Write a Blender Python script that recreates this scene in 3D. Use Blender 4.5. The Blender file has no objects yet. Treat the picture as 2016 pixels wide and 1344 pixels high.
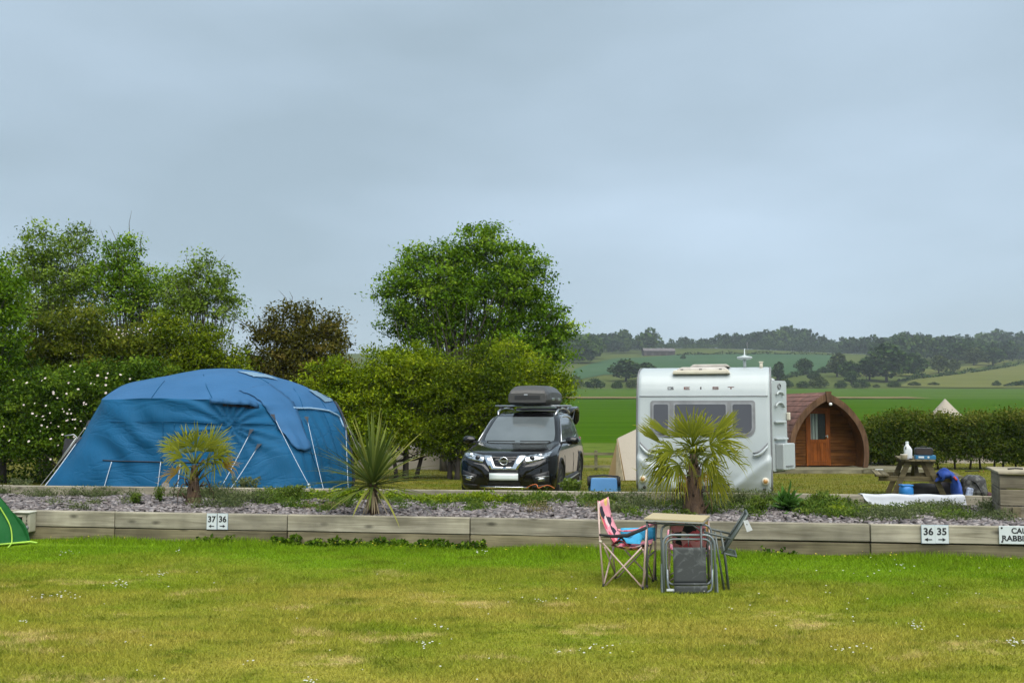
import bpy, bmesh, math, random
import numpy as np
from mathutils import Vector, Matrix, Euler

scene = bpy.context.scene
col = scene.collection
random.seed(7)
rng = np.random.default_rng(11)
PI = math.pi
R = math.radians

# ------------------------------------------------------------------ camera
EYE, FPX, HOR = 1.75, 1900.0, 800.0
PITCH = math.atan((HOR - 672) / FPX)
cam_data = bpy.data.cameras.new('camera')
cam_data.sensor_width = 36.0
cam_data.lens = FPX / 2016 * 36.0
cam_data.clip_start, cam_data.clip_end = 0.1, 6000
cam = bpy.data.objects.new('camera', cam_data)
cam.location = (0, 0, EYE)
cam.rotation_euler = (PI / 2 + PITCH, 0, 0)
col.objects.link(cam)
scene.camera = cam

# ------------------------------------------------------------------ sky and sun
world = bpy.data.worlds.new('World')
scene.world = world
world.use_nodes = True
SUN_EL, SUN_AZ = R(58), R(166)      # azimuth measured from +Y towards +X: high, behind the camera
def build_world():
    nt = world.node_tree
    N, L = nt.nodes, nt.links
    N.clear()
    out = N.new('ShaderNodeOutputWorld')
    sky = N.new('ShaderNodeTexSky')
    sky.sky_type = 'NISHITA'
    sky.sun_disc = False
    sky.sun_elevation = SUN_EL
    sky.sun_rotation = SUN_AZ
    bg1 = N.new('ShaderNodeBackground'); bg1.inputs[1].default_value = 0.05
    L.new(sky.outputs[0], bg1.inputs[0])
    tc = N.new('ShaderNodeTexCoord')
    mp = N.new('ShaderNodeMapping')
    mp.inputs['Scale'].default_value = (1.1, 1.1, 3.4)
    mp.inputs['Location'].default_value = (1.3, 0.4, 0.35)
    L.new(tc.outputs['Generated'], mp.inputs[0])
    nz = N.new('ShaderNodeTexNoise')
    nz.inputs['Scale'].default_value = 1.35
    nz.inputs['Detail'].default_value = 4
    nz.inputs['Roughness'].default_value = 0.42
    nz.inputs['Distortion'].default_value = 0.15
    L.new(mp.outputs[0], nz.inputs[0])
    rp = N.new('ShaderNodeValToRGB')
    e = rp.color_ramp.elements
    e[0].position, e[0].color = 0.33, (0.120, 0.154, 0.177, 1)
    e[1].position, e[1].color = 0.66, (0.192, 0.239, 0.288, 1)
    L.new(nz.outputs[0], rp.inputs[0])
    bg2 = N.new('ShaderNodeBackground'); bg2.inputs[1].default_value = 1.0
    L.new(rp.outputs[0], bg2.inputs[0])
    mx = N.new('ShaderNodeMixShader'); mx.inputs[0].default_value = 0.9
    L.new(bg1.outputs[0], mx.inputs[1]); L.new(bg2.outputs[0], mx.inputs[2])
    L.new(mx.outputs[0], out.inputs[0])
build_world()
sun_data = bpy.data.lights.new('sun', 'SUN')
sun_data.energy = 1.5
sun_data.angle = R(70)
sun_data.color = (1.0, 0.965, 0.9)
sun = bpy.data.objects.new('sun', sun_data)
sun_dir = Vector((math.sin(SUN_AZ) * math.cos(SUN_EL), math.cos(SUN_AZ) * math.cos(SUN_EL), math.sin(SUN_EL)))
sun.rotation_euler = sun_dir.to_track_quat('Z', 'Y').to_euler()
sun.location = (0, 0, 60)
col.objects.link(sun)

vs = scene.view_settings
vs.view_transform = 'Standard'
vs.look = 'None'
vs.exposure = 1.75
vs.gamma = 1
vs.use_curve_mapping = False
scene.render.engine = 'CYCLES'
cy = scene.cycles
cy.max_bounces = 6
cy.diffuse_bounces = 3
cy.glossy_bounces = 3
cy.transmission_bounces = 4
cy.transparent_max_bounces = 8
cy.volume_bounces = 0
cy.use_denoising = True
cy.use_adaptive_sampling = True
cy.adaptive_threshold = 0.02
scene.render.film_transparent = False

# ------------------------------------------------------------------ geometry helpers
_cp, _sp = math.cos(PITCH), math.sin(PITCH)
def at(px, py, Y):
    """the point at depth Y that stands at this place of the photograph"""
    dx, dy = (px - 1008) / FPX, (672 - py) / FPX
    r = Vector((dx, _cp - dy * _sp, _sp + dy * _cp))
    return Vector((0, 0, EYE)) + r * (Y / r.y)
PROF_Y = [-50, 16, 20, 31, 45, 60, 120, 250, 450, 600, 1000, 1150, 1700, 3000]
PROF_Z = [0, 0.0, -0.04, -0.36, -0.66, -0.5, 0.8, 3.7, 10, 22.8, 57, 63, 55, 40]
def ground_z(x, y):
    z = np.interp(y, PROF_Y, PROF_Z)
    k = np.clip((y - 450) / 300, 0, 1)
    return z + k * (4.0 * np.sin(x / 150.0 + 0.6) + 1.5 * np.sin(x / 61.0 + y / 90.0))
def on_ground(px, py, y0=5, y1=1500):
    last = None
    for Y in np.geomspace(y0, y1, 900):
        p = at(px, py, float(Y))
        if p.z <= ground_z(p.x, p.y):
            return p
    return p
def G(px, Y, dz=0.0):
    """ground point in the column px at depth Y"""
    x = (px - 1008) / FPX * Y / _cp
    return Vector((x, Y, float(ground_z(x, Y)) + dz))

def srgb(h):
    h = h.lstrip('#')
    c = [int(h[i:i + 2], 16) / 255 for i in (0, 2, 4)]
    return tuple(((v / 12.92) if v <= 0.04045 else ((v + 0.055) / 1.055) ** 2.4) for v in c)

def tag(o, label=None, cat=None, group=None, kind=None):
    if label: o['label'] = label
    if cat: o['category'] = cat
    if group: o['group'] = group
    if kind: o['kind'] = kind
    return o
def thing(name, label, cat, loc=(0, 0, 0), rz=0.0, group=None):
    o = bpy.data.objects.new(name, None)
    o.empty_display_size = 0.2
    o.location = loc
    o.rotation_euler = (0, 0, rz)
    col.objects.link(o)
    return tag(o, label, cat, group)
def link(name, me, mat, parent=None):
    if mat is not None and len(me.materials) == 0:
        me.materials.append(mat)
    o = bpy.data.objects.new(name, me)
    col.objects.link(o)
    if parent is not None:
        o.parent = parent
    return o
def copy_tree(o, parent=None, depth=0):
    c = o.copy()
    col.objects.link(c)
    if parent is not None: c.parent = parent
    for ch in list(o.children): copy_tree(ch, c, depth + 1)
    return c

class MB:
    """collects shapes for one mesh"""
    def __init__(s):
        s.v, s.f, s.s = [], [], []
    def add(s, vs_, fs_, smooth=False):
        b = len(s.v)
        s.v += [tuple(p) for p in vs_]
        s.f += [tuple(i + b for i in f) for f in fs_]
        s.s += [smooth] * len(fs_)
        return s
    def box(s, c, d, rot=None):
        c = Vector(c)
        M = rot.to_matrix() if isinstance(rot, Euler) else (Euler(rot).to_matrix() if rot is not None else Matrix.Identity(3))
        vs_ = [c + M @ Vector((sx * d[0] / 2, sy * d[1] / 2, sz * d[2] / 2)) for sx in (-1, 1) for sy in (-1, 1) for sz in (-1, 1)]
        return s.add(vs_, [(0, 1, 3, 2), (4, 6, 7, 5), (0, 4, 5, 1), (2, 3, 7, 6), (0, 2, 6, 4), (1, 5, 7, 3)])
    def beam(s, a, b, w, h, up=(0, 0, 1)):
        a, b = Vector(a), Vector(b)
        d = (b - a).normalized()
        u = Vector(up)
        x = d.cross(u)
        if x.length < 1e-4: x = d.cross(Vector((0, 1, 0)))
        x.normalize()
        u = x.cross(d).normalized()
        vs_ = [p + x * (sx * w / 2) + u * (sz * h / 2) for p in (a, b) for sx in (-1, 1) for sz in (-1, 1)]
        return s.add(vs_, [(0, 1, 3, 2), (4, 6, 7, 5), (0, 4, 5, 1), (2, 3, 7, 6), (0, 2, 6, 4), (1, 5, 7, 3)])
    def tube(s, pts, r, n=7, closed=False, flat=1.0):
        pts = [Vector(p) for p in pts]
        m = len(pts)
        rr = r if isinstance(r, (list, tuple)) else [r] * m
        vs_, fs_ = [], []
        ref = None
        for i, p in enumerate(pts):
            if closed: t = pts[(i + 1) % m] - pts[i - 1]
            else: t = pts[min(i + 1, m - 1)] - pts[max(i - 1, 0)]
            if t.length < 1e-9: t = Vector((0, 0, 1))
            t.normalize()
            if ref is None:
                ref = Vector((0, 0, 1)) if abs(t.z) < 0.9 else Vector((0, 1, 0))
            x = t.cross(ref)
            if x.length < 1e-5: x = t.cross(Vector((1, 0, 0)))
            x.normalize()
            y = x.cross(t).normalized()
            ref = y
            for k in range(n):
                a = 2 * PI * k / n
                vs_.append(p + x * (math.cos(a) * rr[i]) + y * (math.sin(a) * rr[i] * flat))
        for i in range(m if closed else m - 1):
            for k in range(n):
                a, b = i * n + k, i * n + (k + 1) % n
                c, d = ((i + 1) % m) * n + (k + 1) % n, ((i + 1) % m) * n + k
                fs_.append((a, b, c, d))
        if not closed:
            fs_.append(tuple(range(n - 1, -1, -1)))
            fs_.append(tuple((m - 1) * n + k for k in range(n)))
        return s.add(vs_, fs_, True)
    def lathe(s, prof, n=24, c=(0, 0, 0), axis='z', smooth=True):
        c = Vector(c)
        vs_, fs_ = [], []
        for (r, h) in prof:
            for k in range(n):
                a = 2 * PI * k / n
                x, y = r * math.cos(a), r * math.sin(a)
                vs_.append(c + (Vector((x, y, h)) if axis == 'z' else Vector((h, x, y)) if axis == 'x' else Vector((x, h, y))))
        for i in range(len(prof) - 1):
            for k in range(n):
                fs_.append((i * n + k, i * n + (k + 1) % n, (i + 1) * n + (k + 1) % n, (i + 1) * n + k))
        return s.add(vs_, fs_, smooth)
    def grid(s, P, smooth=True, flip=False):
        m, n = len(P), len(P[0])
        vs_ = [p for row in P for p in row]
        fs_ = []
        for i in range(m - 1):
            for j in range(n - 1):
                q = (i * n + j, i * n + j + 1, (i + 1) * n + j + 1, (i + 1) * n + j)
                fs_.append(q[::-1] if flip else q)
        return s.add(vs_, fs_, smooth)
    def prism(s, poly, fn, t0, t1, smooth=False):
        """extrude a 2D outline between t0 and t1; fn(u, v, t) gives the point"""
        n = len(poly)
        vs_ = [fn(u, v, t0) for u, v in poly] + [fn(u, v, t1) for u, v in poly]
        fs_ = [tuple(range(n)), tuple(range(2 * n - 1, n - 1, -1))]
        fs_ += [(i, i + n, (i + 1) % n + n, (i + 1) % n) for i in range(n)]
        return s.add(vs_, fs_, smooth)
    def mesh(s, name, bevel=0, seg=1, off=None, solid=0, recalc=True):
        me = bpy.data.meshes.new(name)
        if off is not None:
            o = Vector(off)
            s.v = [tuple(Vector(p) - o) for p in s.v]
        me.from_pydata(s.v, [], s.f)
        me.polygons.foreach_set('use_smooth', s.s)
        if bevel or solid or recalc:
            bm = bmesh.new()
            bm.from_mesh(me)
            if solid:
                bmesh.ops.solidify(bm, geom=bm.faces[:], thickness=solid)
            if recalc:
                bmesh.ops.recalc_face_normals(bm, faces=bm.faces[:])
            if bevel:
                ed = [e for e in bm.edges if len(e.link_faces) == 2 and e.calc_face_angle(0) > 0.5]
                bmesh.ops.bevel(bm, geom=ed, offset=bevel, segments=seg, affect='EDGES', profile=0.6, clamp_overlap=True)
            bm.to_mesh(me)
            bm.free()
        me.update()
        return me
    def build(s, name, mat, parent=None, bevel=0, seg=1, off=None, solid=0, recalc=True):
        return link(name, s.mesh(name, bevel, seg, off, solid, recalc), mat, parent)

def np_mesh(name, co, loops, per, rnd=None, smooth=False):
    """co (n,3); loops flat vertex index; per = vertices per face"""
    me = bpy.data.meshes.new(name)
    nf = len(loops) // per
    me.vertices.add(len(co))
    me.vertices.foreach_set('co', np.asarray(co, dtype=np.float32).ravel())
    me.loops.add(len(loops))
    me.loops.foreach_set('vertex_index', np.asarray(loops, dtype=np.int32))
    me.polygons.add(nf)
    me.polygons.foreach_set('loop_start', np.arange(0, nf * per, per, dtype=np.int32))
    if smooth:
        me.polygons.foreach_set('use_smooth', np.ones(nf, dtype=bool))
    if rnd is not None:
        a = me.attributes.new('rnd', 'FLOAT', 'POINT')
        a.data.foreach_set('value', np.asarray(rnd, dtype=np.float32))
    me.update(calc_edges=True)
    return me
def unit(a):
    return a / np.maximum(np.linalg.norm(a, axis=1, keepdims=True), 1e-9)
def leaf_mesh(name, C, size, tone, aspect=0.55, flat=0.35, axis=None, jitter=0.12):
    """a rhombic leaf at every centre; tone 0..1 picks its colour"""
    n = len(C)
    d = rng.normal(size=(n, 3))
    d[:, 2] -= 0.25
    if axis is not None: d = d * 0.6 + axis
    d = unit(d)
    u = rng.normal(size=(n, 3)); u[:, 2] = np.abs(u[:, 2]) + flat
    x = unit(np.cross(d, u))
    s = (size * (0.5 + 0.95 * rng.random(n) ** 1.3))[:, None]
    nrm = unit(np.cross(x, d))
    base = C - d * s * 0.5
    tip = C + d * s * 0.5
    l = C + x * s * aspect * 0.5 + nrm * s * 0.08
    r = C - x * s * aspect * 0.5 + nrm * s * 0.08
    co = np.stack([base, r, tip, l], 1).reshape(-1, 3)
    t = np.clip(tone + rng.normal(scale=jitter, size=n), 0, 1)
    return np_mesh(name, co, np.arange(n * 4), 4, np.repeat(t, 4))

# ------------------------------------------------------------------ materials
_m = {}
def nodes(name):
    m = bpy.data.materials.new(name)
    m.use_nodes = True
    nt = m.node_tree
    b = nt.nodes['Principled BSDF']
    return m, nt, b
def pmat(name, c, rough=0.6, c2=None, scale=6.0, bump=0.0, bscale=None, metal=0.0, spec=0.5, coat=0.0, stretch=(1, 1, 1), ior=None, detail=6, lo=0.35, hi=0.68):
    if name in _m: return _m[name]
    m, nt, b = nodes(name)
    N, L = nt.nodes, nt.links
    if isinstance(c, str): c = srgb(c)
    if c2 is None: c2 = tuple(v * 0.72 for v in c)
    elif isinstance(c2, str): c2 = srgb(c2)
    tc = N.new('ShaderNodeTexCoord')
    mp = N.new('ShaderNodeMapping'); mp.inputs['Scale'].default_value = stretch
    L.new(tc.outputs['Object'], mp.inputs[0])
    nz = N.new('ShaderNodeTexNoise'); nz.inputs['Scale'].default_value = scale; nz.inputs['Detail'].default_value = detail
    L.new(mp.outputs[0], nz.inputs[0])
    rp = N.new('ShaderNodeValToRGB')
    e = rp.color_ramp.elements
    e[0].position, e[0].color = lo, (*c2, 1)
    e[1].position, e[1].color = hi, (*c, 1)
    L.new(nz.outputs[0], rp.inputs[0])
    L.new(rp.outputs[0], b.inputs['Base Color'])
    b.inputs['Roughness'].default_value = rough
    b.inputs['Metallic'].default_value = metal
    b.inputs['Specular IOR Level'].default_value = spec
    if ior: b.inputs['IOR'].default_value = ior
    if coat:
        b.inputs['Coat Weight'].default_value = coat
        b.inputs['Coat Roughness'].default_value = 0.04
    if bump:
        nb = N.new('ShaderNodeTexNoise'); nb.inputs['Scale'].default_value = bscale or scale * 4; nb.inputs['Detail'].default_value = 5
        L.new(mp.outputs[0], nb.inputs[0])
        bp = N.new('ShaderNodeBump'); bp.inputs['Strength'].default_value = bump; bp.inputs['Distance'].default_value = 0.02
        L.new(nb.outputs[0], bp.inputs['Height'])
        L.new(bp.outputs[0], b.inputs['Normal'])
    _m[name] = m
    return m
def leafmat(name, c1, c2, c3=None, trans=0.35, pos=(0.15, 0.6, 0.95)):
    if name in _m: return _m[name]
    m = bpy.data.materials.new(name)
    m.use_nodes = True
    nt = m.node_tree
    N, L = nt.nodes, nt.links
    N.clear()
    out = N.new('ShaderNodeOutputMaterial')
    a = N.new('ShaderNodeAttribute'); a.attribute_name = 'rnd'
    rp = N.new('ShaderNodeValToRGB')
    e = rp.color_ramp.elements
    e[0].position, e[0].color = pos[0], (*c1, 1)
    e[1].position, e[1].color = pos[1], (*c2, 1)
    if c3:
        q = e.new(pos[2]); q.color = (*c3, 1)
    L.new(a.outputs['Fac'], rp.inputs[0])
    d = N.new('ShaderNodeBsdfPrincipled')
    d.inputs['Roughness'].default_value = 0.55
    d.inputs['Specular IOR Level'].default_value = 0.06
    t = N.new('ShaderNodeBsdfTranslucent')
    L.new(rp.outputs[0], d.inputs['Base Color']); L.new(rp.outputs[0], t.inputs['Color'])
    mx = N.new('ShaderNodeMixShader'); mx.inputs[0].default_value = trans
    L.new(d.outputs[0], mx.inputs[1]); L.new(t.outputs[0], mx.inputs[2])
    L.new(mx.outputs[0], out.inputs[0])
    _m[name] = m
    return m
def woodmat(name, c, c2, knots=True, axis=0, rough=0.85, dirt=None):
    """weathered timber, grain along the given local axis"""
    if name in _m: return _m[name]
    m, nt, b = nodes(name)
    N, L = nt.nodes, nt.links
    tc = N.new('ShaderNodeTexCoord')
    oi = N.new('ShaderNodeObjectInfo')
    ad = N.new('ShaderNodeVectorMath'); ad.operation = 'ADD'
    mu = N.new('ShaderNodeVectorMath'); mu.operation = 'SCALE'; mu.inputs['Scale'].default_value = 37.0
    cb = N.new('ShaderNodeCombineXYZ')
    for i in range(3): L.new(oi.outputs['Random'], cb.inputs[i])
    L.new(cb.outputs[0], mu.inputs[0])
    L.new(tc.outputs['Object'], ad.inputs[0]); L.new(mu.outputs[0], ad.inputs[1])
    sc = [14, 14, 14]; sc[axis] = 0.7
    mp = N.new('ShaderNodeMapping'); mp.inputs['Scale'].default_value = sc
    L.new(ad.outputs[0], mp.inputs[0])
    nz = N.new('ShaderNodeTexNoise'); nz.inputs['Scale'].default_value = 1.6; nz.inputs['Detail'].default_value = 8; nz.inputs['Distortion'].default_value = 0.8
    L.new(mp.outputs[0], nz.inputs[0])
    rp = N.new('ShaderNodeValToRGB')
    e = rp.color_ramp.elements
    e[0].position, e[0].color = 0.3, (*c2, 1)
    e[1].position, e[1].color = 0.72, (*c, 1)
    L.new(nz.outputs[0], rp.inputs[0])
    last = rp.outputs[0]
    # broad weather stains
    n2 = N.new('ShaderNodeTexNoise'); n2.inputs['Scale'].default_value = 2.2; n2.inputs['Detail'].default_value = 4
    L.new(ad.outputs[0], n2.inputs[0])
    r2 = N.new('ShaderNodeMapRange'); r2.inputs[1].default_value = 0.35; r2.inputs[2].default_value = 0.7; r2.inputs[3].default_value = 0.62; r2.inputs[4].default_value = 1.12
    L.new(n2.outputs[0], r2.inputs[0])
    mm = N.new('ShaderNodeMix'); mm.data_type = 'RGBA'; mm.blend_type = 'MULTIPLY'; mm.inputs[0].default_value = 1
    L.new(last, mm.inputs['A']); L.new(r2.outputs[0], mm.inputs['B'])
    last = mm.outputs['Result']
    # each board its own shade
    r4 = N.new('ShaderNodeMapRange'); r4.inputs[3].default_value = 0.8; r4.inputs[4].default_value = 1.15
    L.new(oi.outputs['Random'], r4.inputs[0])
    m4 = N.new('ShaderNodeMix'); m4.data_type = 'RGBA'; m4.blend_type = 'MULTIPLY'; m4.inputs[0].default_value = 1
    L.new(last, m4.inputs['A']); L.new(r4.outputs[0], m4.inputs['B'])
    last = m4.outputs['Result']
    if knots:
        ks = [9, 9, 9]; ks[axis] = 3.6
        k = N.new('ShaderNodeMapping'); k.inputs['Scale'].default_value = ks
        L.new(ad.outputs[0], k.inputs[0])
        vo = N.new('ShaderNodeTexVoronoi'); vo.inputs['Scale'].default_value = 0.55
        L.new(k.outputs[0], vo.inputs[0])
        r3 = N.new('ShaderNodeMapRange'); r3.inputs[1].default_value = 0.05; r3.inputs[2].default_value = 0.17; r3.inputs[3].default_value = 0.35; r3.inputs[4].default_value = 1.0
        L.new(vo.outputs['Distance'], r3.inputs[0])
        m3 = N.new('ShaderNodeMix'); m3.data_type = 'RGBA'; m3.blend_type = 'MULTIPLY'; m3.inputs[0].default_value = 1
        L.new(last, m3.inputs['A']); L.new(r3.outputs[0], m3.inputs['B'])
        last = m3.outputs['Result']
    L.new(last, b.inputs['Base Color'])
    b.inputs['Roughness'].default_value = rough
    b.inputs['Specular IOR Level'].default_value = 0.2
    bp = N.new('ShaderNodeBump'); bp.inputs['Strength'].default_value = 0.5; bp.inputs['Distance'].default_value = 0.01
    L.new(nz.outputs[0], bp.inputs['Height']); L.new(bp.outputs[0], b.inputs['Normal'])
    _m[name] = m
    return m
def text_mesh(body, size, extrude=0.001, offset=0.0, align='CENTER', spacing=1.0):
    cu = bpy.data.curves.new('lettering', 'FONT')
    cu.body = body; cu.size = size; cu.extrude = extrude; cu.offset = offset
    cu.align_x = align; cu.align_y = 'CENTER'; cu.space_character = spacing
    o = bpy.data.objects.new('tmp', cu)
    col.objects.link(o)
    dg = bpy.context.evaluated_depsgraph_get()
    me = bpy.data.meshes.new_from_object(o.evaluated_get(dg))
    bpy.data.objects.remove(o)
    return me

# ================================================================== THE GROUND
def grass_colour(nt, greens, straw, dry, scale=0.6, dry_amt=0.9, edge=None):
    """patchy lawn colour from the place in the world: green where it is lush, straw where it is worn"""
    N, L = nt.nodes, nt.links
    g = N.new('ShaderNodeNewGeometry')
    mp = N.new('ShaderNodeMapping'); mp.inputs['Scale'].default_value = (0.7, 1.25, 0.0)
    L.new(g.outputs['Position'], mp.inputs[0])
    def noise(sc, det=5, rough=0.6):
        n = N.new('ShaderNodeTexNoise'); n.inputs['Scale'].default_value = sc; n.inputs['Detail'].default_value = det; n.inputs['Roughness'].default_value = rough
        L.new(mp.outputs[0], n.inputs[0]); return n.outputs[0]
    def rng_(src, a, b, c, d):
        r = N.new('ShaderNodeMapRange'); r.inputs[1].default_value = a; r.inputs[2].default_value = b; r.inputs[3].default_value = c; r.inputs[4].default_value = d
        L.new(src, r.inputs[0]); return r.outputs[0]
    def mix(f, a, b):
        m = N.new('ShaderNodeMix'); m.data_type = 'RGBA'
        L.new(f, m.inputs[0])
        for s_, k in ((a, 'A'), (b, 'B')):
            if isinstance(s_, tuple): m.inputs[k].default_value = (*s_, 1)
            else: L.new(s_, m.inputs[k])
        return m.outputs['Result']
    def math_(op, a, b):
        m = N.new('ShaderNodeMath'); m.operation = op
        for i, s_ in enumerate((a, b)):
            if isinstance(s_, (int, float)): m.inputs[i].default_value = s_
            else: L.new(s_, m.inputs[i])
        return m.outputs[0]
    base = mix(rng_(noise(scale * 2.2, 4), 0.38, 0.62, 0, 1), greens[0], greens[1])
    dryf = rng_(noise(scale, 6, 0.68), 0.36, 0.60, 0, dry_amt)
    if edge is not None:      # the mower does not reach the strip by the timber wall: longer and greener there
        sx = N.new('ShaderNodeSeparateXYZ'); L.new(g.outputs['Position'], sx.inputs[0])
        yy = math_('ADD', sx.outputs[1], math_('MULTIPLY', sx.outputs[0], 0.144))
        yy = math_('ADD', yy, rng_(noise(0.9, 4), 0.3, 0.7, -0.9, 0.9))
        dryf = math_('MULTIPLY', dryf, rng_(yy, edge - 3.3, edge - 0.9, 1, 0))
        base = mix(rng_(yy, edge - 3.0, edge - 0.9, 0, 1), base, greens[2])
    c = mix(dryf, base, straw)
    c = mix(rng_(noise(scale * 3.7, 5, 0.7), 0.52, 0.66, 0, 0.8), c, tuple(v * 0.62 for v in greens[0]))
    bare = rng_(noise(scale * 2.4, 7, 0.75), 0.56, 0.66, 0, 0.95)
    if edge is not None:
        bare = math_('MULTIPLY', bare, rng_(yy, edge - 3.2, edge - 1.5, 1, 0))
    return mix(bare, c, dry)
GREENS = ((0.182, 0.246, 0.016), (0.252, 0.280, 0.026), (0.168, 0.278, 0.012))
STRAW, DRY = (0.395, 0.345, 0.062), (0.540, 0.420, 0.170)
def lawn_mat(name, blades, edge=12.0):
    m, nt, b = nodes(name)
    N, L = nt.nodes, nt.links
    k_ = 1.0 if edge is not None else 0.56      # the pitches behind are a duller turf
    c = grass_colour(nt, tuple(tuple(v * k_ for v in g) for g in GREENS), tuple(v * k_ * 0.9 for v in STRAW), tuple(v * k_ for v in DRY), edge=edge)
    if blades:
        a = N.new('ShaderNodeAttribute'); a.attribute_name = 'rnd'
        r = N.new('ShaderNodeMapRange'); r.inputs[3].default_value = 0.65; r.inputs[4].default_value = 1.4
        L.new(a.outputs['Fac'], r.inputs[0])
    else:
        n = N.new('ShaderNodeTexNoise'); n.inputs['Scale'].default_value = 45; n.inputs['Detail'].default_value = 6
        tc = N.new('ShaderNodeTexCoord'); L.new(tc.outputs['Object'], n.inputs[0])
        r = N.new('ShaderNodeMapRange'); r.inputs[1].default_value = 0.3; r.inputs[2].default_value = 0.7; r.inputs[3].default_value = 0.5; r.inputs[4].default_value = 1.15
        L.new(n.outputs[0], r.inputs[0])
        bp = N.new('ShaderNodeBump'); bp.inputs['Strength'].default_value = 0.7; bp.inputs['Distance'].default_value = 0.03
        L.new(n.outputs[0], bp.inputs['Height']); L.new(bp.outputs[0], b.inputs['Normal'])
    mm = N.new('ShaderNodeMix'); mm.data_type = 'RGBA'; mm.blend_type = 'MULTIPLY'; mm.inputs[0].default_value = 1
    L.new(c, mm.inputs['A']); L.new(r.outputs[0], mm.inputs['B'])
    L.new(mm.outputs['Result'], b.inputs['Base Color'])
    b.inputs['Roughness'].default_value = 0.7
    b.inputs['Specular IOR Level'].default_value = 0.04
    if blades:
        t = N.new('ShaderNodeBsdfTranslucent'); L.new(mm.outputs['Result'], t.inputs[0])
        mx = N.new('ShaderNodeMixShader'); mx.inputs[0].default_value = 0.3
        L.new(b.outputs[0], mx.inputs[1]); L.new(t.outputs[0], mx.inputs[2])
        L.new(mx.outputs[0], N['Material Output'].inputs[0])
    return m
M_LAWN = lawn_mat('lawn_soil', False)
M_BLADE = lawn_mat('lawn_blades', True)
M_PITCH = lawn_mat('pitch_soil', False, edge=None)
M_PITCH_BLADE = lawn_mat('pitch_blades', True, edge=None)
def land_mat(name, c1, c2, c3, scale, rows=None, bump=0.4, stretch=(0.5, 1.3, 0)):
    """far land: broad patches, fine mottling and, for crops, drill rows"""
    m, nt, b = nodes(name)
    N, L = nt.nodes, nt.links
    g = N.new('ShaderNodeNewGeometry')
    mp = N.new('ShaderNodeMapping'); mp.inputs['Scale'].default_value = stretch
    L.new(g.outputs['Position'], mp.inputs[0])
    n1 = N.new('ShaderNodeTexNoise'); n1.inputs['Scale'].default_value = scale; n1.inputs['Detail'].default_value = 8; n1.inputs['Roughness'].default_value = 0.65
    L.new(mp.outputs[0], n1.inputs[0])
    rp = N.new('ShaderNodeValToRGB')
    e = rp.color_ramp.elements
    e[0].position, e[0].color = 0.3, (*c1, 1)
    e[1].position, e[1].color = 0.55, (*c2, 1)
    q = e.new(0.75); q.color = (*c3, 1)
    L.new(n1.outputs[0], rp.inputs[0])
    last = rp.outputs[0]
    if rows:
        w = N.new('ShaderNodeTexWave'); w.wave_type = 'BANDS'; w.bands_direction = 'Y'
        w.inputs['Scale'].default_value = rows; w.inputs['Distortion'].default_value = 1.2; w.inputs['Detail'].default_value = 2
        L.new(g.outputs['Position'], w.inputs[0])
        r = N.new('ShaderNodeMapRange'); r.inputs[3].default_value = 0.86; r.inputs[4].default_value = 1.06
        L.new(w.outputs['Fac'], r.inputs[0])
        mm = N.new('ShaderNodeMix'); mm.data_type = 'RGBA'; mm.blend_type = 'MULTIPLY'; mm.inputs[0].default_value = 1
        L.new(last, mm.inputs['A']); L.new(r.outputs[0], mm.inputs['B'])
        last = mm.outputs['Result']
    L.new(last, b.inputs['Base Color'])
    b.inputs['Roughness'].default_value = 0.9
    b.inputs['Specular IOR Level'].default_value = 0.0
    n2 = N.new('ShaderNodeTexNoise'); n2.inputs['Scale'].default_value = 3.0; n2.inputs['Detail'].default_value = 5
    L.new(g.outputs['Position'], n2.inputs[0])
    bp = N.new('ShaderNodeBump'); bp.inputs['Strength'].default_value = bump; bp.inputs['Distance'].default_value = 0.2
    L.new(n2.outputs[0], bp.inputs['Height']); L.new(bp.outputs[0], b.inputs['Normal'])
    return m
M_VERGE = land_mat('verge_grass', (0.055, 0.085, 0.016), (0.095, 0.135, 0.024), (0.150, 0.160, 0.040), 0.8)
M_CROP = land_mat('young_cereal_crop', (0.030, 0.078, 0.004), (0.045, 0.100, 0.005), (0.064, 0.112, 0.008), 0.16, rows=0.12, stretch=(0.08, 1.1, 0))
M_CROP2 = land_mat('pasture_strip', (0.044, 0.088, 0.012), (0.060, 0.108, 0.017), (0.086, 0.122, 0.024), 0.08, stretch=(0.10, 0.8, 0))
M_HILL = land_mat('hill_pasture', (0.050, 0.072, 0.018), (0.072, 0.092, 0.024), (0.092, 0.104, 0.030), 0.02)
M_BLUE = land_mat('blue_green_crop', (0.038, 0.080, 0.038), (0.048, 0.094, 0.044), (0.056, 0.100, 0.047), 0.012)
M_PALE = land_mat('pale_meadow', (0.082, 0.098, 0.026), (0.112, 0.120, 0.034), (0.130, 0.132, 0.042), 0.03)
M_EARTH = land_mat('bare_track_earth', (0.12, 0.10, 0.04), (0.20, 0.16, 0.08), (0.24, 0.19, 0.10), 0.3)

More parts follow.
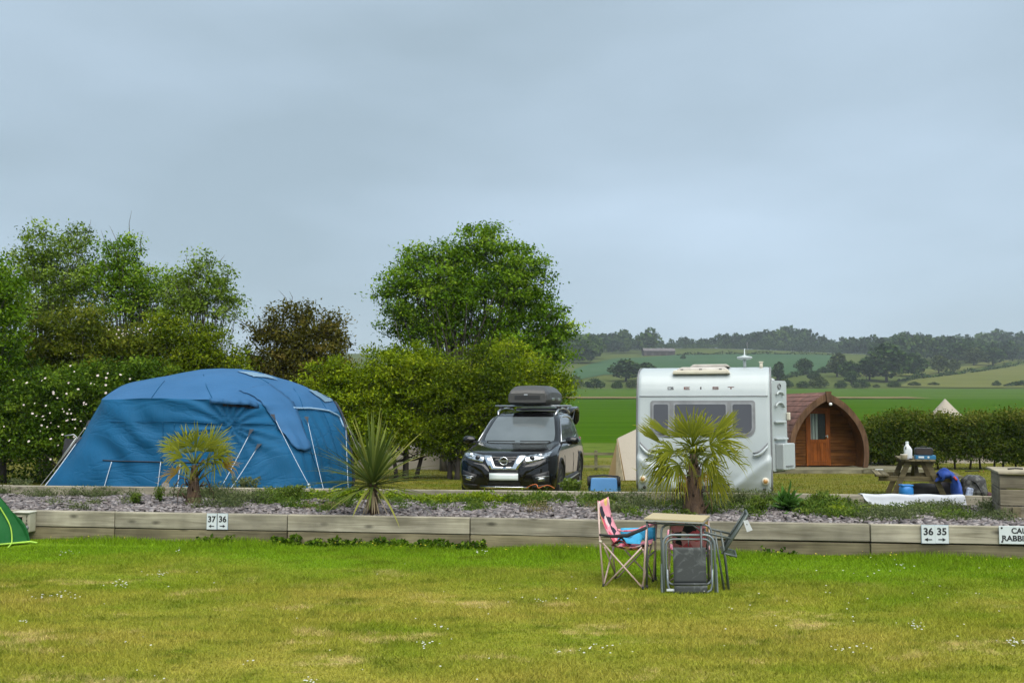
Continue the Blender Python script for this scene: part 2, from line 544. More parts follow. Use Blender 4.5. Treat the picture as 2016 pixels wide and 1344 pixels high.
def build_ground():
    ys = list(np.arange(-20, 46.1, 1.5)) + list(np.arange(47.5, 60, 2.5)) + list(np.linspace(60, 250, 40)) + list(np.linspace(256, 450, 24)) + list(np.linspace(460, 1150, 70)) + [1250, 1400, 1700, 2200, 3000]
    us = np.linspace(-1, 1, 81)
    co, fs, mi = [], [], []
    for y in ys:
        for u in us:
            x = float(u) * (26 + max(y, 0) * 1.1)
            co.append((x, float(y), float(ground_z(x, y))))
    n = len(us)
    for i in range(len(ys) - 1):
        ym = (ys[i] + ys[i + 1]) / 2
        k = 0 if ym < 13.9 else 5 if ym < 46.2 else 1 if ym < 60 else 2 if ym < 252 else 3 if ym < 452 else 4
        for j in range(n - 1):
            fs.append((i * n + j, i * n + j + 1, (i + 1) * n + j + 1, (i + 1) * n + j)); mi.append(k)
    me = bpy.data.meshes.new('ground')
    me.from_pydata(co, [], fs)
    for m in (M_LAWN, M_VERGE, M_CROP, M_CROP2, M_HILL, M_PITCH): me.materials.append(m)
    me.polygons.foreach_set('material_index', mi)
    me.polygons.foreach_set('use_smooth', [True] * len(fs))
    o = link('ground', me, None)
    tag(o, kind='structure')
build_ground()

def land_patch(name, outline_px, mat, dz=0.35, res=36):
    """a field on the hillside: outline given as points of the photograph that lie on the ground"""
    P = [on_ground(*q) for q in outline_px]
    bm = bmesh.new()
    f = bm.faces.new([bm.verts.new((p.x, p.y, 0)) for p in P])
    bmesh.ops.triangulate(bm, faces=[f])
    for _ in range(5):
        ed = [e for e in bm.edges if e.calc_length() > 14]
        if not ed: break
        bmesh.ops.subdivide_edges(bm, edges=ed, cuts=1, use_grid_fill=False)
        bmesh.ops.triangulate(bm, faces=[q for q in bm.faces if len(q.verts) > 3])
    for v in bm.verts:
        v.co.z = float(ground_z(v.co.x, v.co.y)) + dz
    for q in bm.faces:
        q.smooth = True
        if q.normal.z < 0: q.normal_flip()
    me = bpy.data.meshes.new(name)
    bm.to_mesh(me); bm.free()
    return tag(link(name, me, mat), kind='structure')
land_patch('blue_green_field', [(1120, 752), (1190, 738), (1290, 727), (1400, 738), (1520, 742), (1640, 733), (1660, 716), (1650, 700), (1500, 697), (1330, 699), (1215, 706), (1130, 728)], M_BLUE)
land_patch('pale_meadow', [(1770, 763), (1900, 765), (2100, 764), (2110, 716), (2000, 722), (1900, 733), (1800, 747)], M_PALE)
land_patch('hill_strip_field', [(1690, 742), (1800, 741), (1910, 728), (1985, 714), (1990, 708), (1900, 722), (1790, 735), (1700, 737)], M_PALE, dz=0.4)
def strip_land(name, x0, x1, y0, y1, mat, dz):
    b = MB()
    P = []
    for x in np.linspace(x0, x1, 40):
        w = 0.6 * math.sin(x * 0.21) + 0.4 * math.sin(x * 0.67)
        P.append([(x, y + w * (y1 - y0) * 0.15, float(ground_z(x, y)) + dz) for y in (y0, (y0 + y1) / 2, y1)])
    b.grid(P)
    return tag(b.build(name, mat, recalc=False), kind='structure')
strip_land('field_track', -20, 108, 250, 266, M_EARTH, 0.25)

# ------------------------------------------------------------------ timber walls round the raised bed
W1 = lambda x: 12.02 - 0.144 * x          # front face of the front wall
W2 = lambda x: 15.02 - 0.125 * x          # front face of the back wall
H1, H2 = 0.375, 0.455
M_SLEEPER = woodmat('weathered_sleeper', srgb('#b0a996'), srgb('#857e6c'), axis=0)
M_SLEEPER_LOW = woodmat('darker_sleeper', srgb('#8d8468'), srgb('#665e49'), axis=0)  # browner and darker than the upper row
def wall_x(px, W):
    x = 0.0
    for _ in range(30): x = (px - 1008) / FPX * W(x) / _cp
    return x
def sleeper_wall(name, label, W, slope, joints_px, rows, group=None):
    xs = [wall_x(p, W) for p in joints_px]
    root = thing(name, label, 'retaining wall', (xs[0], W(xs[0]), 0), math.atan(-slope), group)
    k = math.sqrt(1 + slope * slope)
    for (z0, z1, t, mt, shift) in rows:
        for i in range(len(xs) - 1):
            a, b = (xs[i] - xs[0]) * k, (xs[i + 1] - xs[0]) * k
            dy, dz = random.uniform(-0.006, 0.006), random.uniform(-0.004, 0.004)
            bb = MB().box((0, 0, 0), (b - a - 0.012, t, z1 - z0 - 0.006))
            o = bb.build('sleeper', mt, root, bevel=0.006)
            o.location = ((a + b) / 2, t / 2 + dy + shift, (z0 + z1) / 2 + dz)
            o.rotation_euler = (0, random.uniform(-0.0012, 0.0012), random.uniform(-0.002, 0.002))
    return root
sleeper_wall('timber_retaining_wall', 'low wall of weathered timber sleepers along the front of the slate bed', W1, 0.144,
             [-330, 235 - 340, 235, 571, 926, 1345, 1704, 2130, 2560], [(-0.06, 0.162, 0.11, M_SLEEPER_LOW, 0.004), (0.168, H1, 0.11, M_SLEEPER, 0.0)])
sleeper_wall('timber_back_wall', 'low timber sleeper edging behind the slate bed in front of the tent and car', W2, 0.125,
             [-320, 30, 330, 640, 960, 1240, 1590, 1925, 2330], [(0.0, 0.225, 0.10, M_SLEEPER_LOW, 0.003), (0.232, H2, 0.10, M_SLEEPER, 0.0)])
# ledge block standing by the white cloth
b = MB()
x = wall_x(1674, W2); b.box((x, W2(x) - 0.06, 0.36), (0.21, 0.1, 0.15), (0, 0, -0.124))
tag(b.build('timber_offcut', M_SLEEPER, bevel=0.005), 'short timber offcut against the back sleeper edging beside the white cloth', 'timber block')

# bed surface
M_SOIL = pmat('bed_soil', (0.075, 0.062, 0.055), 0.95, (0.045, 0.038, 0.034), scale=9, bump=0.8, bscale=40)
def bed_z(x, y):
    t = np.clip((y - (12.02 - 0.144 * x)) / 3.0, 0, 1)
    return 0.335 - 0.035 * t + 0.02 * np.sin(x * 2.1 + y * 1.3) + 0.015 * np.sin(x * 5.3 - y * 3.1)
b = MB()
P = []
for x in np.linspace(-11.5, 10.5, 120):
    a, c = W1(x) + 0.105, W2(x) + 0.02
    P.append([(x, y, float(bed_z(x, y)) - 0.02) for y in np.linspace(a, c, 14)])
b.grid(P)
tag(b.build('planting_bed', M_SOIL, recalc=False), kind='structure')

def slate():
    """slate chippings: thin tilted shards"""
    n = 15000
    x = rng.uniform(-9.5, 9.0, n)
    t = rng.random(n) ** 0.95
    y = (12.02 - 0.144 * x + 0.115) + t * (15.02 - 12.02 + 0.019 * x - 0.14)
    z = bed_z(x, y) + rng.uniform(-0.012, 0.012, n)
    s = rng.uniform(0.025, 0.065, n)
    k = 5
    ang = (np.arange(k) / k * 2 * PI)[None, :] + rng.uniform(-0.4, 0.4, (n, k)) + rng.uniform(0, 6.28, (n, 1))
    rr = s[:, None] * rng.uniform(0.6, 1.15, (n, k))
    px, py = rr * np.cos(ang), rr * np.sin(ang) * 0.75
    spin = rng.uniform(0, 6.28, n)[:, None]
    px, py = px * np.cos(spin) - py * np.sin(spin), px * np.sin(spin) + py * np.cos(spin)
    tx, ty = rng.normal(scale=0.22, size=(n, 1)), rng.normal(scale=0.22, size=(n, 1)) - 0.05
    th = rng.uniform(0.006, 0.013, (n, 1))
    top = np.stack([x[:, None] + px, y[:, None] + py, z[:, None] + px * tx + py * ty + th], 2)
    bot = top - np.array([0, 0, 0.018])
    co = np.concatenate([top, bot], 1).reshape(-1, 3)
    base = (np.arange(n) * 2 * k)[:, None]
    # a fan of quads on top (pentagon as quad + triangle is avoided: side quads and a 5-gon need mixed sizes, so triangles)
    tris = []
    for i in range(1, k - 1): tris.append(np.stack([base[:, 0], base[:, 0] + i, base[:, 0] + i + 1], 1))
    for i in range(k):
        j = (i + 1) % k
        tris.append(np.stack([base[:, 0] + i, base[:, 0] + k + i, base[:, 0] + k + j], 1))
        tris.append(np.stack([base[:, 0] + i, base[:, 0] + k + j, base[:, 0] + j], 1))
    loops = np.stack(tris, 1).reshape(-1)
    me = np_mesh('slate_chippings', co, loops, 3, np.repeat(rng.random(n), 2 * k))
    m, nt, bs = nodes('purple_slate')
    N, L = nt.nodes, nt.links
    a = N.new('ShaderNodeAttribute'); a.attribute_name = 'rnd'
    rp = N.new('ShaderNodeValToRGB')
    e = rp.color_ramp.elements
    e[0].position, e[0].color = 0.0, (0.068, 0.057, 0.056, 1)
    e[1].position, e[1].color = 0.6, (0.165, 0.140, 0.136, 1)
    q = e.new(1.0); q.color = (0.300, 0.270, 0.262, 1)
    L.new(a.outputs['Fac'], rp.inputs[0]); L.new(rp.outputs[0], bs.inputs['Base Color'])
    bs.inputs['Roughness'].default_value = 0.6
    o = link('slate_chippings', me, m)
    tag(o, 'purple grey slate chippings covering the raised bed', 'slate', kind='stuff')
slate()

# ------------------------------------------------------------------ grass blades
def blades(name, x, y, z, h, w, mat, label, lean=0.5):
    n = len(x)
    a = rng.uniform(0, 2 * PI, n)
    dx, dy = np.cos(a) * w, np.sin(a) * w
    lx, ly = rng.normal(scale=lean, size=n) * h, rng.normal(scale=lean, size=n) * h
    p0 = np.stack([x - dx, y - dy, z - 0.004], 1)
    p1 = np.stack([x + dx, y + dy, z - 0.004], 1)
    p2 = np.stack([x + lx, y + ly, z + h], 1)
    co = np.stack([p0, p1, p2], 1).reshape(-1, 3)
    me = np_mesh(name, co, np.arange(n * 3), 3, np.repeat(rng.random(n), 3))
    return tag(link(name, me, mat), label, 'grass', kind='stuff')
def lawn_blades():
    n = 560000
    y = 4.6 + rng.random(n) ** 0.8 * 7.6
    x = rng.uniform(-1, 1, n) * (y * 0.56 + 2.0)
    k = y < 12.0 - 0.144 * x - 0.02
    x, y = x[k], y[k]
    d = (12.0 - 0.144 * x) - y
    pn = np.sin(x * 1.7 + 1.3 * np.sin(y * 1.1)) * np.sin(y * 2.3 + x * 0.6)
    h = rng.uniform(0.012, 0.036, len(x)) * (1 + 0.35 * pn)
    long_ = np.clip(1.25 - d / 0.8, 0, 1)
    h = h + long_ * rng.uniform(0.0, 0.075, len(x)) * (0.6 + 0.4 * np.sin(x * 3.1))
    blades('lawn_grass', x, y, np.zeros(len(x)), h, rng.uniform(0.0025, 0.005, len(x)), M_BLADE, 'mown grass of the front lawn with dry straw coloured patches', 0.7)
    n = 22000   # fringe right at the foot of the wall
    x = rng.uniform(-7.6, 7.2, n); y = 12.0 - 0.144 * x - rng.random(n) ** 2 * 0.4 - 0.01
    h = rng.uniform(0.03, 0.12, n) * (0.65 + 0.5 * np.sin(x * 2.2) * np.sin(x * 0.9 + 1))
    blades('wall_foot_grass', x, y, np.zeros(n), np.abs(h), rng.uniform(0.003, 0.006, n), M_BLADE, 'longer green grass along the foot of the front timber wall', 0.45)
    n = 150000   # lawn behind the bed
    y = 15.0 + rng.random(n) ** 1.3 * 27
    x = rng.uniform(-1, 1, n) * (y * 0.56 + 0.5)
    k = y > 15.25 - 0.125 * x
    x, y = x[k], y[k]
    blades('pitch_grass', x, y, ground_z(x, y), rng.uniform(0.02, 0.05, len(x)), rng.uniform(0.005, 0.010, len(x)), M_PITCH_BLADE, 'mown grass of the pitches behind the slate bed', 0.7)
lawn_blades()

# ================================================================== TREES AND SHRUBS
M_BARK = pmat('bark', (0.095, 0.080, 0.060), 0.9, (0.045, 0.038, 0.030), scale=7, bump=0.8, stretch=(1, 1, 0.25))
M_BARK_DARK = pmat('dark_bark', (0.050, 0.040, 0.032), 0.9, (0.025, 0.020, 0.016), scale=7, bump=0.8, stretch=(1, 1, 0.25))
LM = {
    'ash':    leafmat('ash_leaves', (0.034, 0.080, 0.004), (0.135, 0.255, 0.010), (0.300, 0.420, 0.035)),
    'ashpale': leafmat('pale_ash_leaves', (0.060, 0.105, 0.010), (0.175, 0.270, 0.022), (0.330, 0.430, 0.080)),
    'olive':  leafmat('olive_leaves', (0.042, 0.075, 0.003), (0.140, 0.200, 0.007), (0.290, 0.330, 0.018)),
    'yellowgreen': leafmat('hedge_maple_leaves', (0.055, 0.098, 0.003), (0.180, 0.258, 0.006), (0.345, 0.400, 0.018)),
    'dark':   leafmat('dark_leaves', (0.022, 0.056, 0.004), (0.075, 0.145, 0.008), (0.175, 0.260, 0.022)),
    'brown':  leafmat('russet_leaves', (0.045, 0.066, 0.005), (0.118, 0.158, 0.010), (0.235, 0.240, 0.028)),
    'rust':   leafmat('reddish_thorn_leaves', (0.045, 0.046, 0.007), (0.112, 0.110, 0.014), (0.210, 0.165, 0.034)),
    'hedge':  leafmat('clipped_hedge_leaves', (0.028, 0.052, 0.004), (0.080, 0.118, 0.009), (0.190, 0.190, 0.032)),
    'far':    leafmat('far_leaves', (0.017, 0.038, 0.006), (0.036, 0.074, 0.010), (0.070, 0.112, 0.018), trans=0.2),
    'farpale': leafmat('far_pale_leaves', (0.034, 0.054, 0.010), (0.064, 0.090, 0.018), (0.105, 0.122, 0.030), trans=0.2),
}
def clumps_in(blobs, n):
    """clump centres spread through a set of ellipsoids, more of them near the surface"""
    vol = np.array([b[1].prod() for b in blobs]) ** 0.8
    pick = rng.choice(len(blobs), n, p=vol / vol.sum())
    d = unit(rng.normal(size=(n, 3)))
    r = rng.random(n) ** 0.42
    C = np.array([blobs[i][0] for i in pick]); S = np.array([blobs[i][1] for i in pick])
    return C + d * r[:, None] * S
def px_blobs(spec, Y, depth=0.8):
    out = []
    for q in spec:
        px, py, rx, ry = q[:4]
        yy = Y + (q[4] if len(q) > 4 else 0)
        s = yy / FPX
        out.append((np.array(at(px, py, yy)), np.array([rx * s, (q[5] if len(q) > 5 else depth * (rx + ry) / 2 * s), ry * s])))
    return out
def plant(name, label, cat, root_px, Y, spec, leaf, nclump, per, csize, lsize, trunk_r=0.12, stems=1, bark=None, depth=0.8,
          limbs=40, group=None, aspect=0.5, crown_name='crown', twigs=0, tone=(0.5, 0.22), floor=None, lift=0.35):
    bark = bark or M_BARK
    base = G(root_px, Y)
    root = thing(name, label, cat, base, 0, group)
    blobs = px_blobs(spec, Y, depth)
    C = clumps_in(blobs, nclump)
    gz = base.z + (0.15 if floor is None else floor)
    C = C[C[:, 2] > gz]
    n = len(C)
    # leaves
    ct = np.clip(rng.normal(tone[0], tone[1], n), 0, 1)
    cs_ = csize * rng.uniform(0.55, 1.15, (n, 1))
    per = int(per * 1.6)
    L_ = np.repeat(C, per, 0) + rng.normal(size=(n * per, 3)) * np.repeat(cs_, per, 0) * np.array([1, 1, 0.55])
    tt = np.repeat(ct, per)
    k = L_[:, 2] > gz - 0.1
    L_, tt = L_[k], tt[k]
    me = leaf_mesh(crown_name, L_ - np.array(base), np.full(len(L_), lsize * 0.78), tt, aspect=aspect)
    link(crown_name, me, LM[leaf], root)
    # trunk, limbs
    top = C[:, 2].max(); cen = C.mean(0)
    tb = MB(); lb = MB()
    zc0 = C[:, 2].min()
    paths = []
    for s_ in range(stems):
        a = 2 * PI * s_ / max(stems, 1) + random.random()
        r0 = 0.0 if stems == 1 else trunk_r * 2.2
        spread = 0.0 if stems == 1 else (C[:, 0].max() - C[:, 0].min()) * 0.20
        p0 = np.array(base) + np.array([math.cos(a) * r0, math.sin(a) * r0, -0.15])
        hgt = (top - base.z) * random.uniform(0.62, 0.8)
        tgt = np.array([cen[0] * 0.6 + base.x * 0.4 + math.cos(a) * spread, cen[1] * 0.6 + base.y * 0.4 + (math.sin(a) * 0.3 + 0.25) * spread, base.z + hgt])
        pts = []
        for i in range(9):
            t = i / 8
            p = p0 * (1 - t) + tgt * t + np.array([math.sin(t * 5 + s_) * 0.12, math.cos(t * 4 + s_ * 2) * 0.12, 0]) * t
            pts.append(p)
        paths.append(pts)
        rr = trunk_r / math.sqrt(stems)
        tb.tube([Vector(p - np.array(base)) for p in pts], [rr * (1.35 if i == 0 else 1) * (1 - i / 8) ** 0.8 + 0.006 for i in range(9)], n=8)
    tb.build('trunk', bark, root, recalc=False)
    idx = rng.permutation(n)[:limbs]
    for i in idx:
        c = C[i]
        pts = paths[random.randrange(len(paths))]
        zt = base.z + (c[2] - base.z) * random.uniform(lift, lift + 0.35)
        j = min(range(9), key=lambda q: abs(pts[q][2] - zt))
        a = pts[j]
        m1 = a * 0.6 + c * 0.4 + np.array([0, 0, -0.08 * np.linalg.norm(c - a)]) + rng.normal(scale=0.05, size=3)
        m2 = a * 0.25 + c * 0.75 + np.array([0, 0, -0.04 * np.linalg.norm(c - a)]) + rng.normal(scale=0.05, size=3)
        r_ = trunk_r * 0.30 * (0.5 + 0.5 * random.random()) * (1 - 0.06 * j)
        lb.tube([Vector(q - np.array(base)) for q in (a, m1, m2, c)], [r_, r_ * 0.7, r_ * 0.4, r_ * 0.15 + 0.003], n=5)
    if twigs:
        idx = rng.permutation(n)[:twigs]
        for i in idx:
            c = C[i]; d = unit((c - cen)[None])[0] * random.uniform(0.15, 0.4) + np.array([0, 0, 0.3]) + rng.normal(scale=0.12, size=3)
            lb.tube([Vector(c - np.array(base)), Vector(c + d * 0.5 + rng.normal(scale=0.06, size=3) - np.array(base)), Vector(c + d - np.array(base))], [0.012, 0.008, 0.003], n=4)
    if limbs or twigs:
        lb.build('limbs', bark, root, recalc=False)
    return root, C

# --- the belt of trees on the left, behind the blue tent
plant('ash_tree', 'bright green ash tree cut off by the left edge of the photograph', 'tree', -30, 23.5,
      [(-20, 580, 70, 75), (-40, 680, 85, 80), (10, 640, 40, 60), (-90, 560, 90, 110)], 'ash', 260, 60, 0.20, 0.13, 0.14, group='trees behind the blue tent')
plant('ash_tree', 'tall thin ash tree with the highest tip of the left tree belt', 'tree', 105, 29,
      [(75, 480, 45, 45), (60, 540, 60, 55), (115, 520, 50, 55), (150, 480, 35, 38), (160, 555, 45, 60), (90, 600, 80, 50)], 'ashpale', 270, 46, 0.21, 0.12, 0.12, stems=4, limbs=90, twigs=14, bark=M_BARK, group='trees behind the blue tent', lift=0.2)
plant('ash_tree', 'slender multi-stemmed ash with open crown and bare twigs in the left belt', 'tree', 255, 28.5,
      [(245, 495, 38, 38), (215, 530, 40, 45), (265, 550, 45, 50), (230, 600, 60, 55), (295, 590, 40, 60), (320, 560, 26, 40)], 'ash', 200, 42, 0.19, 0.12, 0.12, stems=5, limbs=90, twigs=34, group='trees behind the blue tent', lift=0.15)
plant('ash_tree', 'pale airy ash leaning over the right end of the left tree belt', 'tree', 385, 27.5,
      [(400, 520, 36, 32), (425, 560, 40, 42), (375, 560, 34, 45), (445, 605, 34, 35), (385, 625, 50, 45), (350, 590, 35, 60), (460, 590, 18, 14)], 'ashpale', 175, 40, 0.18, 0.115, 0.11, stems=4, limbs=90, twigs=22, group='trees behind the blue tent', lift=0.15)
plant('thorn_tree', 'russet leaved thorn tree in the left belt above the rose bush', 'tree', 170, 25.5,
      [(150, 650, 80, 50), (230, 680, 80, 45), (90, 690, 70, 50), (290, 690, 55, 42), (180, 730, 130, 55)], 'brown', 300, 62, 0.21, 0.12, 0.12, group='trees behind the blue tent')
plant('leafy_bush', 'olive green bushy sapling clump rising behind the middle of the blue tent', 'bush', 385, 26,
      [(330, 650, 50, 50), (400, 680, 60, 45), (360, 730, 90, 50), (450, 720, 50, 40)], 'olive', 230, 58, 0.2, 0.11, 0.1, stems=4, limbs=60, group='trees behind the blue tent')
plant('undergrowth_bush', 'dark green ivy covered bush at the far left behind the rose', 'bush', 15, 24.5,
      [(0, 740, 80, 70), (-60, 820, 90, 90), (40, 830, 90, 80)], 'dark', 300, 62, 0.19, 0.11, 0.1, group='trees behind the blue tent')
rose, rose_c = plant('wild_rose_bush', 'large dark green wild rose bush dotted with small white flowers', 'rose bush', 150, 23.5,
      [(130, 780, 130, 70), (60, 810, 90, 80), (220, 770, 90, 60), (150, 850, 130, 60), (60, 870, 100, 45), (280, 740, 60, 40)], 'dark', 520, 62, 0.17, 0.10, 0.1, stems=3, limbs=50, depth=0.5)
# rose flowers: small white rosettes at the surface of the bush
_ros = []
def rosettes(name, centres, size, parent, base, mat, petals=5):
    if not _ros:
        for v in range(3):
            b = MB(); vs_, fs_ = [Vector((0, 0, 0))], []
            for k in range(petals):
                a = 2 * PI * k / petals
                for da in (-0.5, 0.5): vs_.append(Vector((math.cos(a + da), math.sin(a + da), 0.2 + 0.1 * v)))
                fs_.append((0, 1 + 2 * k, 2 + 2 * k))
            b.add(vs_, fs_); me = b.mesh('rose_flower', recalc=False); me.materials.append(mat); _ros.append(me)
    for c in centres:
        o = link(name, random.choice(_ros), None, parent)
        o.location = Vector(c) - base
        o.rotation_euler = (random.uniform(0.6, 1.5), 0, random.uniform(-0.7, 0.7))
        o.scale = [size * random.uniform(0.6, 1.25)] * 3
M_PETAL = pmat('rose_petal', (0.62, 0.58, 0.52), 0.7, (0.58, 0.44, 0.42), scale=2)
cs = []
for _ in range(95):
    px, py = random.gauss(140, 78), random.gauss(800, 60)
    if 5 < px < 300 and 695 < py < 905:
        cs.append(at(px, py, 22.35 + random.uniform(-0.3, 0.2)))
rosettes('rose_flower', cs, 0.026, rose, Vector(rose.location), M_PETAL)
cs = [at(random.gauss(265, 30), random.gauss(652, 7), 24.6) for _ in range(16)]
rosettes('rose_flower', cs, 0.022, rose, Vector(rose.location), M_PETAL)

plant('thorn_tree', 'reddish brown bushy tree between the left tree belt and the big round tree', 'tree', 590, 29,
      [(600, 650, 70, 42), (560, 690, 80, 45), (640, 690, 60, 45), (520, 650, 35, 24), (655, 640, 26, 26), (540, 625, 25, 20), (590, 612, 35, 18), (590, 740, 110, 50)], 'rust', 290, 52, 0.21, 0.13, 0.12, stems=3, limbs=70, twigs=30, lift=0.2)
plant('hedge_shrub', 'yellow green leafy shrub beside the right end of the blue tent', 'shrub', 660, 26.5,
      [(650, 745, 60, 40), (690, 780, 70, 60), (720, 830, 80, 60), (640, 800, 60, 50), (700, 870, 80, 40)], 'yellowgreen', 330, 62, 0.2, 0.11, 0.1, bark=M_BARK_DARK, stems=3, limbs=40)
plant('hedge_shrub', 'broad yellow green shrub with dark trunks below the round ash tree', 'shrub', 800, 27,
      [(800, 720, 100, 50), (760, 770, 80, 50), (850, 760, 90, 60), (800, 830, 110, 60), (870, 850, 70, 45)], 'yellowgreen', 520, 62, 0.2, 0.11, 0.12, bark=M_BARK_DARK, stems=4, limbs=50, floor=0.75)
plant('hedge_shrub', 'dark green shrub close behind the black car', 'shrub', 905, 26.5,
      [(900, 790, 70, 70), (940, 740, 70, 60), (900, 860, 75, 50), (970, 800, 70, 70)], 'olive', 400, 62, 0.2, 0.11, 0.12, bark=M_BARK_DARK, stems=3, limbs=50, floor=0.6, tone=(0.35, 0.2))
plant('hedge_shrub', 'upright light green shrub behind the roof box of the car', 'shrub', 1030, 27.5,
      [(1000, 715, 60, 45), (1060, 740, 60, 45), (1030, 790, 90, 60), (1090, 770, 40, 40), (1020, 860, 90, 60)], 'yellowgreen', 330, 60, 0.2, 0.11, 0.1, bark=M_BARK_DARK, stems=3, limbs=50)
plant('round_ash_tree', 'big round crowned green ash tree standing alone above the hedge', 'tree', 905, 32,
      [(940, 490, 65, 48), (860, 530, 75, 60), (1010, 540, 75, 60), (800, 545, 50, 45), (930, 580, 120, 70), (790, 620, 55, 50), (1060, 620, 55, 55), (1095, 655, 40, 38), (850, 640, 80, 45), (1000, 660, 90, 45), (1070, 690, 55, 40), (1120, 640, 22, 14), (960, 452, 22, 14), (1040, 490, 20, 16), (770, 575, 30, 35)],
      'ash', 640, 62, 0.24, 0.145, 0.24, stems=5, limbs=150, twigs=18, lift=0.1)
# shade loving cover at the foot of the belt
def ground_cover(name, label, px0, px1, Y, h, leaf, n, lsize, mat=None):
    px = rng.uniform(px0, px1, n); yy = Y + rng.uniform(-0.8, 0.8, n)
    x = (px - 1008) / FPX * yy / _cp
    z = ground_z(x, yy) + rng.random(n) ** 1.6 * h * (0.5 + 0.5 * np.abs(np.sin(x * 1.3)))
    me = leaf_mesh(name, np.stack([x, yy, z], 1), np.full(n, lsize), rng.random(n), aspect=0.4)
    return tag(link(name, me, LM[leaf]), label, 'undergrowth', kind='stuff')
ground_cover('undergrowth', 'shaded nettles and low leaves at the foot of the tree belt', -60, 620, 25.0, 0.7, 'dark', 5000, 0.12)

# --- clipped hedge at the right
def hedge():
    Y0, Y1 = 33.0, 34.4
    root = thing('clipped_hedge', 'clipped green hedge running right from the wooden pod', 'hedge', G(1850, 33.7))
    n = 2400
    px = rng.uniform(1698, 2230, n); yy = rng.uniform(Y0, Y1, n)
    x = (px - 1008) / FPX * yy / _cp
    top = 1.45 + 0.09 * np.sin(x * 1.9) + 0.06 * np.sin(x * 4.7 + 1) + 0.05 * np.sin(x * 9.1)
    t = rng.random(n) ** 0.8
    z = -0.22 + t * (top + 0.22)
    end = np.clip((x - x.min()) / 0.7, 0, 1)
    z = z * (0.72 + 0.28 * np.sqrt(end))
    C = np.stack([x, yy, z], 1)
    per = 44
    L_ = np.repeat(C, per, 0) + rng.normal(size=(n * per, 3)) * np.array([0.15, 0.13, 0.10])
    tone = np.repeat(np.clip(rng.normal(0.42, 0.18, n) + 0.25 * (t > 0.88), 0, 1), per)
    k = L_[:, 2] > -0.34 + 0.22 * rng.random(len(L_)) + 0.16 * np.sin(L_[:, 0] * 1.3) + 0.08 * (L_[:, 0] > 16)
    me = leaf_mesh('foliage', (L_ - np.array(root.location))[k], np.full(k.sum(), 0.085), tone[k], aspect=0.6)
    link('foliage', me, LM['hedge'], root)
    b = MB()
    for q in np.arange(x.min() + 0.2, x.max(), 0.45):
        q = q + random.uniform(-0.12, 0.12)
        p = Vector((q, 33.7 + random.uniform(-0.3, 0.3), float(ground_z(q, 33.7)) - 0.05)) - root.location
        b.tube([p, p + Vector((random.uniform(-.1, .1), 0, 0.5)), p + Vector((random.uniform(-.3, .3), random.uniform(-.2, .2), 1.2))], [0.04, 0.03, 0.015], n=5)
    b.build('stems', M_BARK_DARK, root, recalc=False)
hedge()

# ================================================================== FAR HILLSIDE
def far_tree_mesh(kind, n=900, seed=0):
    """one tree about 1 unit high with a crown of many leaf clumps"""
    r_ = np.random.default_rng(seed)
    if kind == 'oak':     bl = [((0, 0, .62), (.40, .40, .30)), ((-.22, .05, .5), (.26, .25, .22)), ((.24, -.05, .52), (.26, .25, .22)), ((.02, 0, .84), (.22, .22, .14)), ((.0, -.1, .30), (.36, .32, .18))]
    elif kind == 'tall':  bl = [((0, 0, .58), (.24, .24, .34)), ((.06, 0, .82), (.17, .17, .16)), ((-.08, 0, .4), (.24, .22, .2)), ((.1, 0, .3), (.2, .2, .18))]
    else:                 bl = [((0, 0, .45), (.55, .5, .42)), ((-.35, 0, .35), (.32, .3, .28)), ((.35, 0, .36), (.32, .3, .3)), ((.05, 0, .75), (.3, .3, .2))]
    w = np.array([np.prod(q[1]) for q in bl]) ** 0.7
    pk = r_.choice(len(bl), n, p=w / w.sum())
    d = unit(r_.normal(size=(n, 3)))
    C = np.array([bl[i][0] for i in pk]) + d * (r_.random(n) ** 0.35)[:, None] * np.array([bl[i][1] for i in pk])
    C[:, 2] = np.maximum(C[:, 2], 0.03)
    tone = np.clip(0.45 + 0.25 * np.sin(C[:, 0] * 9 + seed) * np.sin(C[:, 2] * 8 + seed) + r_.normal(scale=0.12, size=n), 0, 1)
    return C, tone
FT = {k: [far_tree_mesh(k, 1100, i) for i in range(2)] for k in ('oak', 'tall', 'bush')}
def far_mesh(kind, i):
    C, t = FT[kind][i]
    return leaf_mesh('crown', C, np.full(len(C), 0.10), t, aspect=0.8)
FM = {(k, i): far_mesh(k, i) for k in FT for i in range(2)}
tb = MB(); tb.tube([(0, 0, -0.02), (0.01, 0, 0.2), (0, 0, 0.5)], [0.035, 0.028, 0.012], n=6)
FTRUNK = tb.mesh('trunk', recalc=False)
FTRUNK.materials.append(M_BARK)
_fi = 0
def far_tree(px, py, top, kind, label, cat='tree', mat='far', wide=1.0, name=None, group=None):
    """a tree whose foot stands at (px, py) of the photograph and whose tip reaches the row `top`"""
    global _fi
    p = on_ground(px, py, 200)
    h = (py - top) * p.y / FPX
    o = thing(name or {'oak': 'oak_tree', 'tall': 'tall_tree', 'bush': 'hedgerow_bush'}[kind], label, cat, p, random.uniform(-0.6, 0.6), group)
    o.scale = (h * wide * 1.22, h * wide * 1.22, h)
    _fi += 1
    me = FM[(kind, _fi % 2)]
    key = (kind, _fi % 2, mat)
    if key not in _m:
        c = me.copy(); c.materials.clear(); c.materials.append(LM[mat]); _m[key] = c
    link('crown', _m[key], None, o)
    if kind != 'bush': link('trunk', FTRUNK, None, o)
    return o
HG = 'trees on the far hillside'
HB = 'bushes of the far hedgerow'
far_tree(1583, 737, 703, 'oak', 'round dark oak standing alone in the blue green field', group=HG)
far_tree(1532, 749, 711, 'tall', 'cone shaped dark tree just right of the caravan roof', group=HG)
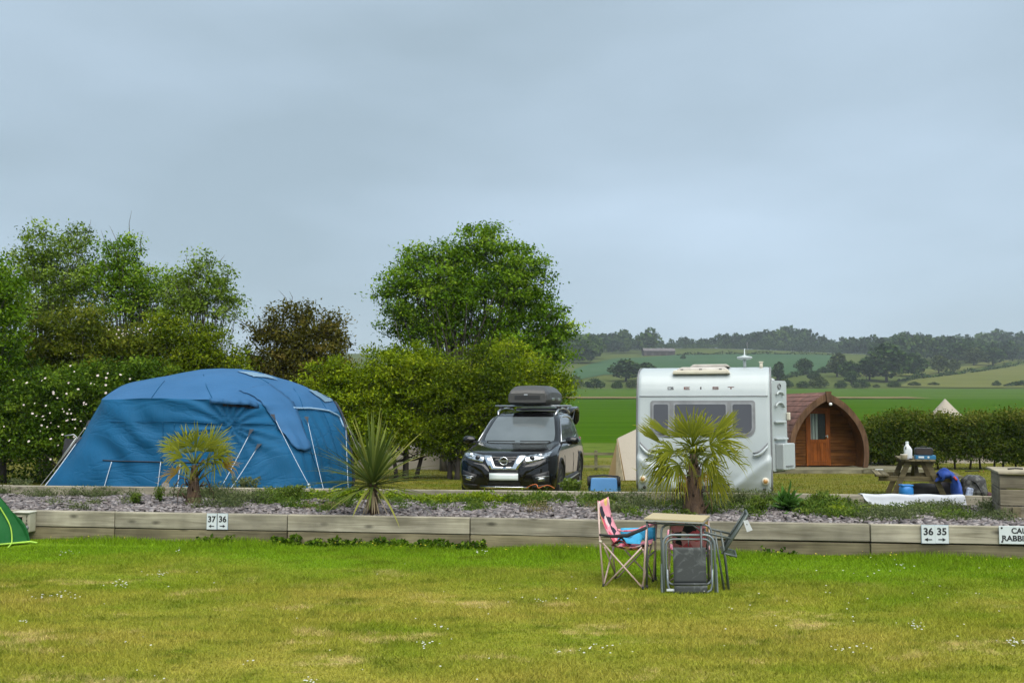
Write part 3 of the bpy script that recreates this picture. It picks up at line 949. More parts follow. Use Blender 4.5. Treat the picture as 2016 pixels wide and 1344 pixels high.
far_tree(1232, 751, 705, 'oak', 'large dark oak clump left of the caravan roof', wide=1.35, group=HG)
far_tree(1272, 748, 712, 'oak', 'oak partly hidden behind the left corner of the caravan roof', wide=1.25, group=HG)
far_tree(1345, 707, 698, 'bush', 'tiny dark bush in the field above the caravan roof hatch', 'bush', group=HB)
far_tree(1648, 742, 694, 'tall', 'pale feathery tree left of the big hillside oak', mat='farpale', wide=1.2, group=HG)
far_tree(1672, 750, 708, 'oak', 'dark tree between the feathery tree and the big hillside oak', wide=1.1, group=HG)
far_tree(1745, 752, 674, 'oak', 'biggest dark oak on the far hillside', wide=1.05, group=HG)
far_tree(1712, 748, 700, 'oak', 'lower oak leaning against the left of the biggest hillside oak', wide=1.0, group=HG)
far_tree(1800, 742, 693, 'oak', 'dark oak with a clear trunk right of the biggest hillside oak', wide=0.95, group=HG)
far_tree(1848, 735, 697, 'oak', 'brownish round tree beside the hedge of the pale meadow', mat='farpale', wide=1.0, group=HG)
far_tree(1877, 733, 706, 'oak', 'small pollard like tree standing on the meadow hedge', mat='farpale', wide=0.9, group=HG)
far_tree(1885, 715, 672, 'oak', 'oak above the hedge line of the pale meadow', wide=1.2, group=HG)
far_tree(1917, 720, 684, 'oak', 'paler spreading tree above the right part of the meadow hedge', mat='farpale', wide=1.2, group=HG)
far_tree(1955, 720, 682, 'oak', 'grey green oak near the small white shed', wide=1.25, group=HG)
far_tree(1602, 752, 729, 'oak', 'small tree at the corner below the blue green field', wide=1.0, group=HG)
far_tree(1676, 757, 729, 'tall', 'slim dark tree rising from the hedgerow behind the pod', wide=1.3, group=HG)
far_tree(1620, 734, 720, 'bush', 'little dark bush at the edge of the blue green field', 'bush', group=HB)
far_tree(1962, 760, 748, 'bush', 'single round bush at the foot of the pale meadow', 'bush', wide=0.95, group=HB)
far_tree(2012, 758, 747, 'bush', 'bush at the right edge at the foot of the pale meadow', 'bush', group=HB)
bush = [(1130, 765, 737, 1.0, 'rounded hedgerow bush next to the big ash tree'), (1170, 766, 742, 1.2, 'broad dark hedgerow bush in front of the left oak clump'),
        (1215, 766, 748, 1.0, 'low hedgerow bush left of the caravan'), (1243, 765, 745, 0.9, 'hedgerow bush touching the left edge of the caravan'),
        (1548, 764, 745, 1.0, 'hedgerow bush just right of the open caravan door'), (1580, 764, 748, 1.2, 'second hedgerow bush right of the caravan door'),
        (1612, 764, 738, 1.0, 'taller hedgerow bush above the pod ridge'), (1655, 764, 748, 1.2, 'flat topped bush right of the pod ridge'),
        (1695, 765, 745, 1.2, 'neat dome shaped bush right of the pod'), (1725, 763, 755, 1.2, 'smallest dome bush in the far hedgerow'),
        (1760, 762, 750, 1.6, 'wide low bush below the biggest hillside oak'), (1800, 760, 750, 1.6, 'flat clipped bush at the left corner of the pale meadow'),
        (1838, 759, 751, 1.8, 'long low bush along the foot of the pale meadow')]
for i, (px, py, top, w, lb) in enumerate(bush):
    far_tree(px, py, top, 'bush', lb, 'bush', mat='far' if i % 3 else 'farpale', wide=w, group=HB)

def wood_mass():
    """the wood along the ridge: a crowd of crowns that reads as one mass"""
    spots = []
    def put(px, top, Y, kind, w=1.0):
        x = (px - 1008) / FPX * Y / _cp
        z = float(ground_z(x, Y))
        h = at(px, top, Y).z - z
        spots.append((x, Y, z, max(h, 5), kind, w))
    sky = [(1100, 660), (1140, 657), (1180, 661), (1215, 664), (1255, 668), (1290, 665), (1330, 668), (1350, 660), (1400, 660), (1440, 654), (1480, 652), (1520, 645), (1560, 644), (1590, 655), (1610, 664), (1640, 668), (1690, 672), (1730, 670), (1770, 652), (1810, 656), (1850, 660), (1890, 659), (1930, 654), (1960, 650), (2020, 652), (2100, 650)]
    skx, sky_ = [s[0] for s in sky], [s[1] for s in sky]
    px = 950
    while px < 2200:
        t = float(np.interp(px, skx, sky_)) + random.gauss(2, 4)
        put(px, t, random.uniform(1000, 1060), random.choice(['oak', 'oak', 'tall']), random.uniform(0.9, 1.3))
        if px < 1700:
            put(px + 4, t + random.uniform(8, 22), random.uniform(985, 1000), random.choice(['oak', 'tall', 'bush']), random.uniform(0.9, 1.3))
        put(px + 3, t + random.uniform(26, 34), random.uniform(965, 985), 'bush', 1.6)
        put(px + 8, t + random.uniform(30, 36), random.uniform(1010, 1020), 'bush', 1.6)
        px += random.uniform(7, 13)
    # slope below the ridge at the left, and the wooded right flank
    for _ in range(95):
        q = random.uniform(1090, 1290); Y = random.uniform(640, 960)
        if q > 1175 and Y < 870: continue
        yb = 800 - FPX * (float(ground_z((q - 1008) / FPX * Y, Y)) - EYE) / Y
        put(q, yb - FPX / Y * random.uniform(14, 22), Y, 'oak', 1.1)
    for _ in range(120):
        q = random.uniform(1660, 2150); Y = random.uniform(700, 980)
        yb = 800 - FPX * (float(ground_z((q - 1008) / FPX * Y, Y)) - EYE) / Y
        if yb > 735 - (q - 1780) * 0.11 and q > 1780: continue
        if q < 1700 and Y < 850: continue
        put(q, yb - FPX / Y * random.uniform(12, 20), Y, random.choice(['oak', 'oak', 'tall', 'bush']), 1.05)
    CO, TN, SZ = [], [], []
    for (x, Y, z, h, kind, w) in spots:
        C, t = FT[kind][random.randrange(2)]
        sel = rng.choice(len(C), 360, replace=False)
        c = C[sel].copy()
        a = random.uniform(0, 6.28)
        c[:, :2] = c[:, :2] @ np.array([[math.cos(a), -math.sin(a)], [math.sin(a), math.cos(a)]])
        c = c * np.array([h * w, h * w, h]) + np.array([x, Y, z])
        CO.append(c); TN.append(np.clip(t[sel] + random.gauss(0.0, 0.22), 0, 1)); SZ.append(np.full(360, h * 0.155))
    CO, TN, SZ = np.concatenate(CO), np.concatenate(TN), np.concatenate(SZ)
    me = leaf_mesh('ridge_wood', CO, SZ, TN, aspect=0.85)
    tag(link('ridge_wood', me, LM['far']), 'mixed deciduous wood covering the ridge of the far hill', 'wood', kind='stuff')
wood_mass()
def far_hedge(name, label, pts, h, n):
    P = [on_ground(*q, 200) for q in pts]
    C = []
    for i in range(n):
        t = random.random() * (len(P) - 1); k = int(t); f = t - k
        p = P[k].lerp(P[min(k + 1, len(P) - 1)], f)
        z = float(ground_z(p.x, p.y))
        C.append((p.x + random.gauss(0, .7), p.y + random.gauss(0, .8), z + random.random() * h * (0.7 + 0.4 * math.sin(p.x * 0.21))))
    me = leaf_mesh(name, np.array(C), np.full(n, 1.3), rng.random(n) * 0.7, aspect=0.8)
    o = link('foliage', me, LM['far'])
    o.name = name
    return tag(o, label, 'hedge')
far_hedge('far_hedge', 'dark field hedge climbing along the top of the pale meadow', [(1770, 751), (1850, 742), (1920, 733), (1990, 722), (2080, 712)], 3.0, 1600)
far_hedge('far_hedge', 'thin hedge between the blue green field and the slope behind the pod', [(1530, 748), (1560, 742), (1600, 735), (1640, 733)], 2.6, 700)
far_hedge('far_hedge', 'dark hedge along the upper edge of the blue green field below the wood', [(1330, 700), (1420, 698), (1540, 698), (1660, 700)], 3.0, 1200)
far_hedge('far_hedge', 'low hedge at the right foot of the pale meadow', [(1980, 761), (2030, 759), (2090, 758)], 2.2, 500)

# barn on the hill
M_BARNROOF = pmat('old_barn_roof', (0.14, 0.125, 0.12), 0.9, (0.09, 0.08, 0.08), scale=0.5)
M_BARNWALL = pmat('dark_barn_boards', (0.085, 0.070, 0.06), 0.9, (0.05, 0.04, 0.036), scale=0.6)
p = on_ground(1299, 700, 300)
br = thing('hill_barn', 'long low barn with a brown roof at the edge of the hill wood', 'barn', p, 0.1)
k = p.y / FPX
Lb = 31 * k
b = MB(); b.box((0, 5, 2.2), (2 * Lb, 9, 4.4)); b.build('wall', M_BARNWALL, br)
b = MB()
b.add([(-Lb - .5, 0, 4.2), (Lb + .5, 0, 4.2), (Lb + .5, 5, 6.8), (-Lb - .5, 5, 6.8), (-Lb - .5, 10, 4.2), (Lb + .5, 10, 4.2)], [(0, 1, 2, 3), (3, 2, 5, 4)])
b.build('roof', M_BARNROOF, br, solid=0.3)
for i in range(4):
    b = MB(); b.box((-Lb + (i + 0.7) * Lb * 0.46, 0.46, 1.7), (Lb * 0.3, 0.1, 3.2)); b.build('doorway', M_BARK_DARK, br)
p = on_ground(1996, 704, 300)
sr = thing('white_shed', 'tiny pale shed among trees near the right edge of the hill', 'shed', p, 0.3)
M_SHED = pmat('pale_shed_paint', (0.55, 0.56, 0.52), 0.8)
b = MB(); b.box((0, 0, 1.6), (4, 4, 3.2)); b.build('wall', M_SHED, sr)
b = MB(); b.add([(-2.2, -2.2, 3.2), (2.2, -2.2, 3.2), (2.2, 0, 4.4), (-2.2, 0, 4.4), (2.2, 2.2, 3.2), (-2.2, 2.2, 3.2)], [(0, 1, 2, 3), (3, 2, 4, 5)]); b.build('roof', M_BARNROOF, sr, solid=0.15)
# thin pole on the slope
p = on_ground(1706, 748, 200)
b = MB(); b.tube([(0, 0, -0.5), (0, 0, 5)], 0.14, n=6); b.tube([(0, 0, 5), (0, 0, 9)], 0.11, n=6); b.box((0, 0, 8.6), (1.6, 0.15, 0.15))
o = b.build('telegraph_pole', M_BARK, None); o.location = p
tag(o, 'wooden telegraph pole in front of the hillside trees', 'pole')

# ================================================================== BLUE TENT
def clothmat(name, c, c2, trans=0.15, rough=0.6, bump=0.25, bscale=6, streak=(1, 1, 1), creases=False):
    m, nt, b = nodes(name)
    N, L = nt.nodes, nt.links
    tc = N.new('ShaderNodeTexCoord')
    mp = N.new('ShaderNodeMapping'); mp.inputs['Scale'].default_value = streak
    L.new(tc.outputs['Object'], mp.inputs[0])
    n = N.new('ShaderNodeTexNoise'); n.inputs['Scale'].default_value = 1.4; n.inputs['Detail'].default_value = 6
    L.new(tc.outputs['Object'], n.inputs[0])
    rp = N.new('ShaderNodeValToRGB')
    e = rp.color_ramp.elements
    e[0].position, e[0].color = 0.3, (*c2, 1)
    e[1].position, e[1].color = 0.7, (*c, 1)
    L.new(n.outputs[0], rp.inputs[0]); L.new(rp.outputs[0], b.inputs['Base Color'])
    b.inputs['Roughness'].default_value = rough
    b.inputs['Specular IOR Level'].default_value = 0.12
    n2 = N.new('ShaderNodeTexNoise'); n2.inputs['Scale'].default_value = bscale; n2.inputs['Detail'].default_value = 4; n2.inputs['Distortion'].default_value = 0.6
    L.new(mp.outputs[0], n2.inputs[0])
    bp = N.new('ShaderNodeBump'); bp.inputs['Strength'].default_value = bump; bp.inputs['Distance'].default_value = 0.05
    if creases:      # sharp slanting pull lines in slack cloth
        m2 = N.new('ShaderNodeMapping'); m2.inputs['Rotation'].default_value = (0, 0.65, 0); m2.inputs['Scale'].default_value = (0.45, 0.6, 1.7)
        L.new(tc.outputs['Object'], m2.inputs[0])
        n3 = N.new('ShaderNodeTexNoise'); n3.inputs['Scale'].default_value = 1.9; n3.inputs['Detail'].default_value = 3; n3.inputs['Distortion'].default_value = 0.9
        L.new(m2.outputs[0], n3.inputs[0])
        su = N.new('ShaderNodeMath'); su.operation = 'SUBTRACT'; su.inputs[1].default_value = 0.5; L.new(n3.outputs[0], su.inputs[0])
        ab = N.new('ShaderNodeMath'); ab.operation = 'ABSOLUTE'; L.new(su.outputs[0], ab.inputs[0])
        rg = N.new('ShaderNodeMapRange'); rg.inputs[1].default_value = 0.0; rg.inputs[2].default_value = 0.07; rg.inputs[3].default_value = 0.0; rg.inputs[4].default_value = 0.5; L.new(ab.outputs[0], rg.inputs[0])
        ad = N.new('ShaderNodeMath'); ad.operation = 'ADD'; L.new(rg.outputs[0], ad.inputs[0]); L.new(n2.outputs[0], ad.inputs[1])
        L.new(ad.outputs[0], bp.inputs['Height'])
    else:
        L.new(n2.outputs[0], bp.inputs['Height'])
    L.new(bp.outputs[0], b.inputs['Normal'])
    if trans:
        t = N.new('ShaderNodeBsdfTranslucent'); L.new(rp.outputs[0], t.inputs[0]); L.new(bp.outputs[0], t.inputs['Normal'])
        mx = N.new('ShaderNodeMixShader'); mx.inputs[0].default_value = trans
        L.new(b.outputs[0], mx.inputs[1]); L.new(t.outputs[0], mx.inputs[2])
        L.new(mx.outputs[0], N['Material Output'].inputs[0])
    return m
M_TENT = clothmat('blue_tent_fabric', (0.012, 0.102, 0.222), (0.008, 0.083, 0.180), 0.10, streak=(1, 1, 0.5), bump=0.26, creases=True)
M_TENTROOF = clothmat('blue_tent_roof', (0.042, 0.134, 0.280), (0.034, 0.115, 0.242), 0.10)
M_TENTDARK = pmat('tent_dark_trim', (0.018, 0.026, 0.040), 0.7)
M_SKYLIGHT = clothmat('tent_skylight_film', (0.26, 0.40, 0.52), (0.22, 0.36, 0.48), 0.3, rough=0.3, bump=0.1)
M_ROPE = pmat('pale_guy_rope', (0.48, 0.55, 0.62), 0.8, (0.40, 0.47, 0.54), scale=30)
M_ROPE_G = pmat('grey_guy_rope', (0.30, 0.30, 0.26), 0.8)
M_PIPE = pmat('light_blue_piping', (0.34, 0.52, 0.70), 0.6)
def catmull(P, t):
    """P (k,3) control points, t parameter in 0..k-1"""
    k = len(P)
    i = min(int(t), k - 2); f = t - i
    p0, p1, p2, p3 = P[max(i - 1, 0)], P[i], P[i + 1], P[min(i + 2, k - 1)]
    return 0.5 * ((2 * p1) + (-p0 + p2) * f + (2 * p0 - 5 * p1 + 4 * p2 - p3) * f * f + (-p0 + 3 * p1 - 3 * p2 + p3) * f ** 3)
TENT_COLS = [  # from the left wing to the right end; rows: ground, wall, eave, roof, ridge, back roof, back eave, back ground
    [(72, None, 16.9), (121, 914, 17.2), (166, 850, 17.6), (202, 787, 17.9), (215, 778, 18.6), (225, 782, 19.6), (222, 800, 20.4), (200, None, 20.8)],
    [(118, None, 16.75), (165, 902, 16.9), (190, 840, 17.0), (208, 786, 17.1), (232, 764, 18.3), (245, 760, 19.5), (245, 785, 20.5), (245, None, 21)],
    [(230, None, 16.6), (245, 902, 16.7), (262, 840, 16.75), (290, 784, 16.8), (310, 750, 18.1), (325, 742, 19.4), (330, 775, 20.6), (330, None, 21.1)],
    [(340, None, 16.55), (348, 902, 16.65), (356, 840, 16.7), (372, 785, 16.75), (390, 739, 18.0), (400, 730, 19.4), (405, 770, 20.7), (405, None, 21.2)],
    [(440, None, 16.5), (438, 902, 16.6), (440, 845, 16.65), (446, 788, 16.7), (455, 736, 18.0), (462, 728, 19.4), (465, 770, 20.8), (460, None, 21.3)],
    [(545, None, 16.6), (528, 902, 16.75), (515, 845, 16.9), (498, 794, 17.0), (512, 747, 18.1), (522, 737, 19.4), (530, 775, 20.9), (520, None, 21.4)],
    [(618, None, 16.95), (600, 902, 17.1), (585, 850, 17.3), (556, 800, 17.5), (562, 762, 18.4), (575, 752, 19.5), (585, 785, 21.0), (575, None, 21.5)],
    [(655, None, 17.9), (642, 902, 18.0), (632, 850, 18.15), (610, 806, 18.35), (612, 779, 18.9), (622, 771, 19.7), (632, 800, 21.0), (620, None, 21.6)],
    [(690, None, 19.0), (682, 902, 19.1), (674, 850, 19.2), (660, 810, 19.4), (655, 795, 19.8), (652, 788, 20.2), (655, 810, 21.2), (660, None, 21.8)],
    [(696, None, 19.9), (688, 902, 19.95), (680, 850, 20.0), (668, 812, 20.1), (662, 800, 20.3), (658, 794, 20.6), (660, 815, 21.4), (668, None, 22.0)],
]
def tent_grid():
    cols = []
    for c in TENT_COLS:
        q = []
        for (px, py, Y) in c:
            q.append(np.array(G(px, Y, 0.0) if py is None else at(px, py, Y)))
        cols.append(q)
    return np.array(cols)      # (10, 8, 3)
TG = tent_grid()
def tent_pt(u, v):
    """u 0..9 along the tent, v 0..7 from the front hem over the ridge to the back hem; the eave (v=3) is a crease"""
    if v <= 3:
        rows = [0, 1, 2, 3]; lv = v
    else:
        rows = [3, 4, 5, 6, 7]; lv = v - 3
    pts = np.array([catmull(TG[:, r], u) for r in rows])
    return catmull(pts, lv)
def wrinkle(u, v):
    w = 0.0
    if v < 3:      # wall cloth: folds hanging from the gathered toggle at the middle of the eave, slack above the hem
        du, dv = (u - 4.15), (v - 2.15)
        rr = math.hypot(du, dv) + 0.15
        an = math.atan2(dv, du)
        w += 0.060 * math.sin(an * 15) * math.exp(-rr * 0.95)
        w += 0.020 * math.sin(v * 9 + 3 * math.sin(u * 1.9)) * math.exp(-((v - 0.35) / 0.4) ** 2)
        w += 0.030 * math.sin(u * 6 + v * 7.5 + 1.2 * math.sin(u * 3)) * math.exp(-((u - 2.0) / 0.9) ** 2) * math.sin(v * PI / 3)
        w += 0.022 * math.sin(u * 16 + v * 2.2) * (1 if u > 5.6 else 0) * math.sin(v * PI / 3)
        w += 0.012 * math.sin(u * 4.1 + v * 3.3)
    else:
        w += 0.006 * math.sin(u * 3.7 + v * 2.0) + 0.002 * math.sin(u * 11 - v * 4)
    return w
tent = thing('blue_tent', 'large blue inflatable family tent pitched behind the slate bed', 'tent', G(400, 18.5))
TOFF = tent.location
def tent_sheet(u0, u1, v0, v1, nu, nv, off=0.0):
    P = []
    us, vs2 = np.linspace(u0, u1, nu), np.linspace(v0, v1, nv)
    E = 0.02
    for u in us:
        row = []
        for v in vs2:
            p = tent_pt(u, v)
            a = tent_pt(min(u + E, 9), v) - tent_pt(max(u - E, 0), v)
            b_ = tent_pt(u, min(v + E, v1 if v < 3 else 7)) - tent_pt(u, max(v - E, 0 if v < 3.001 else 3))
            n = np.cross(a, b_); n /= max(np.linalg.norm(n), 1e-9)
            row.append(Vector(p + n * (wrinkle(u, v) + off)))
        P.append(row)
    return P
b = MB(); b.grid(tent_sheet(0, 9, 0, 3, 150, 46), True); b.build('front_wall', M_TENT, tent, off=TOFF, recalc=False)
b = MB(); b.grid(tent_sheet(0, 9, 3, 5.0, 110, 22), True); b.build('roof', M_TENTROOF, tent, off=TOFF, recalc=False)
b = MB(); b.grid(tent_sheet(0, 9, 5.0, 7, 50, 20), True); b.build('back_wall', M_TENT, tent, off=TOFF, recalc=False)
for u in (0, 9):      # gables
    b = MB()
    ring = [Vector(tent_pt(u, v)) for v in np.linspace(0, 7, 40)]
    c = sum(ring, Vector()) / len(ring); c.z = ring[0].z + 0.9
    b.add([c] + ring, [(0, i + 1, i + 2) for i in range(39)], True)
    b.build('gable', M_TENT, tent, off=TOFF)
def tent_line(uv, off=0.03, n=12):
    out = []
    for i in range(len(uv) - 1):
        for k in range(n):
            f = k / n
            u, v = uv[i][0] * (1 - f) + uv[i + 1][0] * f, uv[i][1] * (1 - f) + uv[i + 1][1] * f
            out.append(tent_surface(u, v, off))
    out.append(tent_surface(*uv[-1], off))
    return out
def tent_surface(u, v, off):
    E = 0.02
    p = tent_pt(u, v)
    a = tent_pt(min(u + E, 9), v) - tent_pt(max(u - E, 0), v)
    if v <= 3: b_ = tent_pt(u, min(v + E, 3)) - tent_pt(u, max(v - E, 0))
    else: b_ = tent_pt(u, min(v + E, 7)) - tent_pt(u, max(v - E, 3.001))
    n = np.cross(a, b_); n /= max(np.linalg.norm(n), 1e-9)
    return Vector(p + n * (wrinkle(u, v) + off))
# skylights in the roof, front storm flap, vent hood, piping, seams
_UV = [(u, v) for u in np.linspace(0, 9, 181) for v in np.concatenate([np.linspace(0, 2.98, 60), np.linspace(3.02, 5.2, 50)])]
def _project(p):
    r = Vector(p) - Vector((0, 0, EYE)); f = r.y * _cp + r.z * _sp
    return (1008 + FPX * r.x / f, 672 - FPX * (-r.y * _sp + r.z * _cp) / f)
_UVP = np.array([_project(tent_pt(u, v)) for u, v in _UV])
def tent_uv(px, py):
    return _UV[int(np.argmin((_UVP[:, 0] - px) ** 2 + (_UVP[:, 1] - py) ** 2))]
def tent_patch(left, right, off, nf=20, ng=8):
    """cloth laid on the tent between two edges given as points of the photograph"""
    l, r = [np.array([(*q, 0.0) for q in e], float) for e in (left, right)]
    P = []
    for f in np.linspace(0, 1, nf):
        a, c = catmull(l, f * (len(l) - 1)), catmull(r, f * (len(r) - 1))
        row = []
        for g in np.linspace(0, 1, ng):
            q = a * (1 - g) + c * g
            u, v = tent_uv(q[0], q[1])
            row.append(tent_surface(u, v, off(f, g) if callable(off) else off))
        P.append(row)
    return P
for l, r in (([(464, 731), (498, 743)], [(520, 738), (546, 748)]), ([(606, 769), (640, 792)], [(630, 772), (655, 790)])):
    b = MB(); b.grid(tent_patch(l, r, 0.025, 8, 8), True); b.build('skylight', M_SKYLIGHT, tent, off=TOFF, recalc=False)
b = MB()      # hood over the vent in the front wall
P = []
for i, u in enumerate(np.linspace(3.55, 5.15, 18)):
    f = i / 17
    bulge = 0.09 * math.sin(f * PI) ** 0.8
    P.append([tent_surface(u, 3.0, 0.01), tent_surface(u, 2.97, 0.03 + bulge * 0.7) + Vector((0, 0, 0.03)), tent_surface(u, 2.86 - 0.05 * f, 0.03 + bulge) + Vector((0, 0, -0.02))])
b.grid(P, True); b.build('vent_hood', M_TENTROOF, tent, off=TOFF, solid=0.006)
b = MB(); b.grid(tent_sheet(3.9, 5.0, 2.72, 2.9, 12, 4, off=0.012), True); b.build('vent_mesh', M_TENTDARK, tent, off=TOFF, recalc=False)
b = MB()      # storm flap draped down the shoulder of the tent
b.grid(tent_patch([(470, 768), (505, 786), (523, 806), (548, 845), (580, 888)], [(532, 757), (560, 778), (580, 800), (592, 840), (607, 886)], lambda f, g: 0.012 + 0.05 * f ** 1.5 + 0.008 * math.sin(f * 9 + g * 3) * f, 24, 9), True)
b.build('storm_flap', M_TENTROOF, tent, off=TOFF, solid=0.006)
b = MB(); b.tube(tent_line([(6.35, 2.95), (7.0, 3.02), (7.6, 2.95), (8.1, 2.6), (8.2, 2.2)], 0.03), 0.018, n=6); b.build('piping', M_PIPE, tent, off=TOFF, recalc=False)
b = MB(); b.tube(tent_line([(9, 0.05), (9, 1), (9, 2), (9, 2.98)], 0.03) + tent_line([(9, 3.02), (9, 4), (9, 5)], 0.03), 0.028, n=6); b.build('edge_binding', M_TENTDARK, tent, off=TOFF, recalc=False)
for (a, z) in (((1.55, 0.95), (2.75, 0.92)), ((2.95, 0.92), (3.9, 0.9))):
    b = MB(); b.tube(tent_line([a, z], 0.012), 0.010, n=5); b.build('window_seam', M_TENTDARK, tent, off=TOFF, recalc=False)
for uv in ([(1.4, 2.15), (5.4, 2.18)], [(2.72, 0.95), (2.68, 1.6), (2.6, 2.15)], [(2.95, 0.95), (2.9, 1.6), (2.85, 2.1)], [(5.6, 2.95), (6.4, 1.0), (6.9, 0.05)], [(7.4, 2.9), (7.5, 1.5), (7.6, 0.1)]):
    b = MB(); b.tube(tent_line(uv, 0.008), 0.006, n=4); b.build('seam', M_TENT, tent, off=TOFF, recalc=False)
for path in ([(529, 755), (512, 746), (490, 738)], [(420, 786), (408, 760), (402, 738)], [(300, 784), (312, 764), (325, 750)], [(598, 806), (590, 785), (578, 765)], [(648, 812), (640, 800), (630, 785)]):
    b = MB(); b.tube([tent_surface(*tent_uv(*q), 0.006) for q in path], 0.007, n=4); b.build('roof_seam', M_TENT, tent, off=TOFF, recalc=False)
# dark toggles where the guys leave the cloth, and the guy ropes
def guy(a, b_, r=0.009, mat=None, sag=0.03, slider=None, toggle=True):
    a, b_ = Vector(a), Vector(b_)
    q = MB()
    pts = []
    for i in range(9):
        f = i / 8
        p = a.lerp(b_, f); p.z -= sag * math.sin(f * PI); pts.append(p)
    q.tube(pts, r * 0.55, n=5)
    o = q.build('guy_rope', mat or M_ROPE, tent, off=TOFF, recalc=False)
    if toggle:
        t = MB(); d = (b_ - a).normalized()
        t.add([a - d * 0.12 + Vector((-.04, -.02, 0)), a - d * 0.12 + Vector((.04, -.02, 0)), a + d * 0.05 + Vector((0, -.02, 0)), a - d * 0.1 + Vector((0, .03, 0))], [(0, 1, 2), (0, 2, 3), (1, 3, 2), (0, 3, 1)])
        t.build('toggle', M_TENTDARK, tent, off=TOFF)
    if slider:
        t = MB(); p = a.lerp(b_, slider); t.tube([p, p + Vector((0.02, -.01, -.14)), p + Vector((0.05, -.02, -.26))], [0.022, 0.02, 0.008], n=5)
        t.build('guy_slider', M_ROPE, tent, off=TOFF, recalc=False)
guy(tent_surface(5.45, 2.35, .05), G(640, 16.0, 0.05), slider=0.72)
guy(tent_surface(6.45, 2.3, .05), G(650, 16.5, 0.05))
guy(tent_surface(8.15, 2.1, .05), G(690, 17.8, 0.05), r=0.009)
guy(tent_surface(4.62, 1.75, .05), G(415, 15.9, 0.05), r=0.011)
guy(tent_surface(4.75, 1.25, .05), G(430, 16.0, 0.05), r=0.011)
guy(tent_surface(0.3, 1.6, .03), G(64, 16.4, 0.05), r=0.014)
guy(tent_surface(0.35, 2.1, .05) + Vector((-.1, .3, 0)), G(58, 16.9, 0.05), r=0.010, mat=M_ROPE_G)
for u in (1.75, 2.72, 3.1):
    a = tent_surface(u, 0.92, .03); c = tent_surface(u + 0.05, 0.02, .06)
    guy(a, c, r=0.012, toggle=False, sag=-0.02)
guy(tent_surface(9, 2.6, .06), at(725, 930, 19.3), r=0.008, mat=M_ROPE_G, toggle=False)
guy(tent_surface(9, 2.3, .06), at(745, 925, 20.3), r=0.008, mat=M_ROPE_G, toggle=False)
# folded chair frame poking out at the left behind the wing of the tent
M_STEEL = pmat('dull_steel_tube', (0.32, 0.34, 0.34), 0.35, metal=0.7)
M_BLACKCLOTH = pmat('black_cloth', (0.020, 0.020, 0.022), 0.85)
q = thing('folded_camp_chair', 'dark folded chair half hidden behind the left wing of the blue tent', 'chair', G(150, 19.2))
b = MB(); b.tube([at(112, 915, 19.1), at(150, 862, 19.1), at(158, 866, 19.2)], 0.018, n=6); b.tube([at(128, 858, 19.3), at(145, 855, 19.3), at(157, 866, 19.3), at(150, 940, 19.3)], 0.018, n=6); b.build('frame', M_STEEL, q, off=q.location, recalc=False)
b = MB(); b.grid([[at(128, 862, 19.35), at(156, 866, 19.35)], [at(122, 900, 19.3), at(152, 905, 19.3)], [at(128, 945, 19.2), at(150, 945, 19.2)]]); b.build('seat_cloth', M_BLACKCLOTH, q, off=q.location, solid=0.01)

# ================================================================== CARAVAN
CAR_Y = 16.62
cv_loc = G(1381, CAR_Y, 0)
caravan = thing('caravan', 'white touring caravan seen from the front with its side door open', 'caravan', cv_loc, -R(15.0))
M_CVWHITE = pmat('caravan_white', (0.425, 0.465, 0.465), 0.3, (0.385, 0.425, 0.425), scale=1.5, spec=0.5)
M_CVGREY = pmat('caravan_grey_trim', (0.20, 0.205, 0.21), 0.5)
M_CVCREAM = pmat('aged_cream_plastic', (0.62, 0.585, 0.47), 0.6, (0.55, 0.50, 0.40), scale=5)
M_CVROOF = pmat('dirty_roof_hatch', (0.50, 0.47, 0.43), 0.6, (0.36, 0.33, 0.29), scale=6)
M_CVGLASS = pmat('caravan_acrylic', (0.075, 0.077, 0.086), 0.08, (0.065, 0.066, 0.075), scale=1, spec=0.6, ior=1.5)
M_RUBBER = pmat('black_rubber', (0.022, 0.022, 0.023), 0.75)
M_CHROME = pmat('bright_chrome', (0.75, 0.76, 0.78), 0.16, (0.70, 0.71, 0.73), scale=4, metal=1.0)
M_LETTER = pmat('dark_letter_vinyl', (0.06, 0.05, 0.055), 0.5)
M_LETTER2 = pmat('red_brown_letter_vinyl', (0.22, 0.10, 0.085), 0.5)
CVP = [(0.10, 0.26), (0.04, 0.34), (0.0, 0.46), (-0.015, 0.62), (-0.01, 0.80), (0.0, 1.0), (0.02, 1.22), (0.045, 1.45), (0.075, 1.70), (0.10, 1.93), (0.125, 2.05), (0.165, 2.17), (0.235, 2.28), (0.34, 2.365), (0.48, 2.415), (0.70, 2.45), (1.2, 2.47), (2.4, 2.48), (3.6, 2.48), (4.4, 2.46), (4.75, 2.36), (4.9, 2.1), (4.95, 1.4), (4.95, 0.30)]
CVW = 1.135
def cvy(z):
    q = CVP[:13]
    return float(np.interp(z, [p[1] for p in q], [p[0] for p in q]))
def cv_relief(x, z):
    """pressed shapes of the lower front panel: two sweeping shoulders and a sunk middle"""
    ax = abs(x)
    d = 0.0
    zr = 0.86 - 0.62 * np.clip((1.08 - ax) / 0.72, 0, 1) ** 1.15      # crest of the sweep from the side down to the middle
    if z < 1.05 and ax > 0.30:
        t = z - zr
        d -= 0.055 * math.exp(-(t / 0.05) ** 2) if t > 0 else 0.055 * math.exp(-(t / 0.16) ** 2)
    if z < 1.15 and ax < 0.95:
        d += 0.02 * np.clip((1.15 - z) / 0.3, 0, 1) * np.clip((0.95 - ax) / 0.3, 0, 1)
    return d
b = MB()
xs = [-1, -0.985, -0.96] + list(np.linspace(-0.93, 0.93, 52)) + [0.96, 0.985, 1]
prof = []
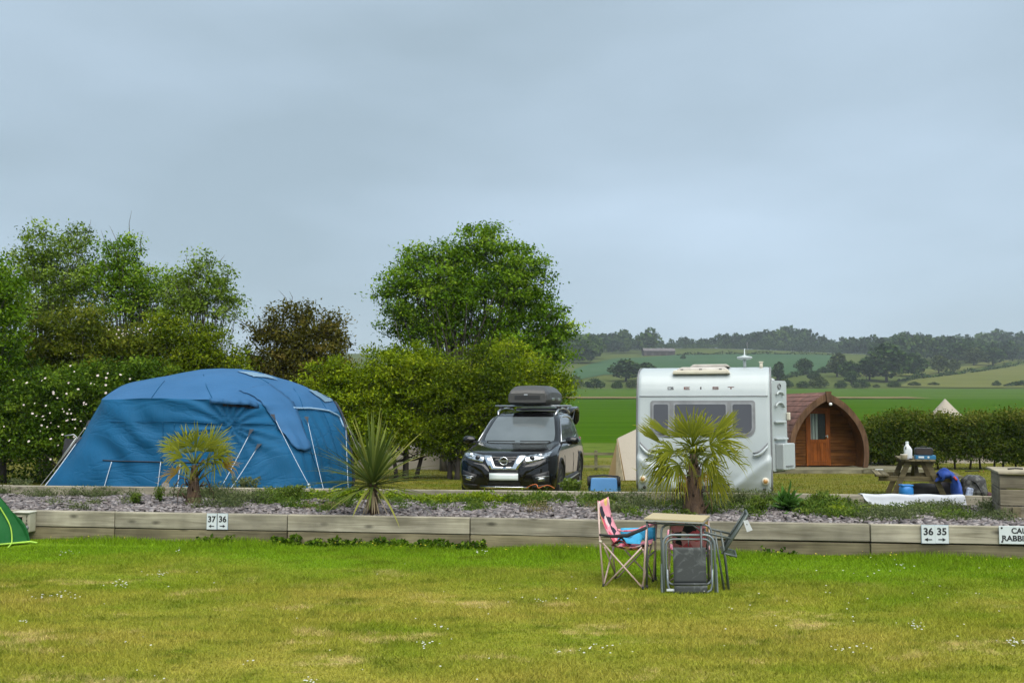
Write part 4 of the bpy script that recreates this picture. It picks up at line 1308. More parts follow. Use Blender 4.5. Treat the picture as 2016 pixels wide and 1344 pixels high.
for i in range(len(CVP) - 1):
    (y0, z0), (y1, z1) = CVP[i], CVP[i + 1]
    n = max(1, int(math.hypot(y1 - y0, z1 - z0) / 0.035)) if z0 < 2.45 and y0 < 0.7 else 1
    for k in range(n): prof.append((y0 + (y1 - y0) * k / n, z0 + (z1 - z0) * k / n))
prof.append(CVP[-1])
P = []
for (y, z) in prof:
    row = []
    for xx in xs:
        x = xx * CVW
        ed = max(0, abs(xx) - 0.955) / 0.045
        dy = 0.05 * ed ** 2
        arch = 0.0
        zz = z
        if y < 0.2 and z < 0.5:     # the skirt is cut up in the middle for the draw bar
            lift = np.clip((0.60 - abs(x)) / 0.22, 0, 1) * 0.14
            zz = max(z, 0.26 + lift)
        row.append(Vector((x, y + dy + (cv_relief(x, z) if y < 0.3 and z < 1.3 else 0), zz - (0.02 * ed ** 2 if y > 0.3 else 0))))
    P.append(row)
b.grid(P, True, flip=False)
b.build('body_shell', M_CVWHITE, caravan)
for s in (-1, 1):
    b = MB()
    poly = [(y, z) for (y, z) in CVP] + [(4.95, 0.28), (0.12, 0.28)]
    b.prism([(y, z) for (y, z) in CVP], lambda u, v, t: Vector((t, u + (0.05 if u < 0.4 else 0), v - 0.02)), s * (CVW - 0.012), s * (CVW - 0.03))
    b.build('side_wall', M_CVWHITE, caravan)
    b = MB()      # awning rail
    b.tube([Vector((s * (CVW + 0.002), y + 0.035, z - 0.008)) for (y, z) in CVP[1:20]], 0.016, n=6)
    b.build('awning_rail', M_CVGREY, caravan, recalc=False)
b = MB(); b.box((0, 2.5, 0.42), (2.1, 4.6, 0.10)); b.build('chassis_floor', M_RUBBER, caravan)
# seam between roof cap and front panel
b = MB(); b.tube([Vector((x, 0.095, 1.935)) for x in np.linspace(-1.09, 1.09, 12)], 0.008, n=5); b.build('cap_seam', M_CVGREY, caravan, recalc=False)
# front window: sunk grey frame, three acrylic panes with pale gaskets
def rounded(x0, x1, z0, z1, r, rb=None, n=5):
    rb = rb or r
    out = []
    for cx, cz, a0, rr in ((x1 - r, z1 - r, 0, r), (x0 + r, z1 - r, 90, r), (x0 + rb, z0 + rb, 180, rb), (x1 - rb, z0 + rb, 270, rb)):
        for k in range(n + 1):
            a = R(a0 + 90 * k / n)
            out.append((cx + rr * math.cos(a), cz + rr * math.sin(a)))
    return out
def cv_panel(poly, o0, o1): 
    return MB().prism(poly, lambda u, v, t: Vector((u, cvy(v) - t, v)), o0, o1)
WX0, WX1, WZ0, WZ1 = -0.90, 0.88, 1.235, 1.86
wf = cv_panel(rounded(WX0, WX1, WZ0, WZ1, 0.05, 0.16), 0.0, 0.012).build('window_frame', M_CVGREY, caravan)
M_GASKET = pmat('pale_grey_gasket', (0.25, 0.26, 0.27), 0.5)
for (x0, x1, rb0) in ((-0.865, -0.565, 1), (-0.50, 0.415, 0), (0.48, 0.845, 1)):
    p = cv_panel(rounded(x0, x1, WZ0 + 0.05, WZ1 - 0.035, 0.03, 0.12 if rb0 else 0.03), 0.013, 0.022).build('window_gasket', M_GASKET, caravan)
    cv_panel(rounded(x0 + 0.025, x1 - 0.025, WZ0 + 0.075, WZ1 - 0.065, 0.03, 0.10 if rb0 else 0.03), 0.0225, 0.028).build('pane', M_CVGLASS, p)
# lettering GEIST, wide set
def cvb(b_, x, z, w, h): b_.box((x, cvy(z) - 0.004, z), (w, 0.008, h))
LZ = 2.075
for ch, cx in (('G', -0.55), ('E', -0.27), ('I', -0.03), ('S', 0.22), ('T', 0.48)):
    b = MB(); w, h, t = 0.10, 0.036, 0.009
    if ch == 'G':
        for (x, z, a, c) in ((0, h / 2, w, t), (0, -h / 2, w, t), (-w / 2 + t / 2, 0, t, h - t), (w / 2 - t / 2, -h / 4, t, h / 2 - t), (w / 4, 0, w / 2.6, t)): cvb(b, cx + x, LZ + z, a, c)
    if ch == 'E':
        for (x, z, a, c) in ((0, h / 2, w, t), (0, -h / 2, w, t), (0, 0, w * 0.8, t * 0.8), (-w / 2 + t, 0, 2 * t, h - t)): cvb(b, cx + x, LZ + z, a, c)
    if ch == 'I': cvb(b, cx, LZ, 0.02, h + t)
    if ch == 'S':
        for (x, z, a, c) in ((0, h / 2, w, t), (0, 0, w, t), (0, -h / 2, w, t), (-w / 2 + t / 2, h / 4, t, h / 2 - t), (w / 2 - t / 2, -h / 4, t, h / 2 - t)): cvb(b, cx + x, LZ + z, a, c)
    if ch == 'T':
        cvb(b, cx, LZ + h / 2, w * 1.05, t); cvb(b, cx, LZ - t / 2, 0.022, h - t)
    b.build('letter', M_LETTER if ch in 'GI' else M_LETTER2, caravan)
# marker lamps, grab handles, sockets
M_AMBER = pmat('amber_lens', (0.42, 0.22, 0.06), 0.25, coat=0.5)
for s in (-1, 1):
    z = 0.505
    b = MB(); b.lathe([(0.0, -0.02), (0.055, -0.02), (0.062, 0.0), (0.062, 0.03)], 20, (s * 1.03, cvy(z) - 0.03, z), 'y'); o = b.build('fog_lamp_ring', M_CVCREAM, caravan)
    b = MB(); b.lathe([(0.0, -0.032), (0.03, -0.028), (0.038, -0.018)], 16, (s * 1.03, cvy(z) - 0.032, z), 'y'); b.build('fog_lamp_lens', M_AMBER, o)
    b = MB(); b.lathe([(0.0, -0.012), (0.026, -0.012), (0.028, 0.02)], 14, (s * 1.01, cvy(0.36) - 0.025, 0.36), 'y'); b.build('jacking_socket', M_RUBBER, caravan)
    b = MB()
    pts = [Vector((s * (0.83 + 0.25 * f), cvy(0.9) - 0.02 - 0.035 * math.sin(f * PI), 0.93 + 0.17 * f - 0.05 * math.sin(f * PI))) for f in np.linspace(0, 1, 9)]
    b.tube(pts, [0.012, .02, .024, .026, .027, .026, .024, .02, .012], n=8); b.build('grab_handle', M_CVWHITE, caravan, recalc=False)
    b = MB(); b.tube([p + Vector((0, 0.022, 0.045)) for p in pts], [0.006, .012, .016, .018, .018, .018, .016, .012, .006], n=6); b.build('handle_recess', M_CVGREY, caravan, recalc=False)
# roof hatch and aerial
b = MB(); b.prism([(-0.53, 2.32), (0.47, 2.32), (0.44, 2.39), (-0.50, 2.39)], lambda u, v, t: Vector((u, 0.18 + t, v)), 0.0, 0.9); b.build('hatch_base', M_CVCREAM, caravan, bevel=0.015)
b = MB(); b.prism([(-0.47, 2.395), (0.44, 2.395), (0.37, 2.45), (-0.38, 2.45)], lambda u, v, t: Vector((u, 0.26 + t + (v - 2.39) * 1.2, v)), 0.0, 0.75); o = b.build('roof_hatch', M_CVROOF, caravan, bevel=0.015)
b = MB(); b.prism([(-0.24, 2.452), (0.46, 2.452), (0.40, 2.50), (-0.18, 2.50)], lambda u, v, t: Vector((u, 0.42 + t, v)), 0.0, 0.6); b.build('hatch_lid', M_CVROOF, o, bevel=0.012)
for x in (-0.36, -0.04, 0.30):
    b = MB(); b.box((x, 0.235, 2.40), (0.05, 0.02, 0.022)); b.build('hatch_catch', M_RUBBER, o)
a = MB(); a.tube([(0.70, 0.75, 2.44), (0.70, 0.75, 2.60)], 0.028, n=8); aer = a.build('aerial_mast', M_CVWHITE, caravan, recalc=False)
a = MB(); a.lathe([(0.0, 2.60), (0.05, 2.585), (0.125, 2.605), (0.14, 2.622), (0.125, 2.64), (0.05, 2.655), (0.012, 2.67), (0.008, 2.78), (0, 2.785)], 20, (0.70, 0.75, 0)); a.build('aerial_disc', M_CVWHITE, aer)
a = MB(); a.tube([(0.74, 0.78, 2.6), (0.75, 0.78, 2.9)], 0.005, n=4); a.build('aerial_whip', M_CVGREY, aer, recalc=False)
b = MB(); b.tube([(0.985, 0.6, 2.42), (0.985, 0.6, 2.53)], 0.03, n=8); b.box((0.985, 0.6, 2.535), (0.075, 0.075, 0.02)); b.build('flue', M_CVCREAM, caravan)
# wheels, draw bar, corner steadies
def wheel_at(parent, x, y, r, w, spokes=True, off=1):
    t = MB(); t.lathe([(r * 0.66, -w / 2), (r * 0.9, -w / 2), (r * 0.985, -w * 0.36), (r, -w * 0.2), (r, w * 0.2), (r * 0.985, w * 0.36), (r * 0.9, w / 2), (r * 0.66, w / 2)], 32, (0, 0, 0), 'x')
    wr = bpy.data.objects.new('wheel', t.mesh('tyre')); wr.data.materials.append(M_RUBBER); col.objects.link(wr); wr.parent = parent; wr.location = (x, y, r)
    d = MB(); d.lathe([(0.02, off * w * 0.30), (r * 0.12, off * w * 0.32), (r * 0.15, off * w * 0.22), (r * 0.17, off * w * 0.18)], 24, (0, 0, 0), 'x')
    d.lathe([(r * 0.58, off * w * 0.40), (r * 0.66, off * w * 0.47), (r * 0.69, off * w * 0.40), (r * 0.66, 0)], 32, (0, 0, 0), 'x')
    for k in range(5):
        for dk in (-0.16, 0.16):
            a0 = 2 * PI * k / 5 + dk * 0.5; a1 = 2 * PI * k / 5 + dk * 1.7
            d.beam((off * w * 0.24, math.cos(a0) * r * 0.12, math.sin(a0) * r * 0.12), (off * w * 0.38, math.cos(a1) * r * 0.62, math.sin(a1) * r * 0.62), 0.03, 0.022, up=(1, 0, 0))
    d.build('rim', M_ALLOY, wr)
    k = MB(); k.lathe([(0.0, off * w * 0.08), (r * 0.6, off * w * 0.08)], 24, (0, 0, 0), 'x'); k.build('brake_disc', M_RUBBER, wr)
    return wr
M_ALLOY = pmat('alloy_rim', (0.42, 0.43, 0.45), 0.3, (0.30, 0.31, 0.33), scale=6, metal=0.8)
for s in (-1, 1): wheel_at(caravan, s * 0.98, 2.6, 0.32, 0.2, off=s)
b = MB()
for s in (-1, 1): b.beam((s * 0.55, 0.4, 0.40), (0.0, -1.0, 0.42), 0.06, 0.10)
b.box((0, -1.08, 0.45), (0.10, 0.25, 0.10)); b.build('draw_bar', M_RUBBER, caravan)
b = MB(); b.lathe([(0.10, -0.045), (0.115, -0.02), (0.115, 0.02), (0.10, 0.045)], 16, (0.02, -0.85, 0.115), 'x'); b.tube([(0.02, -0.85, 0.11), (0.02, -0.85, 0.75)], 0.024, n=8); b.build('jockey_wheel', M_RUBBER, caravan)
for s in (-1, 1):
    b = MB(); b.beam((s * 0.9, 0.35, 0.36), (s * 0.95, 0.2, 0.03), 0.05, 0.05); b.box((s * 0.95, 0.2, 0.015), (0.14, 0.14, 0.03)); b.build('corner_steady', M_RUBBER, caravan)
# open door: hinged on the right side wall, its inner face towards the camera
DW, DH = 0.56, 1.62
dr = bpy.data.objects.new('door_hinge', None)
th = R(150)
dm = MB(); dm.prism(rounded(0, DW, 0, DH, 0.05), lambda u, v, t: Vector((u, t, v)), 0.0, 0.045)
door = dm.build('door', M_CVWHITE, caravan, bevel=0.006)
door.location = (CVW + 0.02, 0.95, 0.60)
door.rotation_euler = (0, 0, R(62))
def dpart(name, mb, mat, bevel=0.0):
    return mb.build(name, mat, door, bevel=bevel)
dpart('door_edge_seal', MB().prism(rounded(-0.02, DW + 0.02, -0.02, DH + 0.02, 0.06), lambda u, v, t: Vector((u, t, v)), 0.047, 0.06), M_RUBBER)
b = MB(); b.prism(rounded(0.10, DW - 0.02, 0.03, 0.50, 0.03), lambda u, v, t: Vector((u, -t, v)), 0.002, 0.16); bn = dpart('waste_bin', b, M_CVWHITE, 0.012)
b = MB(); b.box((DW / 2 + 0.02, -0.165, 0.10), (0.26, 0.02, 0.02)); b.build('bin_lip', M_CVGREY, bn)
b = MB(); b.prism(rounded(0.06, DW - 0.08, 0.56, 0.60, 0.015), lambda u, v, t: Vector((u, -t, v)), 0.002, 0.07); dpart('shelf', b, M_CVWHITE, 0.01)
b = MB(); b.prism(rounded(0.06, DW - 0.12, 0.86, 0.90, 0.015), lambda u, v, t: Vector((u, -t, v)), 0.002, 0.06); dpart('shelf', b, M_CVWHITE, 0.01)
b = MB(); b.tube([Vector((0.10 + 0.30 * (0.5 - 0.5 * math.cos(a)), -0.03, 1.14 + 0.09 * math.sin(a))) for a in np.linspace(0, PI, 9)], 0.02, n=6); dpart('moulding', b, M_CVWHITE)
b = MB(); b.tube([Vector((0.14 + 0.24 * (0.5 - 0.5 * math.cos(a)), -0.03, 1.36 + 0.06 * math.sin(a))) for a in np.linspace(0, PI, 9)], 0.02, n=6); dpart('moulding', b, M_CVWHITE)
b = MB(); b.tube([Vector((0.27 + 0.05 * math.cos(a), -0.01, 1.52 + 0.045 * math.sin(a))) for a in np.linspace(0, 2 * PI, 13)], 0.010, n=5); dpart('coat_hook', b, M_CVGREY)
b = MB(); b.box((DW - 0.02, -0.04, 0.98), (0.05, 0.06, 0.14)); dpart('latch', b, M_CVCREAM, 0.01)
bpy.data.objects.remove(dr)
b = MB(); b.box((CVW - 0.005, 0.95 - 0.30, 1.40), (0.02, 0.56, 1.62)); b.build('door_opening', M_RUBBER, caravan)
b = MB(); b.lathe([(0.0, 0.05), (0.04, 0.03), (0.045, 0.0)], 12, (CVW + 0.03, 0.45, 2.2)); b.build('awning_lamp', M_CVWHITE, caravan)

# ================================================================== WOODEN POD
POD_Y = 31.2
S_P = POD_Y / FPX
pod_loc = G(1627, POD_Y, 0)
pod_z = 1.75 - (919 - HOR) * S_P       # deck level
pod = thing('camping_pod', 'brown arched timber camping pod with a glazed door', 'camping pod', (pod_loc.x, POD_Y, pod_z))
M_PODARCH = woodmat('pod_arch_timber', srgb('#715641'), srgb('#503b2a'), knots=False, axis=2)
M_PODPLANK = woodmat('pod_cladding', srgb('#855528'), srgb('#593718'), knots=False, axis=0)
M_PODDOOR = woodmat('pod_door_timber', srgb('#a55c20'), srgb('#7c4114'), knots=False, axis=2, rough=0.5)
M_SHINGLE = pmat('red_brown_shingle', srgb('#7b5448'), 0.9, srgb('#54382f'), scale=5, bump=0.6, bscale=30, stretch=(1, 0.5, 1))
M_CURTAIN = clothmat('pale_curtain', (0.50, 0.54, 0.50), (0.40, 0.44, 0.40), 0.1)
M_DARKROOM = pmat('dark_interior', (0.012, 0.012, 0.014), 0.4)
PW, PH = 1.33, 2.37
def podarc(t):
    """right half of the pointed arch, t 0 at the ground to 1 at the apex, as (x, z)"""
    pts = [(1.20, 0.0), (1.245, 0.35), (1.23, 0.75), (1.14, 1.15), (0.96, 1.52), (0.70, 1.86), (0.38, 2.14), (0.0, 2.36)]
    q = catmull(np.array([(a, 0, c) for a, c in pts]), t * 7)
    return float(q[0]), float(q[2])
PL = 5.2
def podpt(t, k=1.0, y=0.0, s=1):
    x, z = podarc(t)
    return Vector((s * x * k, y, z * k if k >= 1 else z * k))
for s in (-1, 1):      # shingle courses, each lapping over the one below
    N_ = 12
    for i in range(N_):
        b = MB()
        t0, t1 = i / N_, (i + 1) / N_ + 0.012
        P = []
        for (t, o) in ((t0, 0.050), (t0 + 0.002, 0.028), ((t0 + t1) / 2, 0.026), (min(t1, 1.0), 0.018)):
            x, z = podarc(min(t, 1))
            x2, z2 = podarc(min(t + 0.01, 1)); x1, z1 = podarc(max(t - 0.01, 0))
            tx, tz = x2 - x1, z2 - z1
            l = math.hypot(tx, tz); nx, nz_ = tz / l, -tx / l
            P.append([Vector((s * (x + nx * o), y, z + nz_ * o)) for y in np.linspace(0.02, PL, 24)])
        b.grid(P, False)
        b.build('shingle_course', M_SHINGLE, pod, solid=0.02)
b = MB(); b.add([(-0.14, -0.03, 2.30), (0, -0.03, 2.42), (0.14, -0.03, 2.30), (-0.14, PL, 2.30), (0, PL, 2.42), (0.14, PL, 2.30)], [(0, 1, 4, 3), (1, 2, 5, 4)]); b.build('ridge_cap', M_SHINGLE, pod, solid=0.03)
# inner lining of the vault
b = MB(); P = []
for t in np.linspace(-1, 1, 40):
    x, z = podarc(1 - abs(t)); P.append([Vector(((-1 if t < 0 else 1) * x * 0.985, y, z * 0.985)) for y in (0.03, 1.1)])
b.grid(P, True); b.build('porch_lining', M_PODPLANK, pod)
for s in (-1, 1):      # arch boards of the gable
    b = MB(); P = []
    for t in np.linspace(0, 1, 22):
        x, z = podarc(t); k = 0.905
        xi, zi = x - 0.13 * (1 - 0.25 * t), z - 0.15 * t
        if t == 1: xi, zi = 0, z - 0.15
        P.append([Vector((s * (x + .03), -0.06, z + .02)), Vector((s * xi, -0.06, zi)), Vector((s * xi, 0.03, zi)), Vector((s * (x + .03), 0.03, z + .02)), Vector((s * (x + .03), -0.06, z + .02))])
    b.grid(P, False); b.build('arch_board', M_PODARCH, pod)
b = MB(); b.prism([(-0.10, 2.44), (0.10, 2.44), (0.04, 2.08), (-0.04, 2.08)], lambda u, v, t: Vector((u, t, v)), -0.10, -0.05); b.build('apex_block', M_PODARCH, pod)
b = MB(); b.lathe([(0, -.05), (0.04, -.04), (0.055, 0), (0.04, .04), (0, .05)], 12, (0.05, -0.12, 2.03)); 
b.build('porch_lamp', pmat('white_lamp_glass', (0.75, 0.75, 0.72), 0.3), pod)
# recessed front wall of horizontal boards
YW = 0.95
DX0, DX1, DZ1 = -0.38, 0.30, 1.80
nb = 21
for i in range(nb):
    z0, z1 = i * 0.108, (i + 1) * 0.108 - 0.004
    zm = z1
    xw = None
    for t in np.linspace(0, 1, 200):
        x, z = podarc(t)
        if z >= z1: xw = x * 0.975; break
    if xw is None or xw < 0.05: continue
    segs = [(-xw, DX0 - 0.06), (DX1 + 0.06, xw)] if z0 < DZ1 + 0.05 else [(-xw, xw)]
    for (a, c) in segs:
        if c - a < 0.05: continue
        b = MB(); b.add([(a, YW + 0.012, z0), (c, YW + 0.012, z0), (c, YW, z1 - 0.012), (a, YW, z1 - 0.012), (a, YW + 0.02, z1), (c, YW + 0.02, z1), (a, YW - 0.004, z0), (c, YW - 0.004, z0)], [(6, 7, 2, 3), (3, 2, 5, 4), (0, 1, 7, 6)])
        b.build('cladding_board', M_PODPLANK, pod)
b = MB(); b.prism([(podarc(t)[0] * 0.97, podarc(t)[1] * 0.97) for t in np.linspace(0, 1, 20)] + [(-podarc(t)[0] * 0.97, podarc(t)[1] * 0.97) for t in np.linspace(0.95, 0, 19)], lambda u, v, t: Vector((u, t, v)), YW + 0.03, YW + 0.08); b.build('back_panel', M_PODPLANK, pod)
b = MB(); b.prism([(podarc(t)[0], podarc(t)[1]) for t in np.linspace(0, 1, 20)] + [(-podarc(t)[0], podarc(t)[1]) for t in np.linspace(0.95, 0, 19)], lambda u, v, t: Vector((u, t, v)), PL - 0.08, PL - 0.03); b.build('rear_wall', M_PODPLANK, pod)
b = MB(); b.box((DX0 - 0.03, YW - 0.01, DZ1 / 2 + 0.02), (0.055, 0.06, DZ1 + 0.04)); b.box((DX1 + 0.03, YW - 0.01, DZ1 / 2 + 0.02), (0.055, 0.06, DZ1 + 0.04)); b.box(((DX0 + DX1) / 2, YW - 0.012, DZ1 + 0.07), (DX1 - DX0 + 0.12, 0.06, 0.06)); b.build('door_frame', M_PODDOOR, pod)
dc = (DX0 + DX1) / 2; dw = DX1 - DX0
b = MB()
b.box((DX0 + 0.045, YW - 0.02, DZ1 / 2 + 0.02), (0.09, 0.045, DZ1)); b.box((DX1 - 0.045, YW - 0.02, DZ1 / 2 + 0.02), (0.09, 0.045, DZ1))
for (z, h) in ((0.08, 0.13), (0.82, 0.10), (DZ1 - 0.03, 0.10)): b.box((dc, YW - 0.019, z), (dw - 0.17, 0.045, h))
b.box((dc, YW - 0.005, 0.45), (dw - 0.17, 0.02, 0.66))
pd = b.build('door', M_PODDOOR, pod)
for i in range(5):
    b = MB(); b.box((dc - 0.22 + i * 0.11, YW - 0.020, 0.45), (0.1, 0.012, 0.60)); b.build('door_board', M_PODDOOR, pd, bevel=0.004)
b = MB(); b.box((dc, YW + 0.02, 1.30), (dw - 0.17, 0.01, 0.88)); b.build('dark_room', M_DARKROOM, pd)
b = MB(); b.grid([[Vector((dc - 0.27 + x, YW + 0.008 - 0.012 * math.sin(x * 60), z)) for x in np.linspace(0, 0.27, 24)] for z in (0.87, 1.3, 1.73)]); b.build('curtain', M_CURTAIN, pd)
b = MB(); b.box((dc, YW - 0.010, 1.30), (dw - 0.17, 0.004, 0.87))
def glassmat():
    m, nt, bs = nodes('window_glass')
    bs.inputs['Base Color'].default_value = (0.9, 0.95, 0.95, 1); bs.inputs['Roughness'].default_value = 0.02
    bs.inputs['Transmission Weight'].default_value = 1.0; bs.inputs['IOR'].default_value = 1.1
    return m
M_GLASS = glassmat()
b.build('pane', M_GLASS, pd)
b = MB(); b.box((DX1 - 0.05, YW - 0.07, 0.97), (0.03, 0.05, 0.10)); b.tube([(DX1 - 0.05, YW - 0.09, 0.98), (DX1 - 0.14, YW - 0.09, 0.98)], 0.012, n=6); b.build('handle', M_CHROME, pd)
# deck in front of and under the pod
M_DECK = woodmat('deck_boards', srgb('#8f8a72'), srgb('#6a654f'), knots=False, axis=0)
deck = thing('pod_deck', 'low weathered timber deck in front of the arched pod', 'deck', (pod_loc.x, POD_Y, pod_z))
for i in range(9):
    b = MB(); b.box((0, 0, 0), (5.3, 0.14, 0.03)); o = b.build('deck_board', M_DECK, deck); o.location = (0.35, -0.75 + i * 0.146, -0.018 + random.uniform(-.002, .002))
b = MB(); b.box((0.35, -0.83, -0.10), (5.3, 0.035, 0.15)); b.build('fascia_board', M_DECK, deck)
b = MB(); b.box((0.35, 2.8, -0.10), (5.2, 5.0, 0.10)); b.build('under_frame', M_DECK, deck)
# timber edge and pod sign right of the pod
r0 = thing('timber_rail', 'short horizontal timber rail at the end of the pod deck', 'rail', G(1728, 30.2))
b = MB(); q0, q1 = at(1700, 926, 30.3), at(1750, 928, 30.0); b.beam(q0, q1, 0.10, 0.17); b.build('rail_board', M_DECK, r0, off=r0.location, bevel=0.01)
for px in (1712, 1744):
    b = MB(); g = G(px, 30.15); b.box((g.x, 30.22, (g.z + at(px, 931, 30.2).z) / 2 - 0.05), (0.09, 0.09, 0.35)); b.build('post', M_DECK, r0, off=r0.location)
M_SIGN = pmat('white_sign_plate', (0.60, 0.64, 0.65), 0.4, (0.56, 0.60, 0.61), scale=3)
M_INK = pmat('black_ink', (0.02, 0.02, 0.024), 0.5)
ps = thing('pod_sign', 'small white sign reading POD 1 on the timber rail', 'sign', at(1731, 929, 29.9))
b = MB(); b.box((0, 0, 0), (0.245, 0.012, 0.19)); b.build('plate', M_SIGN, ps, bevel=0.003)
o = link('lettering', text_mesh('POD 1', 0.075, 0.002, 0.0015), M_INK, ps); o.rotation_euler = (PI / 2, 0, 0); o.location = (0, -0.009, 0)

# ================================================================== CANVAS TENTS FURTHER BACK
M_CANVAS = clothmat('cream_canvas', (0.42, 0.375, 0.305), (0.39, 0.345, 0.28), 0.2, rough=0.9, bump=0.15)
M_CANVAS_TAN = clothmat('tan_canvas', (0.46, 0.33, 0.17), (0.40, 0.28, 0.14), 0.2, rough=0.9, bump=0.15)  # browner cloth for the end flap of the ridge tent
def bell_tent(label, px, Y, peak_py, rad, wall_h, n=14):
    base = G(px, Y)
    t = thing('bell_tent', label, 'tent', base, 0, 'cream canvas tents')
    H = at(px, peak_py, Y).z - base.z
    cone, wall = MB(), MB()
    P, Q = [], []
    for k in range(n * 4 + 1):
        a = 2 * PI * k / (n * 4)
        sc = 1 - 0.035 * abs(math.sin(a * n / 2))
        P.append([Vector((math.cos(a) * r * (1 - (1 - sc) * f), math.sin(a) * r * (1 - (1 - sc) * f), z)) for f, r, z in
                  [(f, rad * f, wall_h + (H - wall_h) * (1 - f) - 0.16 * H * math.sin(f * PI) * 0.5) for f in np.linspace(0.01, 1, 12)]])
        Q.append([Vector((math.cos(a) * rad * sc * 1.0, math.sin(a) * rad * sc, wall_h)), Vector((math.cos(a) * rad * 1.01, math.sin(a) * rad * 1.01, -0.05))])
    cone.grid(P); cone.build('canopy', M_CANVAS, t, recalc=False)
    wall.grid(Q); wall.build('side_wall', M_CANVAS, t, recalc=False)
    b = MB()
    for k in range(n):
        a = 2 * PI * k / n
        b.tube([(math.cos(a) * rad, math.sin(a) * rad, wall_h), (math.cos(a) * (rad + 1.3), math.sin(a) * (rad + 1.3), 0.02)], 0.01, n=4)
    b.build('guy_ropes', M_ROPE_G, t, recalc=False)['kind'] = 'stuff'
    return t
bell_tent('white bell tent whose peak shows above the clipped hedge', 1857, 41.5, 784, 2.3, 0.7)
bell_tent('cream bell tent whose wall glows between the trunks left of the black car', 845, 36, 846, 2.6, 0.75)
# ridge tent left of the caravan
rt = thing('canvas_ridge_tent', 'cream canvas ridge tent with tan end standing left of the caravan', 'tent', G(1235, 27.5))
A = [at(1216, 862, 26.6), at(1258, 842, 26.8), at(1320, 828, 27.0)]
Bo = [G(1229, 25.6, 0.02), G(1270, 25.5, 0.02), G(1330, 25.5, 0.02)]
Bk = [G(1210, 28.4, 0.02), G(1260, 28.6, 0.02), G(1320, 28.8, 0.02)]
b = MB()
def sheet(a, c, n=6, m=8, sag=0.05):
    P = []
    for i in range(m):
        f = i / (m - 1) * (len(a) - 1); k = min(int(f), len(a) - 2); g = f - k
        p, q = a[k].lerp(a[k + 1], g), c[k].lerp(c[k + 1], g)
        P.append([p.lerp(q, j / (n - 1)) + Vector((0, 0, -sag * math.sin(j / (n - 1) * PI))) for j in range(n)])
    return P
b.grid(sheet(A, Bo)); b.build('front_slope', M_CANVAS, rt, off=rt.location, recalc=False)
b = MB(); b.grid(sheet(A, Bk)); b.build('back_slope', M_CANVAS, rt, off=rt.location, recalc=False)
gt = [A[0], G(1194, 26.6, 0.02)]
b = MB(); b.add([A[0], Bo[0], gt[1].lerp(Bo[0], 0.4), gt[1]], [(0, 1, 2), (0, 2, 3)]); b.build('end_flap', M_CANVAS_TAN, rt, off=rt.location)
b = MB(); b.add([A[0] + Vector((-.02, -.05, -.02)), Bo[0] + Vector((-.05, -.15, 0)), gt[1].lerp(Bo[0], 0.45) + Vector((0, -.15, 0))], [(0, 1, 2)]); b.build('door_flap', pmat('pale_tan_canvas', (0.52, 0.43, 0.29), 0.9), rt, off=rt.location, solid=0.01)

# rail fence behind the car
fn = thing('rail_fence', 'weathered post and rail fence seen between the car and the cream tent', 'fence', G(1190, 33))
M_FENCE = woodmat('old_fence_rail', srgb('#8d8a6c'), srgb('#66624a'), knots=False, axis=0)
for (py) in (893, 918):
    b = MB(); b.beam(at(1100, py, 33), at(1260, py, 33), 0.06, 0.09); b.build('rail', M_FENCE, fn, off=fn.location)
for px in (1104, 1172, 1252):
    b = MB(); g = G(px, 33.06); b.beam(g - Vector((0, 0, .2)), (g.x, 33.06, at(px, 886, 33).z), 0.1, 0.1); b.build('post', M_FENCE, fn, off=fn.location)

# ================================================================== GREEN TENT AT THE LEFT EDGE
M_GTENT = clothmat('green_tent_fabric', (0.020, 0.135, 0.035), (0.014, 0.100, 0.027), 0.2, rough=0.5)
M_LIME = pmat('lime_piping', (0.36, 0.60, 0.06), 0.6)
gtent = thing('green_tent', 'corner of a green dome tent with lime seams at the left edge', 'tent', G(-120, 11.2))
tip = G(72, 12.45, 0.02)
Yg = 11.1
gp = lambda px, py, Y=Yg: at(px, py, Y)
top = gp(-150, 830, 12.3)
edge_r = [top, gp(-70, 905, 12.35), gp(0, 977, 12.4), gp(28, 1012, 12.42), gp(48, 1037, 12.44), tip]
hem = [tip, gp(40, 1066, 11.0), gp(0, 1072, 10.75), gp(-80, 1085, 10.4), gp(-260, 1098, 10.1)]
back = [top, gp(-200, 900, 12.4), gp(-220, 1000, 12.9), G(-230, 13.0)]
left = [gp(-420, 1095, 10.6), gp(-340, 960, 11.0), top]
P = []
for f in np.linspace(0, 1, 24):
    e = Vector(catmull(np.array([np.array(q) for q in edge_r]), f * 5))
    P.append([e.lerp(Vector(catmull(np.array([np.array(q) for q in ([top] + hem[::-1])]), 1 + (1 - 0) * 0 + 0)) if False else Vector((e.x - 1.9 * g * (0.15 + 0.85 * f), e.y - 1.5 * g * f - 0.05 * math.sin(g * 9 + f * 6) * f, max(0.02, e.z - 0.10 * g * f + 0.0 + 0.012 * math.sin(g * 23 + f * 11)))), 1.0) for g in np.linspace(0, 1, 26)])
b = MB(); b.grid(P, True); b.build('flysheet', M_GTENT, gtent, off=gtent.location, recalc=False)
hemline = [P[-1][j] + Vector((0, -0.01, 0.012)) for j in range(26)]
b = MB(); b.tube([tip + Vector((0.10, -.02, 0.0))] + hemline, 0.013, n=6); b.build('hem_piping', M_LIME, gtent, off=gtent.location, recalc=False)
for g0, g1 in ((4, 2), (6, 4)):
    b = MB(); pts = [P[i][max(0, min(25, int(g0 + (g1 - g0) * i / 23)))] + Vector((0, -0.02, 0.012)) for i in range(24)]
    b.tube(pts + [pts[-1] + Vector((0.07, -0.22, -0.02))], 0.009, n=5); b.build('seam_piping', M_LIME, gtent, off=gtent.location, recalc=False)
Pb = []
